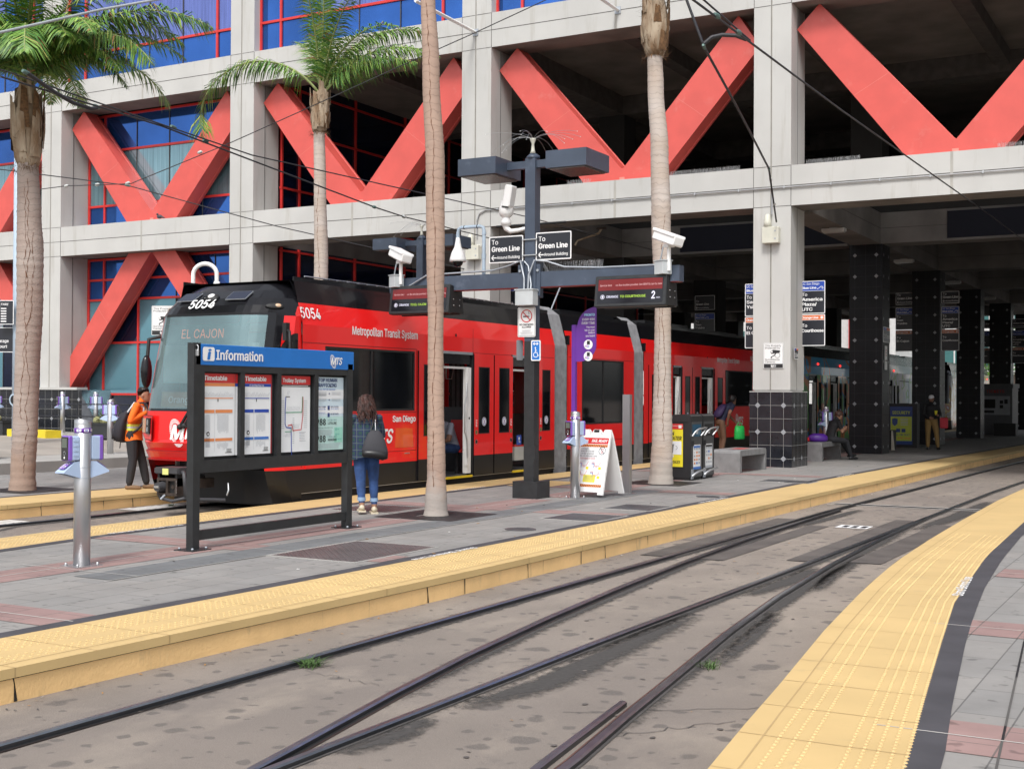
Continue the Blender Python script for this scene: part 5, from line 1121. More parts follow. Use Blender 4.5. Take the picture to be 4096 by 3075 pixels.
# ------------------------------------------------------------ lamp and sign masts
def make_mast(label, loc, full=True):
    t = thing('lamp_mast', label, 'lamp mast', loc, 0, 'steel lamp masts on the platforms')
    mb = MB(); mb.box(-.22, .22, -.22, .22, 0, .27, BLACK); mb.build('base', t)
    mb = MB(); mb.box(-.09, .09, -.09, .09, .27, 2.5, BLACK); mb.box(-.09, .09, -.09, .09, 2.5, 5.42, GREYB); mb.lathe([(.13, 5.42), (.125, 5.46), (.07, 5.50), (.0, 5.51)], GREYB, 4); mb.box(.09, .11, -.09, .02, .6, .84, BLACK); mb.build('pole', t)
    for s in (-1, 1):
        a = MB(); a.box(min(s*.09, s*.45), max(s*.09, s*.45), -.05, .05, 5.27, 5.39, GREYB); a.build('lamp_arm', t)
        a = MB(); x0, x1 = sorted((s*.45-(.0), s*1.15)); a.box(x0, x1, -.42, .42, 5.17, 5.44, GREYB); a.box(x0+.05, x1-.05, -.37, .37, 5.150, 5.17, mat('lamp_lens', (.16, .13, .12), .2) if 'lamp_lens' not in MATS else MATS['lamp_lens']); a.build('lamp_head', t)
    mb = MB(); mb.lathe([(.05, 5.51), (.03, 5.56), (.02, 5.66), (.045, 5.72), (.05, 5.75)], CREAM, 10)
    random.seed(5)
    for k in range(16):
        an = random.random()*6.28; L = .45+.45*random.random(); P = []
        for i in range(7): u = i/6; P.append((L*u*math.cos(an), L*u*math.sin(an), 5.74+.28*u-.42*u*u*(.6+.8*((k*7) % 5)/5)))
        mb.tube(P, .0028, ALU, 3, caps=False); mb.ball(P[-1], .008, WHITE, 5, 4)
    mb.build('bird_deterrent', t)
    if full:
        for s, L in ((-1, 2.7), (1, 2.55)):
            a = MB(); x0, x1 = sorted((s*.12, s*L)); a.box(x0, x1, -.09, .09, 3.36, 3.60, GREYB); a.box(x0+.01, x1-.01, -.085, .085, 3.352, 3.36, TREDD); a.build('cross_arm', t)
            a = MB(); a.box(min(s*.09, s*.13), max(s*.09, s*.13), -.13, .13, 3.2, 3.78, GREYB); a.box(min(s*.13, s*.2), max(s*.13, s*.2), -.11, -.09, 3.22, 3.72, GREYB)
            for z in (3.3, 3.62): a.cyl((s*.16, -.13, z), (s*.16, -.10, z), .022, GALV, 8)
            a.build('arm_bracket', t)
        a = MB(); a.rbox(-.16, .16, -.28, -.10, 3.06, 3.30, .01, LAVG); a.box(-.17, .17, -.29, -.10, 3.30, 3.32, LAVG); a.build('junction_box', t)
        a = MB()
        a.tube([(-.05, -.18, 3.32), (-.06, -.16, 3.5), (-.15, -.12, 3.78), (-.4, -.06, 3.72), (-.7, -.05, 3.66), (-1.6, -.08, 3.64), (-1.95, -.11, 3.62), (-2.3, -.14, 3.44), (-2.5, -.1, 3.4)], .016, GALV, 6)
        a.tube([(.02, -.18, 3.32), (.02, -.16, 3.55), (.10, -.12, 3.78), (.3, -.08, 3.76), (.6, -.05, 3.66), (1.2, -.03, 3.625), (2.2, -.06, 3.62), (2.42, -.1, 3.68)], .016, GALV, 6)
        a.tube([(.07, -.18, 3.32), (.06, -.15, 3.4), (-.02, -.1, 3.7), (-.1, -.1, 3.78)], .014, GALV, 6); a.build('cable', t)
    return t
mt = make_mast('tall blue grey lamp mast with two box lamps and a long cross arm carrying displays', (-9.63, 17.95, 0))
make_mast('second lamp mast with two box lamps partly hidden behind the brown palm trunk', (-16.95, 25.9, 0), False)
spk = MB()
for i in range(50):
    x = -9.4+i*.02*1.0
    for s in (-.02, .02): spk.tube([(x, 17.97+s, 3.605), (x+random.gauss(0, .012), 17.97+3*s, 3.76)], .0025, ALU, 3, caps=False)
tag(spk.build('bird_spikes'), 'rusty bird spikes along the top of the cross arm under the Green Line sign', 'bird spikes')
# ------------------------------------------------------------ signs
def sign(label, o, u, n, w, h, draw, t=.012, border=LETT, face=SBLK, r=.02, cat='sign', name='sign', group=None, back=ALU):
    """flat sign plate: o = lower left corner of its face; u = reading direction, n = towards the reader"""
    root = thing(name, label, cat, o, 0, group); F0 = frame((0, 0, 0), u, n)
    mb = MB(F0); 
    def rr(a, b, c, d, r, z, m):
        P = []
        for cx, cy, a0 in ((b-r, c+r, -90), (b-r, d-r, 0), (a+r, d-r, 90), (a+r, c+r, 180)):
            for k in range(4): q = R(a0+30*k); P.append((cx+r*math.cos(q), cy+r*math.sin(q)))
        return P
    P = rr(0, w, 0, h, r, 0, None); mb.prism(P, -t, 0, border, side=ALU); mb.poly(P[::-1], -t-.0005, back)
    if face: mb.poly(rr(.018, w-.018, .018, h-.018, r*.6, 0, None), .0015, face)
    mb.build('plate', root)
    if draw: l = MB(F0); draw(l); l.build('lettering', root)
    return root
def arrow_l(l, x, y, s, m=LETT): l.line2([(x, y), (x+s, y)], s*.18, .004, m); l.line2([(x+s*.42, y+s*.42), (x, y), (x+s*.42, y-s*.42)], s*.17, .0045, m)
def green(l): l.text('To', .05, .30, .075, LETT, w=.12, bold=.008); l.text('Green Line', .05, .185, .078, LETT, w=.52, bold=.03); arrow_l(l, .05, .085, .09); l.text('Around Building', .15, .065, .045, LETT, w=.42, bold=.012)
sign('black To Green Line sign on the left side of the tall mast', (-10.38, 17.86, 3.77), (1, 0, 0), (0, -1, 0), .63, .43, green, group='To Green Line signs on the tall mast')
sign('black To Green Line sign on the right side of the tall mast', (-9.52, 17.86, 3.78), (1, 0, 0), (0, -1, 0), .63, .44, green, group='To Green Line signs on the tall mast')
mb = MB()
for z in (3.87, 4.12): mb.box(-9.76, -9.5, 17.835, 17.855, z-.008, z+.008, ALU)
tag(mb.build('sign_straps'), 'steel straps round the mast between the two Green Line signs', 'strap')
def nosmoke(l):
    l.ring2(.16, .335, .088, .103, .004, SRED); l.line2([(.16-.067, .335+.067), (.16+.067, .335-.067)], .015, .006, SRED); l.rect(.10, .20, .318, .336, .004, INK)
    l.line2([(.20, .36), (.21, .375), (.195, .39), (.205, .41)], .006, .004, INK); l.rect(.205, .212, .318, .336, .004, INK)
    l.text('NO SMOKING', .16, .185, .028, INK, w=.25, al='c', bold=.02); l.text('ALLOWED', .16, .145, .028, INK, w=.17, al='c', bold=.02)
    for k, w_ in enumerate((.18, .15, .24, .20)): l.rect(.16-w_/2, .16+w_/2, .108-.019*k, .114-.019*k, .004, GREYI)
    l.rect(.03, .29, .028, .032, .004, GREYI); l.rect(.012, .308, .012, .016, .004, INK); l.rect(.012, .308, .46, .464, .004, INK); l.rect(.012, .016, .012, .464, .004, INK); l.rect(.304, .308, .012, .464, .004, INK)
sign('white no smoking allowed sign on the tall mast', (-9.83, 17.84, 2.565), (1, 0, 0), (0, -1, 0), .32, .475, nosmoke, face=None, border=WPLA)
def wheel(l):
    l.line2([(.045, .27), (.125, .27)], .012, .004, LETT)
    for s in (-1, 1): l.line2([(.085+s*.02, .29), (.085+s*.045, .27), (.085+s*.02, .25)], .011, .0045, LETT)
    l.disc(.08, .205, .013, .004, LETT, n=10); l.line2([(.08, .19), (.08, .13), (.11, .13), (.125, .08), (.14, .085)], .012, .004, LETT); l.line2([(.08, .165), (.105, .165)], .01, .0045, LETT); l.ring2(.085, .095, .034, .044, .0042, LETT, n=18, a0=80, a1=350)
sign('small blue wheelchair sign with double arrow below the no smoking sign', (-9.58, 17.83, 2.185), (1, 0, 0), (0, -1, 0), .17, .325, wheel, face=IBLU)
sign('small grey sign back facing left on the mast below the no smoking sign', (-9.84, 17.83, 2.2), (.45, .9, 0), (.9, -.45, 0), .12, .32, None, border=GALV, face=None)
def wave(l, x, y, s): l.line2([(x, y), (x+.3*s, y+.12*s), (x+.55*s, y+.34*s), (x+.8*s, y+.32*s), (x+.9*s, y+.12*s), (x+.78*s, y+.02*s), (x+.7*s, y+.12*s)], .09*s, .005, LETT)
def blue(dest, w=.60):
    def d(l):
        h = .78; l.rect(.02, w-.02, h-.235, h-.02, .003, SBLU); l.text('UC San Diego', .04, h-.095, .052, LETT, w=.42, bold=.006, z=.005); l.text('Blue Line', .04, h-.19, .052, LETT, w=.35, bold=.035, z=.005); wave(l, .41, h-.195, .16); l.rect(.02, w-.02, h-.243, h-.235, .004, LETT)
        l.text('To', .04, h-.36, .075, LETT, w=.13, bold=.008)
        for k, (s, q) in enumerate(dest): l.text(s, .04, h-.475-.118*k, .072, LETT, w=q, bold=.028)
    return d
def orange(dest, w=.60):
    def d(l):
        h = .75; l.rect(.02, w-.02, h-.13, h-.02, .003, SORG); l.text('Orange Line', .04, h-.10, .05, LETT, w=.40, bold=.035, z=.005)
        l.disc(w-.075, h-.075, .026, .005, LETT, n=12)
        for k in range(12): a = R(30*k); l.line2([(w-.075+.028*math.cos(a), h-.075+.028*math.sin(a)), (w-.075+.042*math.cos(a), h-.075+.042*math.sin(a))], .006, .005, LETT)
        l.rect(.02, w-.02, h-.138, h-.13, .004, LETT); l.text('To', .04, h-.30, .075, LETT, w=.13, bold=.008)
        for k, (s, q) in enumerate(dest): l.text(s, .04, h-.42-.118*k, .072, LETT, w=q, bold=.028)
    return d
AM = [('America', .50), ('Plaza/', .36), ('UTC', .26)]; SY = [('San', .22), ('Ysidro', .36)]
def pair(x, y, zt, left, which, tag_, g):
    xs = x-.62 if left else x
    sign('blue topped %s sign %s' % (which[0], tag_), (xs, y, zt-.78), (1, 0, 0), (0, -1, 0), .60, .78, blue(AM if not left else SY), group=g)
    sign('orange topped %s sign %s' % (which[1], tag_), (xs, y, zt-1.55), (1, 0, 0), (0, -1, 0), .60, .75, orange([('Courthouse', .53)] if not left else [('El Cajon', .43)]), group=g)
g = 'destination signs on the station columns'
pair(-9.42, 29.6, 4.36, True, ('To San Ysidro', 'To El Cajon'), 'left of the tall pale column, cut off by it', g)
pair(-8.80, 30.0, 4.41, False, ('To America Plaza UTC', 'To Courthouse'), 'on the right of the tall pale column', g)
sign('Blue Line sign peeping out left of the tall mast above the trolley roof', (-17.3, 30.4, 3.95), (1, 0, 0), (0, -1, 0), .60, .78, blue(SY), group=g)
for k, y in enumerate((46.3, 63.6)):
    nm = ['second', 'last'][k]
    for left, x in ((True, -9.5), (False, -8.55)):
        side = 'left' if left else 'right'
        sign('To Green Line sign on the %s of the %s dark tiled column' % (side, nm), (x-.62 if left else x, y, 4.95), (1, 0, 0), (0, -1, 0), .60, .42, green, group=g)
        pair(x, y, 4.84, left, ('To San Ysidro', 'To El Cajon') if left else ('To America Plaza UTC', 'To Courthouse'), 'on the %s of the %s dark tiled column' % (side, nm), g)
sign('To Green Line sign in the shade above the red trolley roof', (-17.6, 46.0, 4.95), (1, 0, 0), (0, -1, 0), .80, .55, green, group=g)
sign('Blue Line sign in the shade above the red trolley roof', (-17.6, 46.0, 4.05), (1, 0, 0), (0, -1, 0), .80, .78, blue(SY, .8), group=g)
def surv(l, w=.48, h=.60):
    l.rect(.0+.012, w-.012, .012, .11, .003, INK); mts(l, w*.38, .035, .045, LETT, z=.006)
    l.text('This Property', .045, h-.085, .042, INK, w=w*.80, bold=.0); l.text('Protected by', .045, h-.14, .042, INK, w=w*.74, bold=0); l.text('Surveillance', .045, .19, .042, INK, w=w*.72, bold=0); l.text('Cameras', .045, .135, .042, INK, w=w*.50, bold=0)
    l.poly([(.17, .40), (.19, .345), (.36, .365), (.40, .38), (.40, .42), (.24, .44)], .005, INK); l.disc(.205, .39, .022, .007, LETT, n=12); l.line2([(.30, .36), (.27, .31), (.19, .27), (.19, .24)], .02, .005, INK); l.ring2(.34, .31, .055, .062, .005, INK, n=18)
    for q in ((.012, w-.012, h-.016, h-.012), (.012, .016, .012, h-.012), (w-.016, w-.012, .012, h-.012)): l.rect(*q, .004, INK)
sign('white surveillance camera notice on the tall pale column', (-9.37, 28.96, 2.30), (1, 0, 0), (0, -1, 0), .48, .60, surv, face=None, border=WPLA, group='surveillance camera notices')
sign('white surveillance camera notice on a post behind the trolley nose', (-21.55, 21.6, 2.98), (.93, .37, 0), (.37, -.93, 0), .55, .68, lambda l: surv(l, .55, .68), face=None, border=WPLA, group='surveillance camera notices')
mb = MB(); mb.lathe([(.13, .12), (.13, 3.75), (.14, 3.78), (.0, 3.8)], GALV, 16, (-20.75, 22.2)); tag(mb.build('steel_post'), 'grey steel post behind the surveillance notice by the trolley nose', 'post')
def small_col(l): l.rect(.0, .14, .21, .25, .003, SBLU); l.rect(.15, .30, .21, .25, .003, SORG); l.text('12th & Imperial', .15, .05, .10, LETT, w=.26, al='c', bold=.015)
sign('small black 12th and Imperial sign on the side of the tall pale column', (-8.655, 29.05, 2.52), (0, 1, 0), (1, 0, 0), .30, .26, small_col)
sign('small station name sign on the side of the nearest dark tiled column', (-8.545, 37.5, 3.25), (0, 1, 0), (1, 0, 0), .85, .45, lambda l: (l.rect(.02, .4, .36, .43, .003, SBLU), l.rect(.42, .83, .36, .43, .003, SORG), l.text('12th & Imperial', .42, .12, .12, LETT, w=.7, al='c')))
sign('narrow no smoking notice on the nearest dark tiled column', (-8.545, 37.7, 2.45), (0, 1, 0), (1, 0, 0), .3, .7, lambda l: (l.ring2(.15, .5, .08, .1, .004, SRED), l.rect(.1, .2, .49, .51, .004, INK), l.text('NO SMOKING', .15, .25, .04, INK, w=.24, al='c')), face=None, border=WPLA)
# left edge signs on the pale blue pole
t = thing('sign_pole', 'pale blue steel pole at the left edge carrying signs behind the leftmost palm', 'pole', (-28.85, 24.0, .2))
mb = MB(); mb.lathe([(.20, 0), (.20, 8.2)], GALVB := mat('pale_blue_paint', (.42, .52, .62), .4), 20); mb.build('pole', t)
mb = MB(); mb.tube([(.05, -.21, 1.25), (.05, -.25, 1.25)], .17, GALVB, 14); mb.tube([(.05, -.20, 1.25), (.05, -.255, 1.25)], .12, BLK, 14); mb.build('hand_hole', t)
sign('black To Garage sign with white border at the left edge, cut by the palm', (-29.45, 23.55, 2.75), (.88, .47, 0), (.47, -.88, 0), .62, .68, lambda l: (l.text('To', .05, .42, .10, LETT, w=.15, bold=.03), l.text('• Garage', .05, .27, .085, LETT, w=.42, bold=.01), l.text('• Court', .05, .12, .085, LETT, w=.38, bold=.01)))
sign('narrow black sign with white text above the To Garage sign', (-29.1, 23.5, 3.5), (.88, .47, 0), (.47, -.88, 0), .40, .66, lambda l: (l.text('FARE', .05, .52, .06, LETT, w=.2, shear=.2), *[l.rect(.05, .2, .42-.07*k, .45-.07*k, .003, LETT) for k in range(6)]))
sign('plain grey sign back at the left edge', (-29.62, 23.6, 3.45), (.6, .8, 0), (.8, -.6, 0), .34, .70, None, border=GALV, face=None)
# ------------------------------------------------------------ departure displays
DRED = mat('display_dark_red', (.10, .004, .004), .25, emit=(.12, .004, .004), es=.5); DBLK = mat('display_glass', (.006, .006, .010), .15)
DW = mat('display_white', (.5, .5, .6), .4, emit=(.55, .55, .65), es=.35, var=0); DG = mat('display_green', (.3, .45, .05), .4, emit=(.30, .48, .05), es=.5, var=0); DP = mat('display_pink', (.5, .3, .3), .4, emit=(.55, .32, .32), es=.35, var=0)
def display(label, loc, dest, w2=1.18):
    t = thing('departure_display', label, 'departure display', loc, 0, 'hanging departure displays')
    for s in (-1, 1):
        T = Matrix.Translation((0, s*.16, 0)) @ Matrix.Rotation(s*R(8), 4, 'X') @ (Matrix.Identity(4) if s < 0 else Matrix.Rotation(math.pi, 4, 'Z'))
        mb = MB(T); mb.rbox(-.59, .59, -.06, .06, -.24, .24, .02, BLACK); b = mb.build('housing', t)
        F2 = T @ frame((-.54, -.062, -.19), (1, 0, 0), (0, -1, 0))
        q = MB(F2); q.rect(0, 1.08, 0, .38, .0015, DBLK); q.rect(.01, 1.07, .20, .37, .003, DRED)
        q.text('Service Alert', .04, .265, .028, DP, w=.20, z=.005, bold=0); q.text('ve. Bus shuttles provided. See SDMTS.com for deta', .30, .265, .028, DP, w=.76, z=.005, bold=0)
        q.ring2(.09, .10, .026, .034, .004, DW); q.rect(.078, .102, .085, .118, .004, DW); q.text('ORANGE', .155, .083, .036, DW, w=.20, z=.005, bold=.01); q.text(dest, .385, .083, .036, DG, w=.42 if 'COURT' in dest else .31, z=.005, bold=.008)
        if 'COURT' in dest: q.text('2', .90, .055, .11, DW, w=.06, z=.005, bold=.03)
        q.text('min', .98, .055, .028, DW, w=.06, z=.005, bold=0); q.build('screen', b)
    mb = MB(); mb.add([(.59, -.10, .10), (.59, .10, .10), (.59, .14, -.02), (.59, .09, -.14), (.59, .04, -.02), (.59, -.04, -.02), (.59, -.09, -.14), (.59, -.14, -.02)], [(0, 1, 4, 5), (1, 2, 3, 4), (5, 6, 7, 0)], BLACK)
    for y, z in ((-.1, .0), (.1, .0), (-.09, -.1), (.09, -.1)): mb.ball((.6, y, z), .012, ALU, 6, 4)
    for y in (-.05, .05): mb.disc(0, 0, .025, 0, BLK, frame((.593, y, .04), (0, 1, 0), (1, 0, 0)))
    mb.box(-.4, -.34, -.04, .04, .2, .36, BLACK); mb.box(.3, .36, -.04, .04, .2, .36, BLACK); mb.box(.57, .60, -.16, .16, -.22, .22, BLK); mb.build('hanger', t)
display('departure display reading TO COURTHOUSE 2 min under the right end of the cross arm', (-7.83, 17.95, 3.225), 'TO COURTHOUSE')
display('departure display reading TO EL CAJON under the left end of the cross arm', (-11.65, 17.95, 3.215), 'TO EL CAJON')
# ------------------------------------------------------------ cameras
def bullet(label, loc, rz):
    t = thing('security_camera', label, 'security camera', loc, rz, 'white box cameras on the cross arm')
    mb = MB(); mb.rbox(-.10, .10, -.09, .09, 0, .20, .01, LAVG); mb.box(-.11, .11, -.10, .10, .20, .215, LAVG); mb.build('junction_box', t)
    mb = MB(); mb.tube([(.10, .03, .05), (.10, .03, .42)], .03, WPLA, 12); mb.box(.04, .16, -.03, .09, .40, .45, WPLA); mb.tube([(-.04, -.02, .215), (-.0, -.02, .33), (.0, .0, .42)], .012, GALV, 6); mb.build('mount', t)
    T = Matrix.Translation((.08, .03, .53)) @ Matrix.Rotation(R(-8), 4, 'X') @ Matrix.Rotation(R(18), 4, 'Y')
    mb = MB(T); mb.rbox(-.27, .27, -.10, .10, -.07, .09, .03, WPLA, M=T); mb.rbox(-.30, .26, -.115, .115, .05, .10, .02, WPLA, M=T); mb.box(-.285, -.27, -.08, .08, -.05, .06, LAVG); mb.box(-.29, -.28, -.03, .03, .02, .08, BLK); mb.build('camera_body', t)
bullet('white box camera on the right end of the cross arm', (-7.32, 17.80, 3.46), R(-28)); bullet('white box camera on the left end of the cross arm above the El Cajon display', (-12.15, 17.80, 3.44), R(-28))
t = thing('dome_camera', 'white pendant dome camera hanging from a bent grey pipe left of the mast signs', 'dome camera', (-9.98, 17.95, 3.6), 0)
mb = MB(); Yd = 0
mb.tube([(-.55, 0, 0), (-.55, 0, .72), (-.57, 0, .78), (-.62, 0, .80), (-.98, 0, .80), (-1.03, 0, .78), (-1.05, 0, .70), (-1.05, 0, .62)], .03, GALVB, 12)
for z in (.66, .26, .30): mb.tube([(-.55, 0, z), (-.55, 0, z+.04)], .037, GALVB, 12)
for x in (-.93, -.68): mb.tube([(x, 0, .8), (x+.012, 0, .8)], .034, BLK, 12)
mb.build('pipe', t)
mb = MB(); mb.lathe([(.03, .64), (.045, .56), (.06, .48), (.11, .38), (.135, .28), (.14, .24), (.0, .24)], WPLA, 24, (-1.05, 0)); h_ = mb.build('housing', t)
mb = MB(); mb.ball((-1.05, 0, .24), (.09, .09, .09), TWIN, 16, 10); mb.build('dome', t)
t = thing('ptz_camera', 'white pan tilt camera on a curved arm high on the left of the mast', 'security camera', (-9.73, 17.95, 4.38), 0)
mb = MB(); mb.tube([(.02, 0, -.06), (-.15, -.02, -.09), (-.28, -.03, -.10), (-.36, -.03, -.05), (-.37, -.03, .03)], [.03, .035, .04, .05, .075], WPLA, 12); mb.lathe([(.08, .0), (.085, .06), (.06, .12), (.06, .13), (.09, .15), (.12, .19), (.115, .28), (.08, .40), (.0, .41)], WPLA, 20, (-.37, -.03)); mb.build('base', t)
T = Matrix.Translation((-.30, -.06, .42)) @ Matrix.Rotation(R(10), 4, 'Y'); mb = MB(T); mb.rbox(-.07, .07, -.09, .09, -.14, .22, .03, WPLA, M=T); mb.box(-.06, .06, -.095, -.08, -.15, -.13, BLK); mb.build('camera_head', t)
mb = MB(); 
# ------------------------------------------------------------ hooked lamp with dome, left
t = thing('dome_camera', 'white dome camera on a white hooked pipe behind the trolley roof', 'dome camera', (-23.1, 24.6, .15), 0)
mb = MB(); P = [(-.0, 0, 0), (0, 0, 4.55)]+[(.30-.30*math.cos(R(a)), .11*(1-math.cos(R(a))), 4.55+.28*math.sin(R(a))) for a in range(15, 181, 15)]+[(.60, .22, 4.35)]
mb.tube(P, .055, WPLA, 12); mb.build('pipe', t); mb = MB(); mb.lathe([(.07, 4.37), (.09, 4.30), (.2, 4.14), (.24, 4.02), (.24, 3.98), (.0, 3.98)], WPLA, 20, (.6, .22)); mb.ball((.6, .22, 3.98), .15, TWIN, 14, 8); mb.build('housing', t)
mb = MB(); mb.prism([(-.3, -.12), (.3, -.12), (.24, .12), (-.24, .12)], 0, .3, CREAM)
# ------------------------------------------------------------ folding sign
AF = thing('folding_sign', 'white plastic folding floor sign headed RAIL READY beside the tall mast', 'folding sign', (-8.87, 18.82, 0), R(-8))
def apanel(s):
    T = Matrix.Translation((0, 0, 1.08)) @ Matrix.Rotation(s*R(17), 4, 'X')
    mb = MB(T); w = .31
    P = [(-w, -1.08), (-w+.10, -1.08), (-w+.10, -1.04), (w-.10, -1.04), (w-.10, -1.08), (w, -1.08), (w-.03, -.10), (w-.05, .0), (w-.16, .0), (w-.20, -.09), (.10, -.09), (.06, .0), (-.06, .0), (-.10, -.09), (-w+.20, -.09), (-w+.16, 0), (-w+.05, 0), (-w+.03, -.10)]
    T2 = T @ Matrix(((1, 0, 0, 0), (0, 0, -1, 0), (0, 1, 0, 0), (0, 0, 0, 1)))
    mb.prism(P, -.018, .018, WPLA, M=T2)
    if s < 0: 
        mb.box(-.05, .05, -.045, -.005, -.024, .024, BLK, M=T2)
        for z in (-.3, -.5, -.72, -.9): mb.rbox(-.2, .2, .015, .03, z-.07, z+.06, .02, WPLA, M=T)
    else:
        for z in (-.28, -.50, -.72, -.92): mb.rbox(-.22, .22, .016, .030, z-.08, z+.07, .03, WPLA, M=T)
        mb.ball((0, .02, -.6), .04, WPLA, 10, 6, M=T)
    o = mb.build('panel', AF)
    if s < 0:
        F2 = T @ frame((-.26, -.020, -1.00), (1, 0, 0), (0, -1, 0)); l = MB(F2); H = .86
        l.rect(0, .52, 0, H, 0, PAPER); l.rect(0, .52, H-.10, H, .002, SRED); mts(l, .03, H-.075, .038, LETT, z=.004); l.text('RAIL READY', .20, H-.073, .045, LETT, w=.30, z=.004, bold=.03, shear=.1)
        for z0 in (H-.155, .04):
            l.rect(0, .52, z0, z0+.045, .002, SORG2)
            for k in range(15): l.poly([(.01+k*.034, z0+.003), (.022+k*.034, z0+.003), (.037+k*.034, z0+.042), (.025+k*.034, z0+.042)], .003, INK)
        for k, s_ in enumerate((('CIERRES', .15), ('PERIÓDICOS DE', .26), ('FIN DE SEMANA', .26), ('DE LA ORANGE LINE', .33))): l.text(s_[0], .02, H-.20-.040*k, .026, INK, w=s_[1], z=.003, bold=0)
        l.text('2026 hasta el 2028', .02, H-.36, .026, SRED, w=.30, z=.003, bold=0)
        l.ring2(.43, H-.215, .058, .066, .004, INK); l.line2([(.385, H-.17), (.475, H-.26)], .008, .005, INK); l.rect(.41, .45, H-.25, H-.18, .003, SRED); l.rect(.417, .443, H-.24, H-.19, .004, PAPER)
        for i in (0, 1):
            for j in (0, 1):
                x, y = .03+.24*i, H-.50-.15*j; l.line2([(x, y+.08), (x+.05, y+.08), (x+.06, y+.03), (x+.14, y+.03), (x+.17, y+.10)], .007, .003, SRED3); l.line2([(x, y+.065), (x+.045, y+.065), (x+.05, y)], .008, .004, SBLU2); l.rect(x+.14, x+.19, y-.03, y+.015, .003, YEL); l.rect(x, x+.09, y+.10, y+.104, .003, GREYI); l.rect(x+.08, x+.12, y+.01, y+.016, .003, SRED3)
        l.rect(.15, .38, .12, .24, .003, YEL); [l.rect(.17, .36, .14+.016*k, .144+.016*k, .004, GREYI) for k in range(6)]
        l.rect(.0, .10, .255, .262, .003, GREYI); l.rect(.42, .52, .255, .262, .003, GREYI); l.build('poster', o)
SRED3 = mat('pale_red_ink', (.7, .2, .2), .5)
apanel(-1); apanel(1)
# ------------------------------------------------------------ purple flag sign and steel post
t = thing('tap_sign', 'tall purple leaf shaped sign on a purple post telling riders to tap or scan', 'sign', (-9.07, 18.35, 0), 0)
mb = MB(); mb.box(-.035, .035, -.03, .03, 0, 2.77, PURP); mb.build('post', t)
P = [(.03, 2.18)]+[(.10+.30*math.sin(R(a)), 2.45-.27*math.cos(R(a))) for a in range(0, 91, 12)]+[(.40, 3.05)]+[(.40-.34*math.sin(R(a)), 2.72+.33*math.cos(R(a))) for a in range(10, 91, 12)]+[(.03, 2.7)]
mb = MB(Matrix.Translation((0, -.02, 0)) @ Matrix(((1, 0, 0, 0), (0, 0, -1, 0), (0, 1, 0, 0), (0, 0, 0, 1)))); mb.prism(P, -.006, .006, PURP); pl = mb.build('panel', t)
l = MB(frame((0, -.027, 0), (1, 0, 0), (0, -1, 0))); CY = mat('pale_cyan_lettering', (.35, .65, .85), .4)
for k, (s_, w_, h_, b_) in enumerate((('PRONTO', .19, .038, .05), ('EVERY RIDE', .22, .036, .01), ('EVERY TIME', .23, .036, .01), ('You must', .15, .030, .005), ('tap or scan', .18, .028, .005), ('before', .11, .030, .005), ('you board', .16, .030, .005))): l.text(s_, .375, (2.905, 2.835, 2.775, 2.715, 2.668, 2.625, 2.575)[k], h_, CY if k == 0 else LETT, w=w_, al='r', z=.003, bold=b_)
for z in (2.45, 2.265): l.disc(.26, z, .078, .002, LETT); l.rect(.238, .29, z, z+.06, .004, INK); l.rect(.24, .28, z-.05, z-.01, .004, LAV); l.ball((.235, z-.02, .004), (.035, .02, .001), mat('pink_glove', (.6, .45, .7), .5) if 'pink_glove' not in MATS else MATS['pink_glove'], 8, 4)
l.build('lettering', pl)
t = thing('steel_post', 'square brushed steel post standing behind the folding sign', 'post', (-8.66, 19.55, 0)); mb = MB(); mb.box(-.075, .04, -.05, .05, 0, 1.66, STEEL); mb.box(.04, .055, -.05, .05, 0, 1.66, STEEL); mb.build('post', t); mb = MB(); mb.box(-.13, .11, -.1, .1, 0, .012, STEEL); mb.build('base_plate', t)
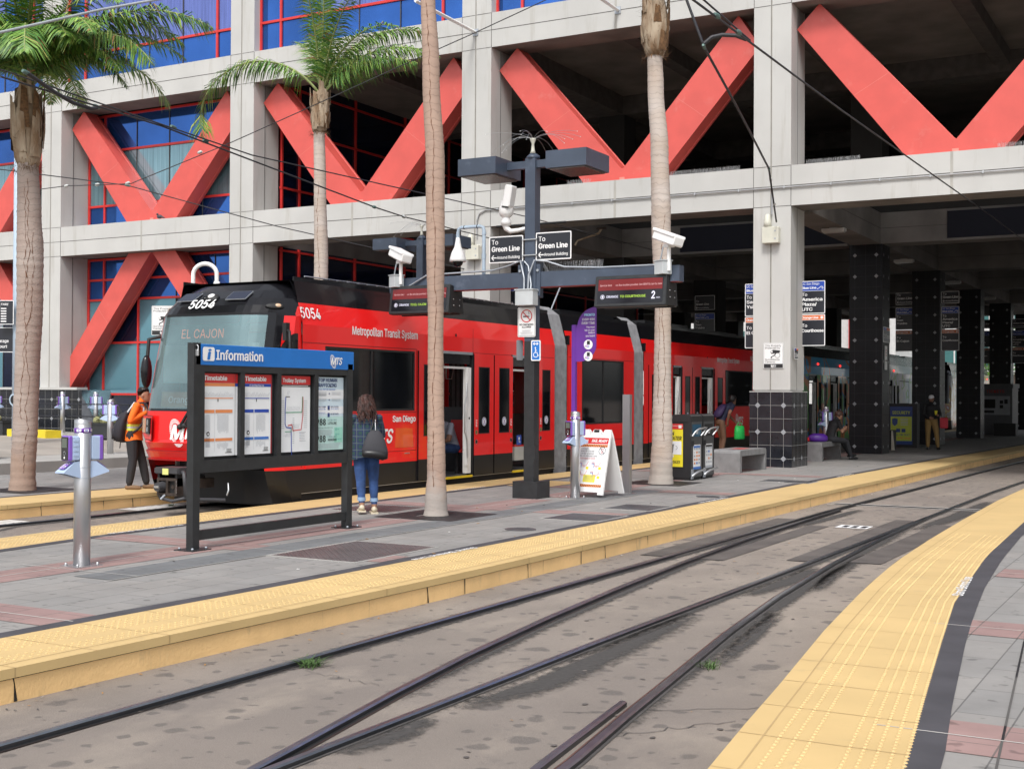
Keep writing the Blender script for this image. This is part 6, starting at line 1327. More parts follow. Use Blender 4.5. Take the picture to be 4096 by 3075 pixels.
# ------------------------------------------------------------ palms
LEAF1 = mat('frond_green', (.19, .36, .06), .5, var=.45, scale=3, spec=.4); LEAF2 = mat('frond_dark_green', (.075, .20, .04), .5, var=.4, scale=3); LEAF3 = mat('frond_yellow_green', (.36, .45, .10), .5, var=.3, scale=3); LEAF4 = mat('frond_tip_brown', (.30, .17, .06), .7)
RACH = mat('frond_rib', (.25, .30, .10), .5)
BOOT = mat('palm_boot', (.42, .34, .25), .9, var=.35, scale=7, col2=(.22, .14, .08), bump=.6, bscale=30, stretch=(1, 1, .3)); FIB = mat('palm_fibre', (.17, .09, .04), .95, var=.5, scale=20)
def trunkmat(name, c, c2, low, zl):
    m = mat(name, c, .9, col2=c2, scale=1.6, thr=(.35, .68), bump=.5, bscale=25, stretch=(1, 1, 1.4), dirt=((.16, .115, .085), 9, .655, (1.6, 1.6, .5), .8))
    n = m.node_tree.nodes; L = m.node_tree.links; b = n['Principled BSDF']; tc = n.new('ShaderNodeTexCoord'); sp = n.new('ShaderNodeSeparateXYZ'); L.new(tc.outputs['Object'], sp.inputs[0])
    # leaf scar rings
    wv = n.new('ShaderNodeTexWave'); wv.bands_direction = 'Z'; wv.inputs['Scale'].default_value = 3.1; wv.inputs['Distortion'].default_value = 6.5; wv.inputs['Detail'].default_value = 3; wv.inputs['Detail Scale'].default_value = 1.6; L.new(tc.outputs['Object'], wv.inputs[0])
    mr = n.new('ShaderNodeMapRange'); mr.inputs[1].default_value = .0; mr.inputs[2].default_value = .10; mr.inputs[3].default_value = .80; mr.inputs[4].default_value = 1; L.new(wv.outputs['Fac'], mr.inputs[0])
    src = b.inputs['Base Color'].links[0].from_socket; vm = n.new('ShaderNodeVectorMath'); vm.operation = 'SCALE'; L.new(src, vm.inputs[0]); L.new(mr.outputs[0], vm.inputs['Scale'])
    nz = n.new('ShaderNodeTexNoise'); nz.inputs['Scale'].default_value = 5; L.new(tc.outputs['Object'], nz.inputs['Vector'])
    ad = n.new('ShaderNodeMath'); ad.operation = 'ADD'; L.new(sp.outputs['Z'], ad.inputs[0]); L.new(nz.outputs[0], ad.inputs[1])
    m2 = n.new('ShaderNodeMapRange'); m2.inputs[1].default_value = zl+.35; m2.inputs[2].default_value = zl+.75; L.new(ad.outputs[0], m2.inputs[0])
    mx = n.new('ShaderNodeMix'); mx.data_type = 'RGBA'; L.new(m2.outputs[0], mx.inputs[0]); mx.inputs[6].default_value = (*low, 1); L.new(vm.outputs[0], mx.inputs[7]); L.new(mx.outputs[2], b.inputs['Base Color'])
    return m
TR1 = trunkmat('palm_bark_grey', (.37, .31, .275), (.31, .235, .20), (.31, .22, .17), .6)
TR3 = trunkmat('palm_bark_brown', (.40, .28, .215), (.34, .24, .19), (.34, .30, .27), .35)
TR4 = trunkmat('palm_bark_pale', (.49, .435, .395), (.43, .35, .29), (.38, .34, .30), .3)
def frond(mb, p, az, el, L, droop, n=60, ll=.42, hang=.5, w=.015, seed=0, curl=0):
    """rachis that bends down along its length, thin folded leaflets on both sides; az in degrees from +x"""
    rnd = random.Random(seed); P = [V(p)]; D = []; N = 26; a = R(az); e = R(el)
    for i in range(N):
        t = i/N; ee = e-R(droop)*t**1.15; aa = a+R(curl)*t; d = V((math.cos(aa)*math.cos(ee), math.sin(aa)*math.cos(ee), math.sin(ee))); D.append(d); P.append(P[-1]+d*L/N)
    D.append(D[-1]); mb.tube(P, [.028*(1-.85*i/N)+.003 for i in range(N+1)], RACH, 5, caps=False)
    for k in range(n):
        t = .14+.86*k/n; x = t*N; i = min(int(x), N-1); q = P[i].lerp(P[i+1], x-i); d = D[i]
        s0 = d.cross(V((0, 0, 1))); s0 = s0.normalized() if s0.length > .1 else V((1, 0, 0)); up = s0.cross(d).normalized()
        pr = math.sin(min(1, .25+t*1.0)*math.pi*.80)**.6 if t < .9 else .55*(1-t)*10+.1
        for s in (-1, 1):
            l = ll*pr*(.75+.4*rnd.random()); v = (d*(.55+.25*rnd.random())+s0*s*(1.0+.2*rnd.random())+up*rnd.uniform(-.35, .55)).normalized()
            m_ = q+v*l*.5+V((0, 0, -hang*l*.16)); v2 = (v+V((0, 0, -hang*(1.0+.9*rnd.random())))).normalized(); e_ = m_+v2*l*.55
            wd = v.cross(up).normalized()*w*(.6+.5*rnd.random()); r_ = rnd.random(); m = LEAF1 if r_ < .52 else LEAF2 if r_ < .84 else LEAF3 if r_ < .97 else LEAF4
            mb.add([q-wd*.5, q+wd*.5, m_+wd, m_-wd, e_], [(0, 1, 2, 3), (3, 2, 4)], m)
def trunk(pts, m, crack=()):
    """pts: (x, y, z, radius)"""
    mb = MB(); rg = []; Z0, Z1 = pts[0][2], pts[-1][2]; n = 28; z = Z0; rnd = random.Random(int(pts[0][0]*100)); k = 0
    def at(z):
        for a, b in zip(pts, pts[1:]):
            if a[2] <= z <= b[2]: t = (z-a[2])/(b[2]-a[2]); t = t*t*(3-2*t); return [a[i]+(b[i]-a[i])*t for i in (0, 1, 3)]
        return pts[-1][0], pts[-1][1], pts[-1][3]
    while z <= Z1:
        x, y, r = at(z); r *= 1+rnd.uniform(-.012, .012)+(.018 if k % 4 == 0 else -.004)
        rg.append([(x+r*(1+.014*math.sin(3*a+z*2)+rnd.uniform(-.006, .006))*math.cos(a), y+r*(1+.014*math.sin(3*a+z*2))*math.sin(a), z) for a in [2*math.pi*j/n for j in range(n)]]); z += .035; k += 1
    mb.loft(rg, m)
    for a0, za, zb in crack:        # long vertical fissures
        P = []; z = za; a = R(a0)
        while z < zb: x, y, r = at(z); a += rnd.uniform(-.09, .09)+(R(a0)-a)*.12; P.append((a, z, x, y, r)); z += .05
        for (a, z, x, y, r), (b, z2, x2, y2, r2) in zip(P, P[1:]):
            w = .009*(.2+rnd.random())/r*.6; q = lambda a, z, x, y, r: (x+(r*1.022+.001)*math.cos(a), y+(r*1.022+.001)*math.sin(a), z)
            mb.add([q(a-w, z, x, y, r), q(a+w, z, x, y, r), q(b+w, z2, x2, y2, r2), q(b-w, z2, x2, y2, r2)], [(0, 1, 2, 3)], CRACKM)
    return mb, at
CRACKM = mat('bark_fissure', (.15, .07, .04), .95)
def boots(mb, x, y, z0, z1, r, seed, dx=0):
    rnd = random.Random(seed); rg = []; n = 20; H = z1-z0
    for i in range(11):
        t = i/10; rr = r*(1.0+.55*math.sin(math.pi*min(1, t*1.15))**.8 if t < .85 else 1.1-(t-.85)*3)
        rg.append([(x+dx*t+rr*(1+.10*rnd.uniform(-1, 1))*math.cos(2*math.pi*j/n), y+rr*(1+.1*rnd.uniform(-1, 1))*math.sin(2*math.pi*j/n), z0+H*t) for j in range(n)])
    mb.loft(rg, BOOT)
    for k in range(26):           # overlapping leaf bases
        a = rnd.random()*6.28; t = rnd.random()*.75; rr = r*1.5; c = V((x+dx*t+rr*math.cos(a), y+rr*math.sin(a), z0+H*t)); u = V((-math.sin(a), math.cos(a), 0))*.075*rnd.uniform(.7, 1.3); h_ = V((math.cos(a)*.03, math.sin(a)*.03, .30*rnd.uniform(.7, 1.4)*H/.9))
        mb.add([c-u, c+u, c+u*.5+h_, c-u*.6+h_*1.1, c+V((math.cos(a), math.sin(a), 0))*.02+h_*.5], [(0, 1, 4), (1, 2, 4), (2, 3, 4), (3, 0, 4)], BOOT if rnd.random() < .7 else FIB)
    for k in range(420):          # loose fibres
        a = rnd.random()*6.28; t = rnd.random(); rr = r*(1.2+.4*rnd.random()); c = V((x+dx*t+rr*math.cos(a), y+rr*math.sin(a), z0-.05+H*(.0 if k % 3 == 0 else t)+.03)); d = V((math.cos(a)*rnd.random(), math.sin(a)*rnd.random(), rnd.uniform(-1, .8)))*.15; u = V((-math.sin(a), math.cos(a), 0))*.005
        mb.add([c-u, c+u, c+d], [(0, 1, 2)], FIB)
def palm(label, x, y, tp, m, zb, zt, br, fronds, crack, seed, dxb=0):
    t = thing('palm_tree', label, 'palm tree', (x, y, 0), 0, 'palm trees on the platforms')
    mb, at = trunk(tp, m, crack); mb.v = [(a-x, b-y, c) for a, b, c in mb.v]; mb.build('trunk', t)
    cx, cy, _ = at(zb); mb = MB(); boots(mb, cx-x, cy-y, zb, zt, br, seed, dxb); mb.build('leaf_bases', t)
    mb = MB()
    for k, fr_ in enumerate(fronds): frond(mb, (cx-x+dxb+fr_.get('dx', 0), cy-y, zt-.12+fr_.get('dz', 0)), fr_['az'], fr_['el'], fr_['L'], fr_['dr'], fr_.get('n', 64), fr_.get('ll', .44), fr_.get('h', .6), seed=seed*50+k, curl=fr_.get('c', 0), w=fr_.get('w', .015))
    mb.build('crown', t); return t
random.seed(8)
RT = 29                         # azimuth of "right in the photo"
def fan(n, seed, el=(25, 80), L=(2.4, 3.2), dr=(70, 130), n_=60, skip=()):
    rnd = random.Random(seed); o = []
    for k in range(n):
        az = 360*k/n+rnd.uniform(-12, 12)
        if any(abs((az-s+180) % 360-180) < w for s, w in skip): continue
        o.append(dict(az=az, el=rnd.uniform(*el), L=rnd.uniform(*L), dr=rnd.uniform(*dr), n=n_))
    return o
palm('leftmost palm with a greyish trunk, shaggy brown leaf bases and a dense green crown', -17.55, 14.7,
     [(-17.56, 14.68, -.02, .225), (-17.55, 14.68, .25, .20), (-17.50, 14.68, 1.1, .20), (-17.47, 14.68, 2.0, .20), (-17.42, 14.68, 3.2, .21), (-17.42, 14.68, 4.0, .215), (-17.45, 14.68, 4.6, .195), (-17.50, 14.68, 5.5, .17)], TR1, 5.42, 6.85, .165,
     [dict(az=RT+4, el=62, L=3.7, dr=95, n=150, ll=.72, h=.7), dict(az=RT-6, el=50, L=2.1, dr=85, n=90, ll=.6, h=.5), dict(az=RT-50, el=72, L=2.3, dr=125, n=110, ll=.62, h=.6), dict(az=RT-95, el=76, L=2.2, dr=125, n=110, ll=.6), dict(az=RT-75, el=72, L=2.2, dr=150, n=110, ll=.55), dict(az=RT-30, el=75, L=3.0, dr=110, n=90, ll=.55), dict(az=RT-120, el=62, L=2.6, dr=150, n=90, ll=.6), dict(az=RT-60, el=82, L=3, dr=70, n=90, ll=.5), dict(az=RT+20, el=52, L=2.9, dr=125, n=90, ll=.5), dict(az=RT-150, el=55, L=2.6, dr=140, n=80, ll=.6), dict(az=RT-20, el=58, L=2.3, dr=120, n=110, ll=.55)]+[dict(az=RT-70, el=72, L=2.5, dr=150, n=140, ll=.7, h=.8), dict(az=RT-15, el=60, L=2.9, dr=120, n=140, ll=.75, h=.9), dict(az=RT-105, el=66, L=2.4, dr=140, n=140, ll=.7, h=.8), dict(az=RT-40, el=66, L=2.1, dr=110, n=140, ll=.7, h=.8), dict(az=RT-85, el=64, L=1.8, dr=120, n=140, ll=.7, h=.8), dict(az=RT+10, el=72, L=3.3, dr=120, n=140, ll=.7, h=.8)]+fan(16, 3, el=(52, 84), L=(2.1, 3.1), dr=(80, 130), n_=110), (( -62, 1.2, 5.1), (-38, .3, 4.3), (-50, 3.2, 5.2)), 1, -.05)
palm('slim palm rising behind the trolley with a frond drooping far to the left', -17.0, 22.0,
     [(-17.1, 22, 0, .24), (-17.02, 22, 1.5, .17), (-17.0, 22, 3.0, .16), (-16.98, 22, 4.5, .15), (-17.03, 22, 6.2, .13), (-17.06, 22, 7.4, .12)], TR4, 7.3, 8.2, .13,
     [dict(az=RT+180, el=54, L=4.1, dr=172, n=150, ll=.68, h=1.15), dict(az=RT-75, el=86, L=3.0, dr=28, n=140, ll=.5, h=.45), dict(az=RT, el=58, L=3.0, dr=88, n=140, ll=.6, h=1.0), dict(az=RT-10, el=50, L=2.4, dr=75, n=130, ll=.6, h=1.0), dict(az=RT+12, el=72, L=3.3, dr=95, n=140, ll=.6, h=.9), dict(az=RT-60, el=72, L=2.6, dr=60, n=80, ll=.5), dict(az=RT-35, el=70, L=2.8, dr=95, n=80, ll=.5), dict(az=RT+120, el=70, L=2.4, dr=60, n=70), dict(az=RT+60, el=66, L=2.6, dr=80, n=70), dict(az=RT-100, el=78, L=2.8, dr=40, n=70)], ((-70, .5, 6.2),), 2, .05)
palm('brown cracked palm trunk left of the tall mast running up out of the picture', -9.27, 14.57,
     [(-9.28, 14.57, -.02, .175), (-9.28, 14.57, .10, .155), (-9.275, 14.57, .6, .125), (-9.29, 14.57, 1.6, .110), (-9.30, 14.57, 2.5, .105), (-9.31, 14.57, 3.6, .124), (-9.32, 14.57, 4.7, .130), (-9.40, 14.57, 6.0, .118), (-9.46, 14.57, 7.2, .098), (-9.46, 14.57, 10.4, .09)], TR3, 10.3, 11.4, .15, fan(14, 5, el=(20, 80), L=(2.2, 2.9), dr=(50, 80)), ((-66, 1.3, 7.4), (-72, .4, 1.2)), 3)
palm('pale speckled palm trunk beside the trash bins with ragged tan leaf bases', -9.12, 22.1,
     [(-9.12, 22.1, -.02, .245), (-9.11, 22.1, .2, .21), (-9.09, 22.1, .9, .19), (-9.09, 22.1, 2.0, .162), (-9.09, 22.1, 3.2, .15), (-9.13, 22.1, 5.0, .18), (-9.17, 22.1, 6.2, .168), (-9.25, 22.1, 7.4, .15), (-9.27, 22.1, 8.1, .14)], TR4, 8.0, 9.25, .165, fan(13, 9, el=(58, 86), L=(2.2, 2.8), dr=(20, 50)), ((-60, .8, 5.0), (-95, 1.5, 3.4)), 4)
# distant tree beyond the station
t = thing('leafy_tree', 'green tree far beyond the station at the right edge', 'tree', (-12.5, 92, TZ)); mb = MB(); mb.tube([(0, 0, 0), (.1, 0, 2.0), (.3, 0, 3.4)], [.25, .2, .12], TR1, 8)
for k in range(5): a = k*1.26; mb.tube([(.2, 0, 2.4), (.2+1.1*math.cos(a), 1.1*math.sin(a), 4)], [.1, .03], TR1, 5)
mb.build('trunk', t); mb = MB(); rnd = random.Random(3)
for k in range(2600):
    c = rnd.choice([(.2, 0, 4.6, 1.6), (-1.1, .4, 4.0, 1.1), (1.5, -.3, 4.2, 1.2), (.3, .2, 5.8, 1.0), (-.6, -.8, 3.6, .9)]); d = V((rnd.gauss(0, 1), rnd.gauss(0, 1), rnd.gauss(0, 1))).normalized()*c[3]*rnd.random()**.4; p = V(c[:3])+d; u = V((rnd.gauss(0, 1), rnd.gauss(0, 1), rnd.gauss(0, 1))).normalized()*.12; w_ = V((rnd.gauss(0, 1), rnd.gauss(0, 1), rnd.gauss(0, 1))).normalized()*.07
    mb.add([p-u, p+w_, p+u, p-w_], [(0, 1, 2, 3)], rnd.choice((LEAF1, LEAF2, LEAF2)))
mb.build('crown', t)
t2 = copy_tree(t, loc=(-34, 90, TZ), rz=1.0, label='green tree far beyond the station seen above the red trolley roof')
# ------------------------------------------------------------ wires
WIRE = mat('black_cable', (.03, .03, .034), .5); WIREL = mat('grey_cable', (.33, .36, .38), .5); CLIP = mat('verdigris_clip', (.12, .20, .18), .5, metal=.3); INSU = mat('insulator', (.55, .57, .55), .3)
def wire(label, pts, r=.012, m=WIRE, sag=0, clips=(), ins=()):
    t = thing('overhead_wire', label, 'overhead wire', pts[0]); P = []
    for a, b in zip(pts, pts[1:]):
        for i in range(8): q = V(a).lerp(V(b), i/8); q.z -= sag*4*(i/8)*(1-i/8); P.append(q-V(pts[0]))
    P.append(V(pts[-1])-V(pts[0])); mb = MB(); mb.tube(P, r, m, 6); mb.build('cable', t)
    for k, (c, ml) in enumerate([(c, CLIP) for c in clips]+[(c, INSU) for c in ins]):
        mb = MB(); c = V(c)-V(pts[0]); d = (V(pts[-1])-V(pts[0])).normalized(); 
        mb.tube([c-d*.07, c-d*.03, c+d*.03, c+d*.07], [.014, .035, .035, .014] if ml is INSU else [.02, .03, .03, .02], ml, 8); mb.build('insulator' if ml is INSU else 'clamp', t)
    return t
ZW = 5.66
wire('upper trolley wire over the left track passing behind the brown palm and the mast', [(XC, -6, 5.85), (XC, 11.2, 5.80), (XC, 16, 5.40+.12), (XC, 25.4, 5.70), (XC, 60, 5.7)], .011)
wire('lower feeder wire over the left track ending at the bracket on the concrete column', [(-13.4, 10.81, 5.60), (-13.8, 14.0, 5.62), (-13.94, 19.67, 5.17), (-14.57, 21.6, 5.27), (-16.67, 28.79, 5.74)], .013, clips=((-13.94, 19.67, 5.17),), ins=((-14.57, 21.6, 5.27),))
wire('thick looped jumper cable in front of the leftmost palm crown', [(-13.40, 11.2, 5.74), (-13.45, 11.7, 5.60), (-13.55, 12.1, 5.55), (-13.65, 12.5, 5.56), (-13.75, 12.7, 5.62)], .028, clips=((-13.40, 11.2, 5.74), (-13.75, 12.7, 5.64), (-13.85, 14.3, 5.66), (-13.85, 15.0, 5.58)))
wire('light span cable rising from the pale blue pole over the middle palm', [(-28.8, 23.8, 6.6), (-22.97, 19.21, 6.07), (-22.19, 19.65, 6.19), (-20.2, 19.61, 6.08), (-18.37, 20.62, 6.95), (-16.25, 20.65, 7.5), (-13.76, 20.88, 8.25), (-12.51, 21.0, 8.62), (-9.0, 21.5, 9.8)], .010, ins=((-22.19, 19.65, 6.19), (-21.4, 19.8, 6.18), (-20.3, 19.62, 6.1), (-18.9, 20.3, 6.75)))
wire('pale grey cable crossing the leftmost palm crown', [(-10.3, 6.5, 4.6), (-10.10, 8.08, 5.01), (-10.0, 9.27, 5.54), (-9.74, 9.99, 5.83), (-9.3, 11.5, 6.5)], .015, WIREL)
wire('far thin trolley wire sloping down to the right behind the middle palm', [(-27, 18, 7.2), (-25.14, 20.29, 6.9), (-23.26, 22.48, 6.7), (-20.77, 25.02, 5.87), (-18.84, 27.25, 5.35), (-17.6, 29.0, 5.0)], .013, clips=((-23.26, 22.48, 6.7),))
wire('trolley wire over the right track crossing the upper right corner', [(-4.7, -2, 5.66), (-4.7, 12.2, 5.67), (-4.7, 18, 5.70), (-4.7, 31.4, 5.91), (-4.7, 37, 5.95), (-4.7, 60, 5.95)], .013, clips=((-4.7, 12.9, 5.69), (-4.7, 13.6, 5.69)))
wire('short messenger cable above the right trolley wire', [(-4.72, 11.0, 5.85), (-4.71, 12.3, 5.77), (-4.7, 14.0, 5.70)], .011)
wire('dark support cable coming down to the tall concrete column', [(-7.33, 18.74, 7.86), (-7.09, 18.88, 7.12), (-7.5, 21.2, 6.95), (-7.98, 23.9, 6.72), (-8.5, 26.6, 6.55), (-9.05, 28.9, 5.72)], .022, ins=((-8.62, 27.1, 6.4), (-8.85, 28.1, 6.02)), clips=((-7.09, 18.88, 7.12), (-8.5, 26.6, 6.55)))
wire('curved black pull-off arm between support cable and trolley wire at the top right', [(-7.09, 18.88, 7.17), (-6.98, 18.93, 7.27), (-6.84, 19.02, 7.31), (-6.65, 19.12, 7.30), (-6.51, 19.21, 7.24)], .032)
for k, (x, y) in enumerate(((-14.3, 30.5), (-3.3, 31.5), (-18.6, 30.6))):      # hangers under the first beam
    t = thing('wire_hanger', ['rusty wire hanger under the beam between the mast and the pale palm', 'rusty wire hanger under the beam near the right edge', 'rusty wire hanger under the beam left of the brown palm'][k], 'hanger', (x, y, 6.09)); mb = MB(); mb.box(-.12, .12, -.05, .05, -.05, 0, CPM); mb.tube([(0, 0, -.03), (-.05, -.05, -.16), (-.45, -.5, -.38), (-.5, -.55, -.5)], [.04, .03, .02, .03], BOOT, 8); mb.build('arm', t)
# ------------------------------------------------------------ bins, benches
BIN = mat('bin_grey', (.085, .09, .095), .4, metal=.3, var=.1, scale=6); BINB = mat('bin_black', (.022, .023, .025), .35)
def bin_(label, loc, poster_side, blue):
    t = thing('trash_bin', label, 'trash bin', loc, 0, 'paired street bins')     # local: +x faces the right track, y along the platform
    mb = MB(); M = Matrix(((0, -1, 0, 0), (1, 0, 0, 0), (0, 0, 1, 0), (0, 0, 0, 1)))
    mb.box(-.78, 0, .02, .62, .05, 1.18, BINB); mb.box(-.76, -.01, .03, .61, 0, .05, BLK)
    mb.loft([[(x, y, z) for x, z in ((-.80, 1.14), (-.80, 1.20), (-.70, 1.255), (-.12, 1.29), (-.02, 1.275), (.01, 1.25), (.01, 1.14))] for y in (.005, .635)], BINB, False)
    mb.box(-.04, .012, .005, .04, .06, 1.14, BINB); mb.box(-.04, .012, .60, .635, .06, 1.14, BINB); mb.build('body', t)
    mb = MB(); mb.box(0, .014, .04, .60, .07, 1.14, BIN); mb.build('door', t)
    mb = MB(frame((.015, .04, .07), (0, 1, 0), (1, 0, 0))); mb.rect(.04, .50, .78, 1.02, .002, BLK if not blue else mat('bin_blue_label', (.01, .08, .15), .3)); mb.text('TRASH', .27, .83, .06, LETT, w=.12, al='c', bold=.02)
    mb.box(.0, .1, .60, .70, 0, .01, BLK); mb.rect(.08, .48, .14, .62, .002, LETT if blue else PAPER)
    for k in range(5):
        for j in range(3): mb.rect(.12+.12*j, .20+.12*j, .24+.07*k, .28+.07*k, .004, random.choice((GREYI, SORG2, SBLU2, GREYI, PAPER)))
    mb.rect(.08, .48, .14, .19, .004, SBLU2 if blue else GREYI); mb.rect(.10, .46, .56, .60, .004, SBLU2 if blue else INK); mb.build('notice', t)
    mb = MB(); mb.tube([(.02, .06, .86), (.07, .10, .95), (.11, .18, 1.0), (.12, .45, 1.02), (.12, .58, 1.02), (.08, .58, .95), (.03, .50, .86)], .018, ALU, 8); mb.build('chute_handle', t)
    mb = MB(); mb.tube([(.02, .06, .08), (.06, .10, .13), (.10, .2, .17), (.10, .58, .20)], [.03, .022, .02, .018], ALU, 8); mb.box(.0, .03, .03, .12, .03, .22, GALV); mb.build('foot_pedal', t)
    if poster_side:
        mb = MB(frame((-.745, .018, .26), (1, 0, 0), (0, -1, 0))); mb.box(-.03, .62, -.03, .87, -.002, .004, BLK); mb.rect(0, .59, 0, .84, .005, YEL2); mb.rect(0, .59, .73, .84, .006, SRED)
        mb.text('KEEP STORMWATER CLEAN', .58, .79, .018, LETT, w=.3, al='r', z=.008, bold=.0); mb.rect(.50, .56, .755, .815, .008, PAPER)
        mb.text('CLEAN', .40, .615, .07, INK, w=.24, al='r', z=.008, bold=.03, shear=.12); mb.text('STORMWATER', .56, .525, .07, INK, w=.52, al='r', z=.008, bold=.03, shear=.12); mb.rect(.18, .56, .24, .50, .007, PAPER)
        mb.poly([(.28, .42), (.40, .42), (.385, .27), (.295, .27)], .009, INK); [mb.rect(.305+.022*k, .312+.022*k, .285, .405, .010, PAPER) for k in range(4)]; mb.rect(.27, .41, .425, .44, .010, INK); mb.ring2(.44, .37, .03, .037, .009, INK, a0=-90, a1=90); mb.disc(.34, .46, .035, .009, YEL2); mb.ball((.2, .36, .01), (.03, .04, .002), INK, 8, 4)
        mb.rect(.28, .40, .19, .225, .007, PAPER); mb.text('AGUAS PLUVIALES', .53, .07, .05, INK, w=.46, al='r', z=.008, bold=.02, shear=.1); mb.build('poster', t)
    return t
YEL2 = mat('poster_yellow', (.82, .70, .03), .35, var=.03)
bin_('nearer trash bin with the yellow clean stormwater poster on its side', (-9.0, 23.30, 0), True, True)
bin_('farther trash bin of the pair, next to the concrete bench', (-9.0, 23.97, 0), False, False)
BEN = mat('bench_concrete', (.235, .235, .235), .8, var=.25, scale=5, dirt=((.13, .13, .13), 5, .58, (1, 1, 1), .6))
def bench(label, x, y, L, pad):
    t = thing('bench', label, 'bench', (x, y, 0), 0, 'concrete benches on the island platform'); mb = MB()
    P = [(0, 0), (0, .42), (.015, .46), (.05, .485), (L-.05, .485), (L-.015, .46), (L, .42), (L, 0), (L-.10, 0), (L-.10, .36), (.12, .36), (.12, 0)]
    n = len(P); a = [(-.72, p, q) for p, q in P]; b = [(0, p, q) for p, q in P]
    mb.add(a+b, [(i, n+i, n+(i+1) % n, (i+1) % n) for i in range(n)], BEN)
    for X in (-.72, 0): mb.add([(X, p, q) for p, q in P], [(0, 1, 2, 10, 11), (2, 3, 4, 5, 9, 10), (5, 6, 7, 8, 9)] if X == 0 else [(11, 10, 2, 1, 0), (10, 9, 5, 4, 3, 2), (9, 8, 7, 6, 5)], BEN)
    mb.build('slab', t)
    if pad: p = MB(); p.rect(-.5, -.2, L*.42, L*.72, .489, SRED); p.rect(-.52, -.18, L*.40, L*.74, .487, INK); p.build('sticker', t)
bench('concrete bench between the trash bins and the tall tiled column, red sticker on its seat', -8.96, 26.13, 1.80, True)
bench('concrete bench beyond the tall column on which a woman sits', -8.87, 32.2, 1.85, True)
# ------------------------------------------------------------ shaded platform things at the far right
t = thing('ticket_machine', 'grey ticket machine standing on the platform in the shade at the right', 'ticket machine', (-8.9, 61.0, 0), R(-10))
mb = MB(); mb.box(-.75, .75, 0, .8, 0, 2.25, TM := mat('ticket_grey', (.14, .145, .155), .4)); mb.box(-.8, .8, -.05, .85, 2.1, 2.3, TM); mb.build('cabinet', t)
mb = MB(frame((-.75, -.002, 0), (1, 0, 0), (0, -1, 0))); mb.rect(.1, 1.4, .9, 1.75, .004, GREYI); mb.rect(.2, .75, 1.2, 1.6, .008, BLK); mb.rect(.95, 1.1, 1.4, 1.55, .008, BLK); mb.rect(.95, 1.1, 1.2, 1.35, .008, BLK); mb.rect(1.15, 1.3, 1.4, 1.6, .008, BLK); mb.rect(.15, .7, .98, 1.1, .008, INK); mb.text('TICKETS', .75, 1.9, .12, SRED, w=.8, al='c'); mb.build('panel', t)
t = thing('security_poster_stand', 'yellow and blue SECURITY poster on a dark stand beside the standing man', 'poster stand', (-9.15, 43.0, 0), 0)
mb = MB(); mb.box(-.5, .45, 0, .4, 0, 1.45, BLK); mb.build('stand', t)
mb = MB(frame((-.42, -.004, .10), (1, 0, 0), (0, -1, 0))); mb.rect(0, .72, 0, 1.25, .0, SBLU3); mb.rect(.02, .70, .12, .92, .003, mat('security_yellow', (.45, .52, .06), .4)); mb.text('SECURITY', .36, 1.0, .10, MATS['security_yellow'], w=.58, al='c', bold=.03)
mb.poly([(.06, .84), (.15, .87), (.25, .84), (.24, .68), (.155, .6), (.07, .68)], .006, SBLU3); [mb.rect(.34, .58, .84-.05*k, .86-.05*k, .006, GREYI) for k in range(5)]; mb.rect(.2, .33, .40, .52, .006, SBLU3); mb.rect(.37, .5, .40, .52, .006, SBLU3); mb.text('CALL OR TEXT', .36, .29, .06, SBLU3, w=.55, al='c'); mb.text('619-595-4960', .36, .18, .06, SORG, w=.6, al='c', bold=.02); mb.build('poster', t)
mb = MB(); mb.box(-9.6, -9.0, 40.6, 41.3, 0, .62, BLK); mb.add([(-9.0, 40.6, 0), (-8.88, 40.55, .0), (-8.95, 40.6, .6), (-9.05, 40.62, .62)], [(0, 1, 2, 3)], CREAM); tag(mb.build('storage_box'), 'low black box with a pale bag at the foot of the second dark column', 'box')
mb = MB(); mb.box(-8.7, -7.8, 59.2, 59.9, 0, .55, BLK); tag(mb.build('storage_box'), 'low black box in front of the grey ticket machine', 'box')
t = thing('sign_post', 'distant small round prohibition sign on a thin pole at the right edge', 'sign', (-5.6, 78, TZ)); mb = MB(); mb.cyl((0, 0, 0), (0, 0, 2.6), .04, GALV, 8); mb.build('post', t)
mb = MB(frame((0, -.06, 2.3), (1, 0, 0), (0, -1, 0))); mb.rect(-.38, .38, -.4, .45, 0, LETT); mb.ring2(0, .05, .24, .31, .004, SRED); mb.line2([(-.19, .24), (.19, -.14)], .05, .006, SRED); mb.rect(-.15, .15, 0, .1, .004, INK); mb.build('panel', t)
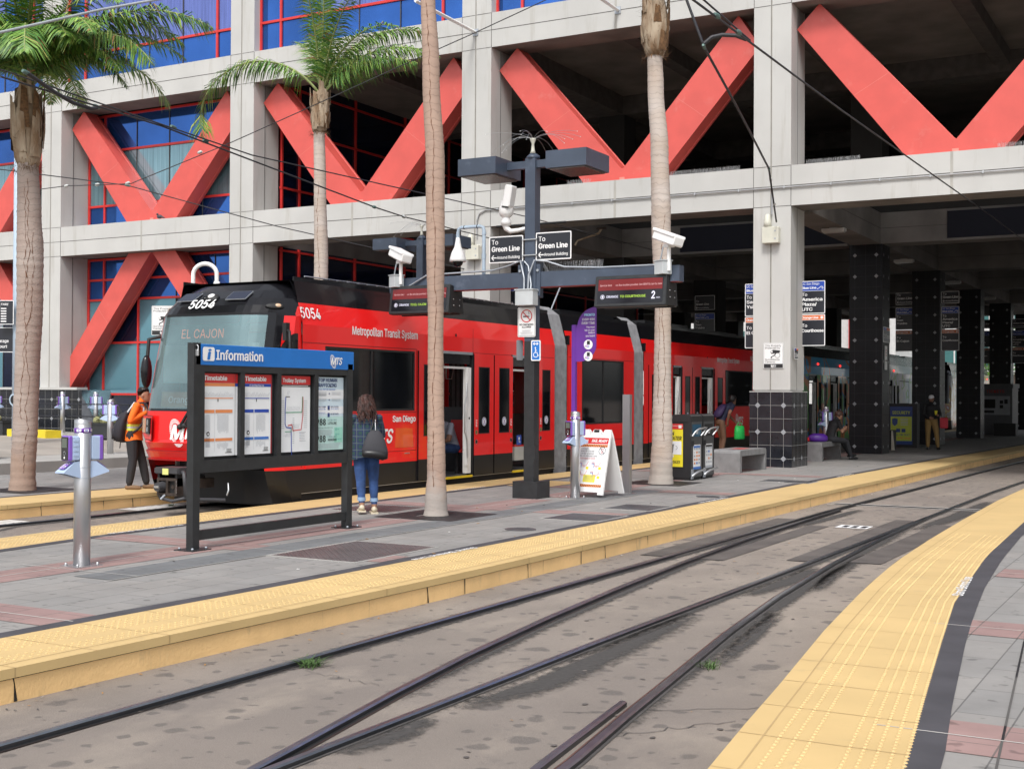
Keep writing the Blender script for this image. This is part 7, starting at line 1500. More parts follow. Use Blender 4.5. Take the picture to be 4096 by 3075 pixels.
# ------------------------------------------------------------ left side: railing, planters, kerb block, barrier
RAILB = mat('railing_black', (.02, .022, .03), .4)
def railing(label, x0, x1, y, z):
    t = thing('railing', label, 'railing', (x0, y, z)); mb = MB()
    for h in (.98, .60, .06): mb.tube([(0, 0, h), (x1-x0, 0, h)], .022, RAILB, 6)
    mb.build('rails', t); n = int((x1-x0)/2.0)
    for k in range(n+1): p = MB(); p.tube([((x1-x0)*k/n, 0, 0), ((x1-x0)*k/n, 0, 1.0)], .028, RAILB, 6); p.build('post', t)
railing('black pipe railing in front of the dark tiled wall at the left', -40, -24.6, 28.15, .32)
POTM = mat('planter_dark', (.03, .033, .036), .6); SUC = mat('succulent', (.22, .27, .14), .6, var=.4, scale=9); CACT = mat('pale_cactus', (.36, .36, .17), .8, var=.3, scale=30)
def planter(label, x, y, z, w):
    t = thing('planter', label, 'planter', (x, y, z)); mb = MB(); mb.box(-w/2, w/2, -.28, .28, 0, .46, POTM); mb.box(-w/2-.02, w/2+.02, -.3, .3, .40, .46, POTM); mb.build('pot', t)
    p = MB(); rnd = random.Random(int(x*10))
    for k in range(34):
        a = rnd.random()*6.28; e = rnd.uniform(.2, 1.4); d = V((math.cos(a)*math.cos(e), math.sin(a)*math.cos(e), math.sin(e)))*rnd.uniform(.35, .62); s_ = V((-math.sin(a), math.cos(a), 0))*.028; p.add([V((-.05, 0, .46))-s_, V((-.05, 0, .46))+s_, V((-.05, 0, .46))+d*.6+s_, V((-.05, 0, .46))+d, V((-.05, 0, .46))+d*.6-s_], [(0, 1, 2, 4), (4, 2, 3)], SUC)
    p.build('agave', t)
    for dx in (-.28, .0, .30): c = MB(); c.ball((dx, -.1, .52), (.17, .15, .14), CACT, 12, 7); c.build('cactus', t)
planter('dark planter with a spiky agave and round cactus behind the worker in orange', -29.1, 27.4, .3, 1.3)
planter('dark planter with agave at the left edge behind the far validator', -34.3, 27.5, .3, 1.6)
mb = MB(); mb.prism([(-32.9, 26.9), (-30.6, 26.4), (-30.5, 26.9), (-32.9, 27.4)], .28, .52, mat('kerb_yellow', (.80, .62, .03), .6, var=.1, scale=4)); tag(mb.build('kerb_block'), 'bright yellow kerb block at the foot of the leftmost palm', 'kerb block')
mb = MB(); mb.rbox(-25.9, -23.9, 18.9, 19.3, .14, 1.0, .08, CURBW); tag(mb.build('concrete_barrier'), 'rounded pale concrete barrier cut off by the left edge', 'barrier')
# ------------------------------------------------------------ people
SKIN = mat('skin_tan', (.36, .19, .12), .55, var=.08); SKIN2 = mat('skin_brown', (.24, .12, .075), .55, var=.08); HAIRB = mat('hair_black', (.012, .010, .010), .5); HAIRR = mat('hair_reddish', (.07, .022, .014), .5, var=.6, scale=18, col2=(.02, .008, .006))
ORNG = mat('orange_workwear', (.90, .17, .012), .8, bump=.5, bscale=9); PANTB = mat('black_trousers', (.022, .023, .028), .85, bump=.5, bscale=8); JEAN = mat('blue_jeans', (.035, .085, .24), .85, var=.5, scale=7, bump=.5, bscale=10, dirt=((.45, .52, .62), 26, .70, (1, 1, 1), .8)); SHOE = mat('brown_boot', (.20, .12, .06), .7); SHB = mat('black_shoe', (.015, .015, .016), .4); SHW = mat('white_sneaker', (.7, .7, .72), .5); SLID = mat('cream_slide', (.62, .54, .40), .6)
NAVY = mat('navy_shirt', (.012, .016, .045), .8); BLKS = mat('black_shirt', (.010, .010, .012), .8); GSHIRT = mat('grey_tshirt', (.33, .36, .44), .85, bump=.3, bscale=8); KHAKI = mat('khaki_trousers', (.27, .17, .06), .85, bump=.4, bscale=8); BROWNP = mat('brown_trousers', (.14, .075, .045), .85, bump=.4, bscale=8); HIVY = mat('hivis_yellow', (.72, .78, .10), .6); HIVS = mat('hivis_silver', (.62, .64, .66), .35); LIPS = mat('lip', (.28, .09, .07), .5); EYEM = mat('eye_dark', (.02, .014, .012), .2); CUFF = mat('light_denim', (.28, .40, .58), .9)
def plaid():
    m = mat('green_navy_plaid', (.018, .05, .05), .9); n = m.node_tree.nodes; L = m.node_tree.links; b = n['Principled BSDF']; tc = n.new('ShaderNodeTexCoord'); cur = b.inputs['Base Color'].links[0].from_socket
    for d, sc, lo, col in (('X', 3.4, .5, (.012, .015, .075)), ('Z', 3.4, .5, (.015, .018, .08)), ('X', 3.4, .93, (.07, .10, .09)), ('Z', 3.4, .93, (.07, .11, .09))):
        w = n.new('ShaderNodeTexWave'); w.bands_direction = d; w.inputs['Scale'].default_value = sc; w.inputs['Distortion'].default_value = .4; L.new(tc.outputs['Object'], w.inputs[0]); r_ = n.new('ShaderNodeMapRange'); r_.inputs[1].default_value = lo; r_.inputs[2].default_value = lo+.05; r_.inputs[4].default_value = .75; L.new(w.outputs['Fac'], r_.inputs[0])
        x = n.new('ShaderNodeMix'); x.data_type = 'RGBA'; L.new(r_.outputs[0], x.inputs[0]); L.new(cur, x.inputs[6]); x.inputs[7].default_value = (*col, 1); cur = x.outputs[2]
    L.new(cur, b.inputs['Base Color']); return m
PLAID = plaid()
DEF = dict(hipL=(-.09, 0, .90), hipR=(.09, 0, .90), kneeL=(-.10, .02, .49), kneeR=(.10, .02, .49), ankL=(-.10, -.03, .085), ankR=(.10, -.03, .085), toeL=(-.12, .14, .035), toeR=(.12, .14, .035),
           pelvis=(0, 0, .93), waist=(0, .0, 1.08), chest=(0, .0, 1.28), neck=(0, -.01, 1.45), head=(0, .02, 1.60), shL=(-.185, -.01, 1.39), shR=(.185, -.01, 1.39), elL=(-.23, -.02, 1.11), elR=(.23, -.02, 1.11), wrL=(-.23, .08, .87), wrR=(.23, .08, .87), look=(0, 1, 0), up=(0, 0, 1), hdL=None, hdR=None, palmL=(1, 0, 0), palmR=(-1, 0, 0))
def person(label, loc, rz, J, top=NAVY, legs=PANTB, shoe=SHB, skin=SKIN, sleeve=1.0, vox=.011, s=1.0, curl=.6, legw=1.0, topw=1.0, fore=None, ankle=None):
    t = thing('person', label, 'person', loc, rz); j = dict(DEF); j.update(J); g = {k: (V(v) if v is not None else None) for k, v in j.items()}
    mb = MB(); segs = []
    def limb(a, b, ra, rb, m, k=1):
        a, b = V(a), V(b); mb.tube([a.lerp(b, i/4) for i in range(5)], [ra+(rb-ra)*i/4+(.006*math.sin(math.pi*i/4)) for i in range(5)], m, 10); mb.ball(a, ra, m, 10, 6); mb.ball(b, rb, m, 10, 6); segs.append((a, b, (ra+rb)/2, m))
    side = (g['shR']-g['shL']).normalized(); hs = (g['hipR']-g['hipL']).normalized()
    spine = [g['pelvis']-V((0, 0, .06)), g['pelvis'], g['waist'], g['chest'], g['chest'].lerp(g['neck'], .55), g['neck']]
    lat = [.145, .168*topw, .145*topw, .165*topw, .165*topw, .06]; dep = [.10, .118, .10*topw, .118*topw, .10*topw, .06]; rg = []
    for i, p in enumerate(spine):
        ax = (spine[min(i+1, 5)]-spine[max(i-1, 0)]).normalized(); sd = hs.lerp(side, i/5).normalized(); fr_ = ax.cross(sd).normalized(); rg.append([p+sd*lat[i]*math.cos(a)+fr_*dep[i]*math.sin(a) for a in [2*math.pi*k/16 for k in range(16)]])
    mb.loft(rg, top); segs.append((g['waist'].lerp(g['pelvis'], .55), g['neck'].lerp(g['chest'], .25), .15, top)); segs.append((g['pelvis']-V((0, 0, .05)), g['pelvis'], .15, legs))
    for S in 'LR':
        limb(g['hip'+S], g['knee'+S], .088*legw, .062*legw, legs); limb(g['knee'+S], g['ank'+S].lerp(g['knee'+S], .12 if not ankle else .2), .060*legw, (.05 if not ankle else .042)*legw, legs)
        limb(g['ank'+S], g['ank'+S].lerp(g['knee'+S], .22), .036, .040, skin if ankle else legs)
        h_ = g['ank'+S]+V((0, 0, -.045)); d = (g['toe'+S]-h_); limb(h_-d*.22, h_+d*.45, .036, .042, shoe); limb(h_+d*.45, g['toe'+S], .042, .030, shoe)
        mb.ball(g['sh'+S], .062*topw, top, 10, 6); limb(g['sh'+S], g['el'+S], .055*topw, .044*topw, top)
        if sleeve > .5: limb(g['el'+S], g['wr'+S], .044*topw, .033*topw, top)
        else: segs[-1] = (g['sh'+S], g['sh'+S].lerp(g['el'+S], .55), .055, top); segs.append((g['sh'+S].lerp(g['el'+S], .7), g['el'+S], .042, skin)); limb(g['el'+S], g['wr'+S], .040, .028, skin)
        # hand
        w_ = g['wr'+S]; d = (g['hd'+S] if g['hd'+S] is not None else (w_-g['el'+S])).normalized(); pn = g['palm'+S].normalized(); pn = (pn-d*pn.dot(d)).normalized(); sd = d.cross(pn)*(1 if S == 'L' else -1)
        pc = w_+d*.085; mb.loft([[w_+d*q+sd*a_*math.cos(u)+pn*b_*math.sin(u) for u in [k*math.pi/4 for k in range(8)]] for q, a_, b_ in ((.0, .026, .022), (.04, .038, .018), (.085, .040, .014))], skin); segs.append((w_+d*.01, pc, .03, skin))
        for k in range(4):
            b0 = w_+d*.083+sd*(-.030+.020*k); L1 = (.040, .046, .043, .034)[k]; c1 = curl*(.5+.12*k); d1 = (d*math.cos(c1)+pn*math.sin(c1)).normalized(); d2 = (d*math.cos(c1*2.1)+pn*math.sin(c1*2.1)).normalized()
            mb.tube([b0, b0+d1*L1, b0+d1*L1+d2*L1*.85], [.0098, .009, .0075], skin, 6); segs.append((b0, b0+d1*L1+d2*L1*.8, .009, skin))
        b0 = w_+d*.03-sd*.030; e_ = b0+(d*.7-sd*.6+pn*.35).normalized()*.04; mb.tube([b0, e_, e_+(d*.9-sd*.1+pn*.5).normalized()*.03], [.013, .011, .009], skin, 6); segs.append((b0, e_, .012, skin))
    # neck and head
    lk = g['look'].normalized(); up = g['up'].normalized(); up = (up-lk*up.dot(lk)).normalized(); rt = lk.cross(up).normalized(); H = g['head']
    limb(g['neck']-V((0, 0, .02)), H+up*-.06-lk*.015, .056, .052, skin)
    def hp(x, y, z): return H+rt*x+lk*y+up*z
    prof = [(-.115, .030, .035, .045), (-.10, .045, .055, .028), (-.07, .060, .078, .012), (-.03, .068, .090, .004), (.02, .073, .097, .0), (.06, .072, .096, -.004), (.09, .060, .080, -.006), (.11, .038, .050, -.008)]
    mb.loft([[hp(a*math.cos(u), c+b*math.sin(u), z) for u in [2*math.pi*k/16 for k in range(16)]] for z, a, b, c in prof], skin)
    mb.loft([[hp(w*c_[0], y, z) for c_ in ((-1, 0), (0, 0), (1, 0))] for w, y, z in ((.008, .088, .02), (.013, .112, -.022), (.016, .100, -.035), (.004, .088, -.04))], skin, caps=False)
    mb.tube([hp(0, .085, .02), hp(0, .112, -.020), hp(0, .098, -.036)], [.010, .015, .012], skin, 6)
    for sg in (-1, 1): mb.ball(hp(sg*.075, -.005, -.005), (.014, .02, .028), skin, 8, 6); 
    mb.tube([hp(-.02, .088, -.058), hp(.02, .088, -.058)], .011, skin, 6); mb.ball(hp(0, .075, -.09), .025, skin, 8, 6)
    segs.append((hp(0, 0, -.06), hp(0, 0, .06), .085, skin))
    tmp = mb.build('tmp'); md = tmp.modifiers.new('r', 'REMESH'); md.mode = 'VOXEL'; md.voxel_size = vox; md.use_smooth_shade = True
    sm = tmp.modifiers.new('s', 'SMOOTH'); sm.factor = .5; sm.iterations = 3
    dg = bpy.context.evaluated_depsgraph_get(); me = bpy.data.meshes.new_from_object(tmp.evaluated_get(dg)); bpy.data.objects.remove(tmp)
    me.materials.clear(); ml = []
    for q in segs:
        if q[3] not in ml: ml.append(q[3])
    for m in ml: me.materials.append(m)
    from mathutils.geometry import intersect_point_line
    idx = [];
    for p in me.polygons:
        c = p.center; best = 9; bi = 0
        for a, b, r_, m in segs:
            ab = b-a; u = max(0, min(1, (c-a).dot(ab)/max(ab.length_squared, 1e-9))); dd = (c-a-ab*u).length-r_
            if dd < best: best = dd; bi = ml.index(m)
        idx.append(bi)
    me.polygons.foreach_set('material_index', idx); me.polygons.foreach_set('use_smooth', [True]*len(idx)); me.name = 'body'
    o = bpy.data.objects.new('body', me); COL.objects.link(o); o.parent = t
    e = MB()
    for sg in (-1, 1): e.ball(hp(sg*.030, .087, .012), (.011, .008, .006), EYEM, 8, 5); e.tube([hp(sg*.016, .096, .030), hp(sg*.046, .086, .032)], .0045, HAIRB, 5)
    e.tube([hp(-.020, .101, -.058), hp(.020, .101, -.058)], .0045, LIPS, 5); e.build('face_details', t)
    return t, hp, g
def hair_cap(t, hp, m, z0=.0, ext=.006, back=-.06, top=.02, fade=False, name='hair'):
    mb = MB(); rnd = random.Random(5); rg = []
    for z, a, b, c in ((z0-.03, .070, .085, -.02), (z0+.03, .078, .098, -.012), (.065, .080, .102, -.008), (.095, .070, .090, -.008), (.122, .045, .058, -.008)):
        rg.append([hp((a+ext)*math.cos(u), c+(b+ext)*math.sin(u)*(1 if math.sin(u) < 0 or z > .055 else .25)-(.0), z+(top if z > .09 else 0)+rnd.uniform(-.006, .006)) for u in [2*math.pi*k/18 for k in range(18)]])
    mb.loft(rg, m)
    for k in range(160):
        u = rnd.random()*6.28; z = rnd.uniform(.06, .12); q = hp(.07*math.cos(u), -.01+.09*math.sin(u), z+top); d = V((rnd.gauss(0, 1), rnd.gauss(0, 1), .6)).normalized()*.02; mb.add([q-V((.004, 0, 0)), q+V((.004, 0, 0)), q+d], [(0, 1, 2)], m)
    mb.build(name, t)
def to_az(dx, dy): return math.atan2(-dx, dy)
RGT = (.874, .486)
# 1 worker in orange with the backpack, leaning towards the windshield
W1, hp, g = person('worker in an orange hi-vis shirt with a backpack leaning to the trolley windshield', (-16.2, 15.85, .0), to_az(.80, .60),
    dict(pelvis=(0, -.02, .96), waist=(0, .0, 1.10), chest=(0, .05, 1.32), neck=(0, .09, 1.48), head=(0, .16, 1.60), look=(.05, 1, .05), shL=(-.20, .07, 1.42), shR=(.20, .07, 1.42), elR=(.27, -.02, 1.17), wrR=(.13, .20, 1.30), elL=(-.25, .12, 1.15), wrL=(-.12, .28, 1.27), hdR=(-.6, .5, .35), hdL=(.5, .5, .3), palmR=(-.4, -.9, 0), palmL=(.2, -.9, 0), hipL=(-.09, -.02, .93), hipR=(.09, -.02, .93), kneeR=(.10, -.0, .50), ankR=(.10, -.06, .085), toeR=(.12, .12, .035), kneeL=(-.10, .12, .50), ankL=(-.12, .20, .085), toeL=(-.13, .38, .035)),
    ORNG, PANTB, SHOE, SKIN, vox=.008, curl=1.1, legw=1.22, topw=1.13)
hair_cap(W1, hp, HAIRB, .04, .0, top=.018)
mb = MB()                                   # vest stripes, shirt tail, badge
for z, c, a_, b_, m in ((1.06, .0, .182, .140, HIVS), (1.095, .0, .184, .143, HIVY), (1.025, .0, .186, .143, HIVY)):
    mb.loft([[(a_*math.cos(u), c+b_*math.sin(u), zz) for u in [2*math.pi*k/24 for k in range(24)]] for zz in (z-.022, z+.018)], m, caps=False)
mb.loft([[(r_*math.cos(u), -.01+r_*.80*math.sin(u), zz+.012*math.sin(3*u)) for u in [2*math.pi*k/24 for k in range(24)]] for zz, r_ in ((1.04, .172), (.93, .19), (.84, .198))], ORNG, caps=False)
for sx_ in (-1, 1): mb.tube([(sx_*.10, -.10, 1.06), (sx_*.115, -.095, 1.30), (sx_*.12, .02, 1.47), (sx_*.10, .17, 1.40), (sx_*.10, .16, 1.08)], .022, HIVY if sx_ < 0 else HIVS, 4)
mb.box(.03, .11, .17, .18, 1.12, 1.24, CREAM); mb.build('vest_trim', W1)
bp = thing('backpack', 'black backpack hanging on the back of the worker in orange', 'backpack', (-16.13, 15.90, 0), to_az(.80, .60))
PACK = mat('backpack_fabric', (.022, .02, .028), .8, bump=.4, bscale=12)
mb = MB(); rg = []
for z, a_, b_, c in ((.80, .08, .05, -.24), (.82, .16, .11, -.27), (.92, .20, .15, -.29), (1.05, .20, .15, -.27), (1.18, .19, .13, -.24), (1.29, .14, .09, -.20), (1.34, .06, .04, -.17)): rg.append([(.03+a_*math.cos(u), c+b_*math.sin(u)*(1.0 if math.sin(u) < 0 else .55), z) for u in [2*math.pi*k/20 for k in range(20)]])
mb.loft(rg, PACK); mb.build('bag', bp)
mb = MB(); mb.loft([[(.03+.13*math.cos(u), -.40+.05*math.sin(u), z) for u in [2*math.pi*k/14 for k in range(14)]] for z in (.86, 1.04)], PACK); mb.build('front_pocket', bp)
mb = MB(); mb.tube([(.12, -.16, 1.30), (.15, -.02, 1.475), (.14, .12, 1.47), (.15, .18, 1.36), (.19, .14, 1.20), (.20, .0, 1.02), (.16, -.15, .92)], .020, PACK, 6); mb.tube([(-.10, -.16, 1.30), (-.13, -.02, 1.475), (-.12, .12, 1.47), (-.13, .18, 1.34), (-.18, .1, 1.15), (-.16, -.12, .95)], .020, PACK, 6); mb.tube([(.05, -.30, .82), (.05, -.31, .70)], .008, PACK, 4); mb.tube([(.19, .14, 1.2), (.18, .14, .98)], .014, PACK, 4); mb.build('strap', bp)
# 2 woman with curly hair, plaid shirt and tote bag, walking away
W2, hp, g = person('woman with curly reddish hair, green plaid shirt and rolled jeans seen from behind', (-10.25, 14.3, 0), to_az(-.62, .70),
    dict(hipL=(-.09, 0, .86), hipR=(.09, 0, .86), kneeR=(.11, .03, .47), ankR=(.12, .0, .10), toeR=(.15, .17, .035), kneeL=(-.07, -.02, .46), ankL=(-.06, -.10, .13), toeL=(-.06, .04, .045), pelvis=(0, -.01, .90), waist=(0, 0, 1.03), chest=(0, 0, 1.20), neck=(0, 0, 1.36), head=(0, .03, 1.50), look=(-.1, 1, -.18), shL=(-.17, 0, 1.31), shR=(.17, 0, 1.31), elL=(-.22, .10, 1.08), wrL=(-.08, .26, 1.12), elR=(.24, .08, 1.07), wrR=(.10, .27, 1.10), hdL=(.6, .5, .1), hdR=(-.6, .5, .1), palmL=(.2, -.9, 0), palmR=(-.2, -.9, 0)),
    PLAID, JEAN, SLID, SKIN, vox=.008, curl=1.0, legw=1.12, topw=1.0, ankle=True)
mb = MB(); rnd = random.Random(7)           # curly hair: a lumpy volume with many twisted locks
mb.loft([[hp((a+.01*math.sin(5*u))*math.cos(u), c+b*math.sin(u), z) for u in [2*math.pi*k/20 for k in range(20)]] for z, a, b, c in ((-.23, .03, .03, -.08), (-.17, .085, .06, -.085), (-.08, .10, .085, -.06), (.0, .098, .10, -.035), (.06, .092, .105, -.015), (.105, .07, .085, -.01), (.13, .035, .045, -.01))], HAIRR)
for k in range(150):
    u = rnd.uniform(math.pi*.92, math.pi*2.08); z = rnd.uniform(-.02, .12); r_ = .095*(1-max(0, z-.05)*4); x, y = r_*math.cos(u), -.03+(r_+.01)*math.sin(u); P = []; L = rnd.uniform(.14, .32); ph = rnd.random()*6; fr_ = rnd.uniform(30, 48)
    for i in range(12): q = i/11; P.append(hp(x*(1+.35*q)+.012*math.cos(ph+fr_*q*L), y*(1+.25*q)-.02*q+.012*math.sin(ph+fr_*q*L), z-L*q))
    mb.tube(P, [.0085*(1-.6*i/11) for i in range(12)], HAIRR, 4, caps=False)
mb.build('hair', W2)
mb = MB(); rg = []                           # shirt worn open and loose
for z, a_, b_ in ((1.30, .15, .11), (1.18, .195, .150), (1.05, .205, .165), (.92, .215, .175), (.80, .225, .185), (.76, .225, .185)): rg.append([(a_*math.cos(u), -.005+b_*math.sin(u), z+(.02*math.sin(u*3))) for u in [math.pi*.80+math.pi*1.4*k/20 for k in range(21)]])
n_ = 21; vs = [p for r_ in rg for p in r_]; mb.add(vs, [(i*n_+k, i*n_+k+1, (i+1)*n_+k+1, (i+1)*n_+k) for i in range(len(rg)-1) for k in range(n_-1)], PLAID, True)
mb.tube([(-.19, .0, .95), (-.22, .02, .80), (-.23, .03, .64), (-.22, .03, .56)], [.045, .05, .045, .05], PLAID, 8); mb.build('plaid_shirt', W2)
mb = MB()
for a_ in (g['ankL'].lerp(g['kneeL'], .24), g['ankR'].lerp(g['kneeR'], .24)): mb.tube([a_-V((0, 0, .025)), a_+V((0, 0, .025))], .056, CUFF, 14)
for a_ in (g['ankL'], g['ankR']): mb.box(a_.x-.05, a_.x+.05, a_.y-.07, a_.y+.20, a_.z-.095 if a_.z > .12 else .0, a_.z-.075 if a_.z > .12 else .022, SLID)
mb.build('jean_cuffs', W2)
tb = thing('tote_bag', 'dark grey tote bag with steel chain handle on the shoulder of the curly haired woman', 'tote bag', (-10.25, 14.3, 0), to_az(-.62, .70)); TOTE = mat('tote_fabric', (.035, .035, .042), .75); TOTEB = mat('tote_leather', (.010, .010, .011), .4)
mb = MB(); rg = []
for z, a_, b_, c in ((.78, .10, .045, -.225), (.80, .17, .065, -.235), (.90, .175, .07, -.235), (1.0, .145, .055, -.225), (1.10, .10, .035, -.21), (1.15, .05, .012, -.20)): rg.append([(.10+a_*math.cos(u), c+b_*math.sin(u), z-.10*max(0, math.cos(u))*(1.15-z)) for u in [2*math.pi*k/18 for k in range(18)]])
mb.loft(rg, TOTE); mb.build('bag', tb)
mb = MB(); mb.loft([[(.10+a_*math.cos(u), c+b_*math.sin(u), z-.10*max(0, math.cos(u))*(1.15-z)) for u in [2*math.pi*k/18 for k in range(18)]] for z, a_, b_, c in ((.775, .105, .05, -.225), (.797, .174, .069, -.235), (.875, .179, .074, -.235))], TOTEB); mb.build('base', tb)
mb = MB(); mb.tube([(.05, -.19, 1.14), (.08, -.15, 1.26), (.10, -.08, 1.38), (.12, .03, 1.39), (.12, .12, 1.28)], .009, TOTEB, 6); mb.tube([(.11, -.19, 1.13), (.11, -.15, 1.26), (.13, -.08, 1.375), (.14, .03, 1.38)], .007, ALU, 5); mb.build('handle', tb)
# 3 seated passenger
P3, hp, g = person('passenger in a grey t-shirt sitting inside the open trolley door with his back turned', (XC+.72, 21.08, .10), to_az(-.25, -.85),
    dict(pelvis=(0, -.02, .50), waist=(0, .03, .66), chest=(0, .14, .86), neck=(0, .24, 1.0), head=(.0, .35, 1.08), look=(-.2, .9, -.5), hipL=(-.10, .0, .50), hipR=(.10, .0, .50), kneeL=(-.15, .42, .52), kneeR=(.15, .42, .50), ankL=(-.14, .44, .09), ankR=(.15, .30, .09), toeL=(-.16, .62, .035), toeR=(.18, .47, .035), shL=(-.19, .2, .95), shR=(.19, .2, .95), elL=(-.24, .30, .68), elR=(.24, .30, .68), wrL=(-.08, .45, .62), wrR=(.08, .45, .62)), GSHIRT, JEAN, SHW, SKIN2, sleeve=0, vox=.012, legw=1.1, topw=1.08)
hair_cap(P3, hp, HAIRB, .0, .010)
# 4 man with backpack and green bag leaning to the trolley
P4, hp, g = person('man in dark shirt and brown trousers bending towards the trolley with a green bag', (-11.62, 32.45, 0), to_az(.55, .84),
    dict(pelvis=(0, -.08, .97), waist=(0, -.02, 1.10), chest=(0, .12, 1.29), neck=(0, .25, 1.43), head=(0, .34, 1.53), look=(-.1, .9, -.1), hipL=(-.09, -.08, .95), hipR=(.09, -.08, .95), kneeL=(-.1, .05, .52), kneeR=(.1, -.02, .52), ankL=(-.1, .02, .085), ankR=(.1, -.12, .085), toeL=(-.12, .2, .035), toeR=(.12, .05, .035), shL=(-.19, .20, 1.39), shR=(.19, .20, 1.39), elR=(.30, .0, 1.20), wrR=(.20, .02, .98), elL=(-.22, .40, 1.12), wrL=(-.16, .52, .98), hdR=(-.2, .2, -.9)), NAVY, BROWNP, SHB, SKIN2, sleeve=0, vox=.012, topw=1.05, s=1)
hair_cap(P4, hp, HAIRB, .0, .012)
t = thing('green_shopping_bag', 'bright green shopping bag held by the bending man', 'shopping bag', (-11.25, 32.75, 0), to_az(.55, .84)); GBAG = mat('green_bag', (.02, .55, .10), .5, bump=.6, bscale=14)
mb = MB(); mb.loft([[(.10*math.cos(u)*k1, .16*math.sin(u)*k1, z) for u in [2*math.pi*k/14 for k in range(14)]] for z, k1 in ((.50, .9), (.54, 1.05), (.70, 1.0), (.86, .85))], GBAG); mb.build('bag', t); mb = MB(); mb.tube([(0, -.08, .84), (0, -.04, .95), (0, .04, .95), (0, .08, .84)], .010, GBAG, 5); mb.build('handle', t)
t = thing('backpack', 'dark purple backpack on the bending man', 'backpack', (-11.62, 32.45, 0), to_az(.55, .84)); mb = MB(); mb.loft([[(a_*math.cos(u), c+b_*math.sin(u), z) for u in [2*math.pi*k/16 for k in range(16)]] for z, a_, b_, c in ((1.08, .10, .06, -.18), (1.12, .15, .11, -.17), (1.24, .16, .12, -.10), (1.36, .14, .10, -.02), (1.44, .08, .05, .04))], mat('purple_backpack', (.03, .015, .07), .7)); mb.build('bag', t)
# 5 seated woman with phone
P5, hp, g = person('woman in black sitting on the far bench looking down at a phone', (-8.93, 33.25, 0), to_az(.62, .78),
    dict(pelvis=(0, -.02, .56), waist=(0, .0, .72), chest=(0, .08, .90), neck=(0, .16, 1.04), head=(0, .25, 1.14), look=(0, .85, -.55), hipL=(-.1, 0, .54), hipR=(.1, 0, .54), kneeL=(-.10, .40, .52), kneeR=(.14, .40, .50), ankL=(-.02, .62, .14), ankR=(.12, .56, .085), toeL=(0, .80, .12), toeR=(.14, .74, .035), shL=(-.17, .13, .97), shR=(.17, .13, .97), elL=(-.2, .20, .74), elR=(.2, .22, .74), wrL=(-.05, .43, .82), wrR=(.06, .43, .82)), BLKS, PANTB, SHB, SKIN, sleeve=0, vox=.012)
hair_cap(P5, hp, mat('hair_brown', (.06, .025, .015), .5), .0, .012); mb = MB(); mb.ball(hp(0, -.12, .04), .035, MATS['hair_brown']); mb.build('hair_bun', P5)
t = thing('phone', 'small phone held by the seated woman in black', 'phone', (-8.93, 33.25, 0), to_az(.62, .78)); mb = MB(); mb.box(-.04, .04, .50, .515, .80, .94, BLK); mb.build('case', t)
t = thing('handbag', 'purple handbag lying on the far bench beside the seated woman', 'handbag', (-9.1, 32.65, .49), .5); mb = MB(); mb.loft([[(a_*math.cos(u), b_*math.sin(u), z) for u in [2*math.pi*k/16 for k in range(16)]] for z, a_, b_ in ((0, .20, .12), (.04, .26, .15), (.14, .25, .14), (.21, .15, .08))], mat('bag_purple', (.09, .02, .28), .4)); mb.build('bag', t)
mb = MB(); mb.tube([(-.2, 0, .1), (-.28, -.05, .08), (-.26, -.1, .02)], .03, SRED, 6); mb.build('scarf', t)
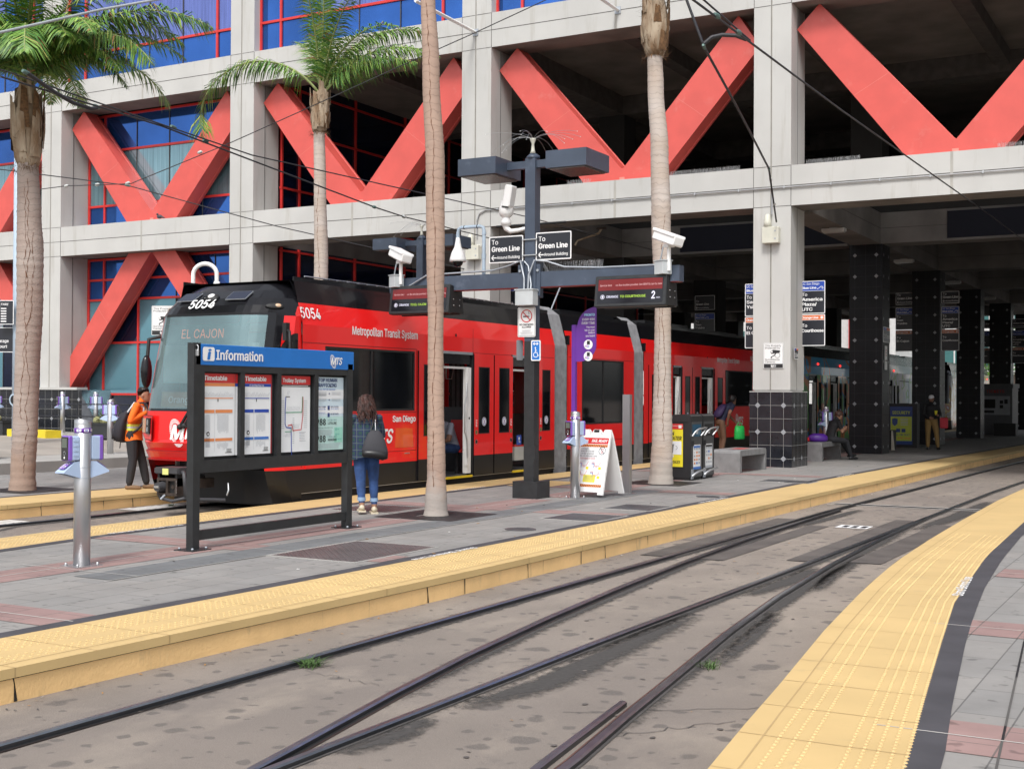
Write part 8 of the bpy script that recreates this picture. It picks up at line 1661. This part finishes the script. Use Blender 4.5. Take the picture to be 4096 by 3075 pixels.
# 6 standing man with a white cap
P6, hp, g = person('man in a white cap, black jacket and tan trousers standing with a yellow cup', (-8.02, 41.8, 0), to_az(.2, -.98),
    dict(hipL=(-.1, 0, .90), kneeL=(-.16, .04, .49), ankL=(-.20, -.0, .085), toeL=(-.26, .14, .035), look=(.2, 1, -.2), elL=(-.27, .02, 1.12), wrL=(-.20, .24, 1.08), elR=(.25, .04, 1.10), wrR=(.08, .20, 1.0), hdR=(-.8, .2, 0), hdL=(.1, .9, .2)), BLKS, KHAKI, SHB, SKIN2, vox=.013, legw=1.2, topw=1.15)
mb = MB(); mb.loft([[hp(a_*math.cos(u), b_*math.sin(u)-.005, z) for u in [2*math.pi*k/18 for k in range(18)]] for z, a_, b_ in ((.045, .085, .108), (.08, .084, .106), (.115, .065, .08), (.135, .02, .03))], SHW); mb.loft([[hp(.07*math.cos(u), .08+.09*math.sin(u), .045+zz) for u in [math.pi*k/10 for k in range(11)]] for zz in (0, .008)], SHW); mb.build('cap', P6)
t = thing('cup', 'yellow cup held by the man in the white cap', 'cup', (-8.3+.48, 41.5, 0), 0); mb = MB(); mb.lathe([(.03, 1.10), (.045, 1.24)], YEL, 12, (.0, -.0)); mb.build('cup', t)
t = thing('red_bag', 'red bag hanging beside the man in the white cap', 'bag', (-7.62, 41.75, 0)); mb = MB(); mb.rbox(-.12, .12, -.06, .06, .68, 1.02, .04, mat('bag_red', (.50, .02, .04), .5)); mb.tube([(-.06, 0, 1.0), (-.1, 0, 1.2), (-.14, 0, 1.38)], .012, BLK, 5); mb.build('bag', t)
# 7 driver in the cab
P7, hp, g = person('driver in an orange vest sitting behind the trolley windshield', (XC-.1, 15.25, .10), R(180),
    dict(pelvis=(0, 0, .75), waist=(0, 0, .9), chest=(0, .02, 1.12), neck=(0, .02, 1.28), head=(0, .05, 1.42), hipL=(-.1, 0, .72), hipR=(.1, 0, .72), kneeL=(-.14, .35, .70), kneeR=(.14, .35, .70), ankL=(-.14, .4, .3), ankR=(.14, .4, .3), toeL=(-.14, .55, .26), toeR=(.14, .55, .26), shL=(-.19, 0, 1.22), shR=(.19, 0, 1.22), elL=(-.24, .12, 1.0), elR=(.24, .12, 1.0), wrL=(-.15, .35, 1.0), wrR=(.15, .35, 1.0)), ORNG, PANTB, SHB, SKIN, vox=.013)
hair_cap(P7, hp, HAIRB, .0, .012)
bpy.context.view_layer.update()
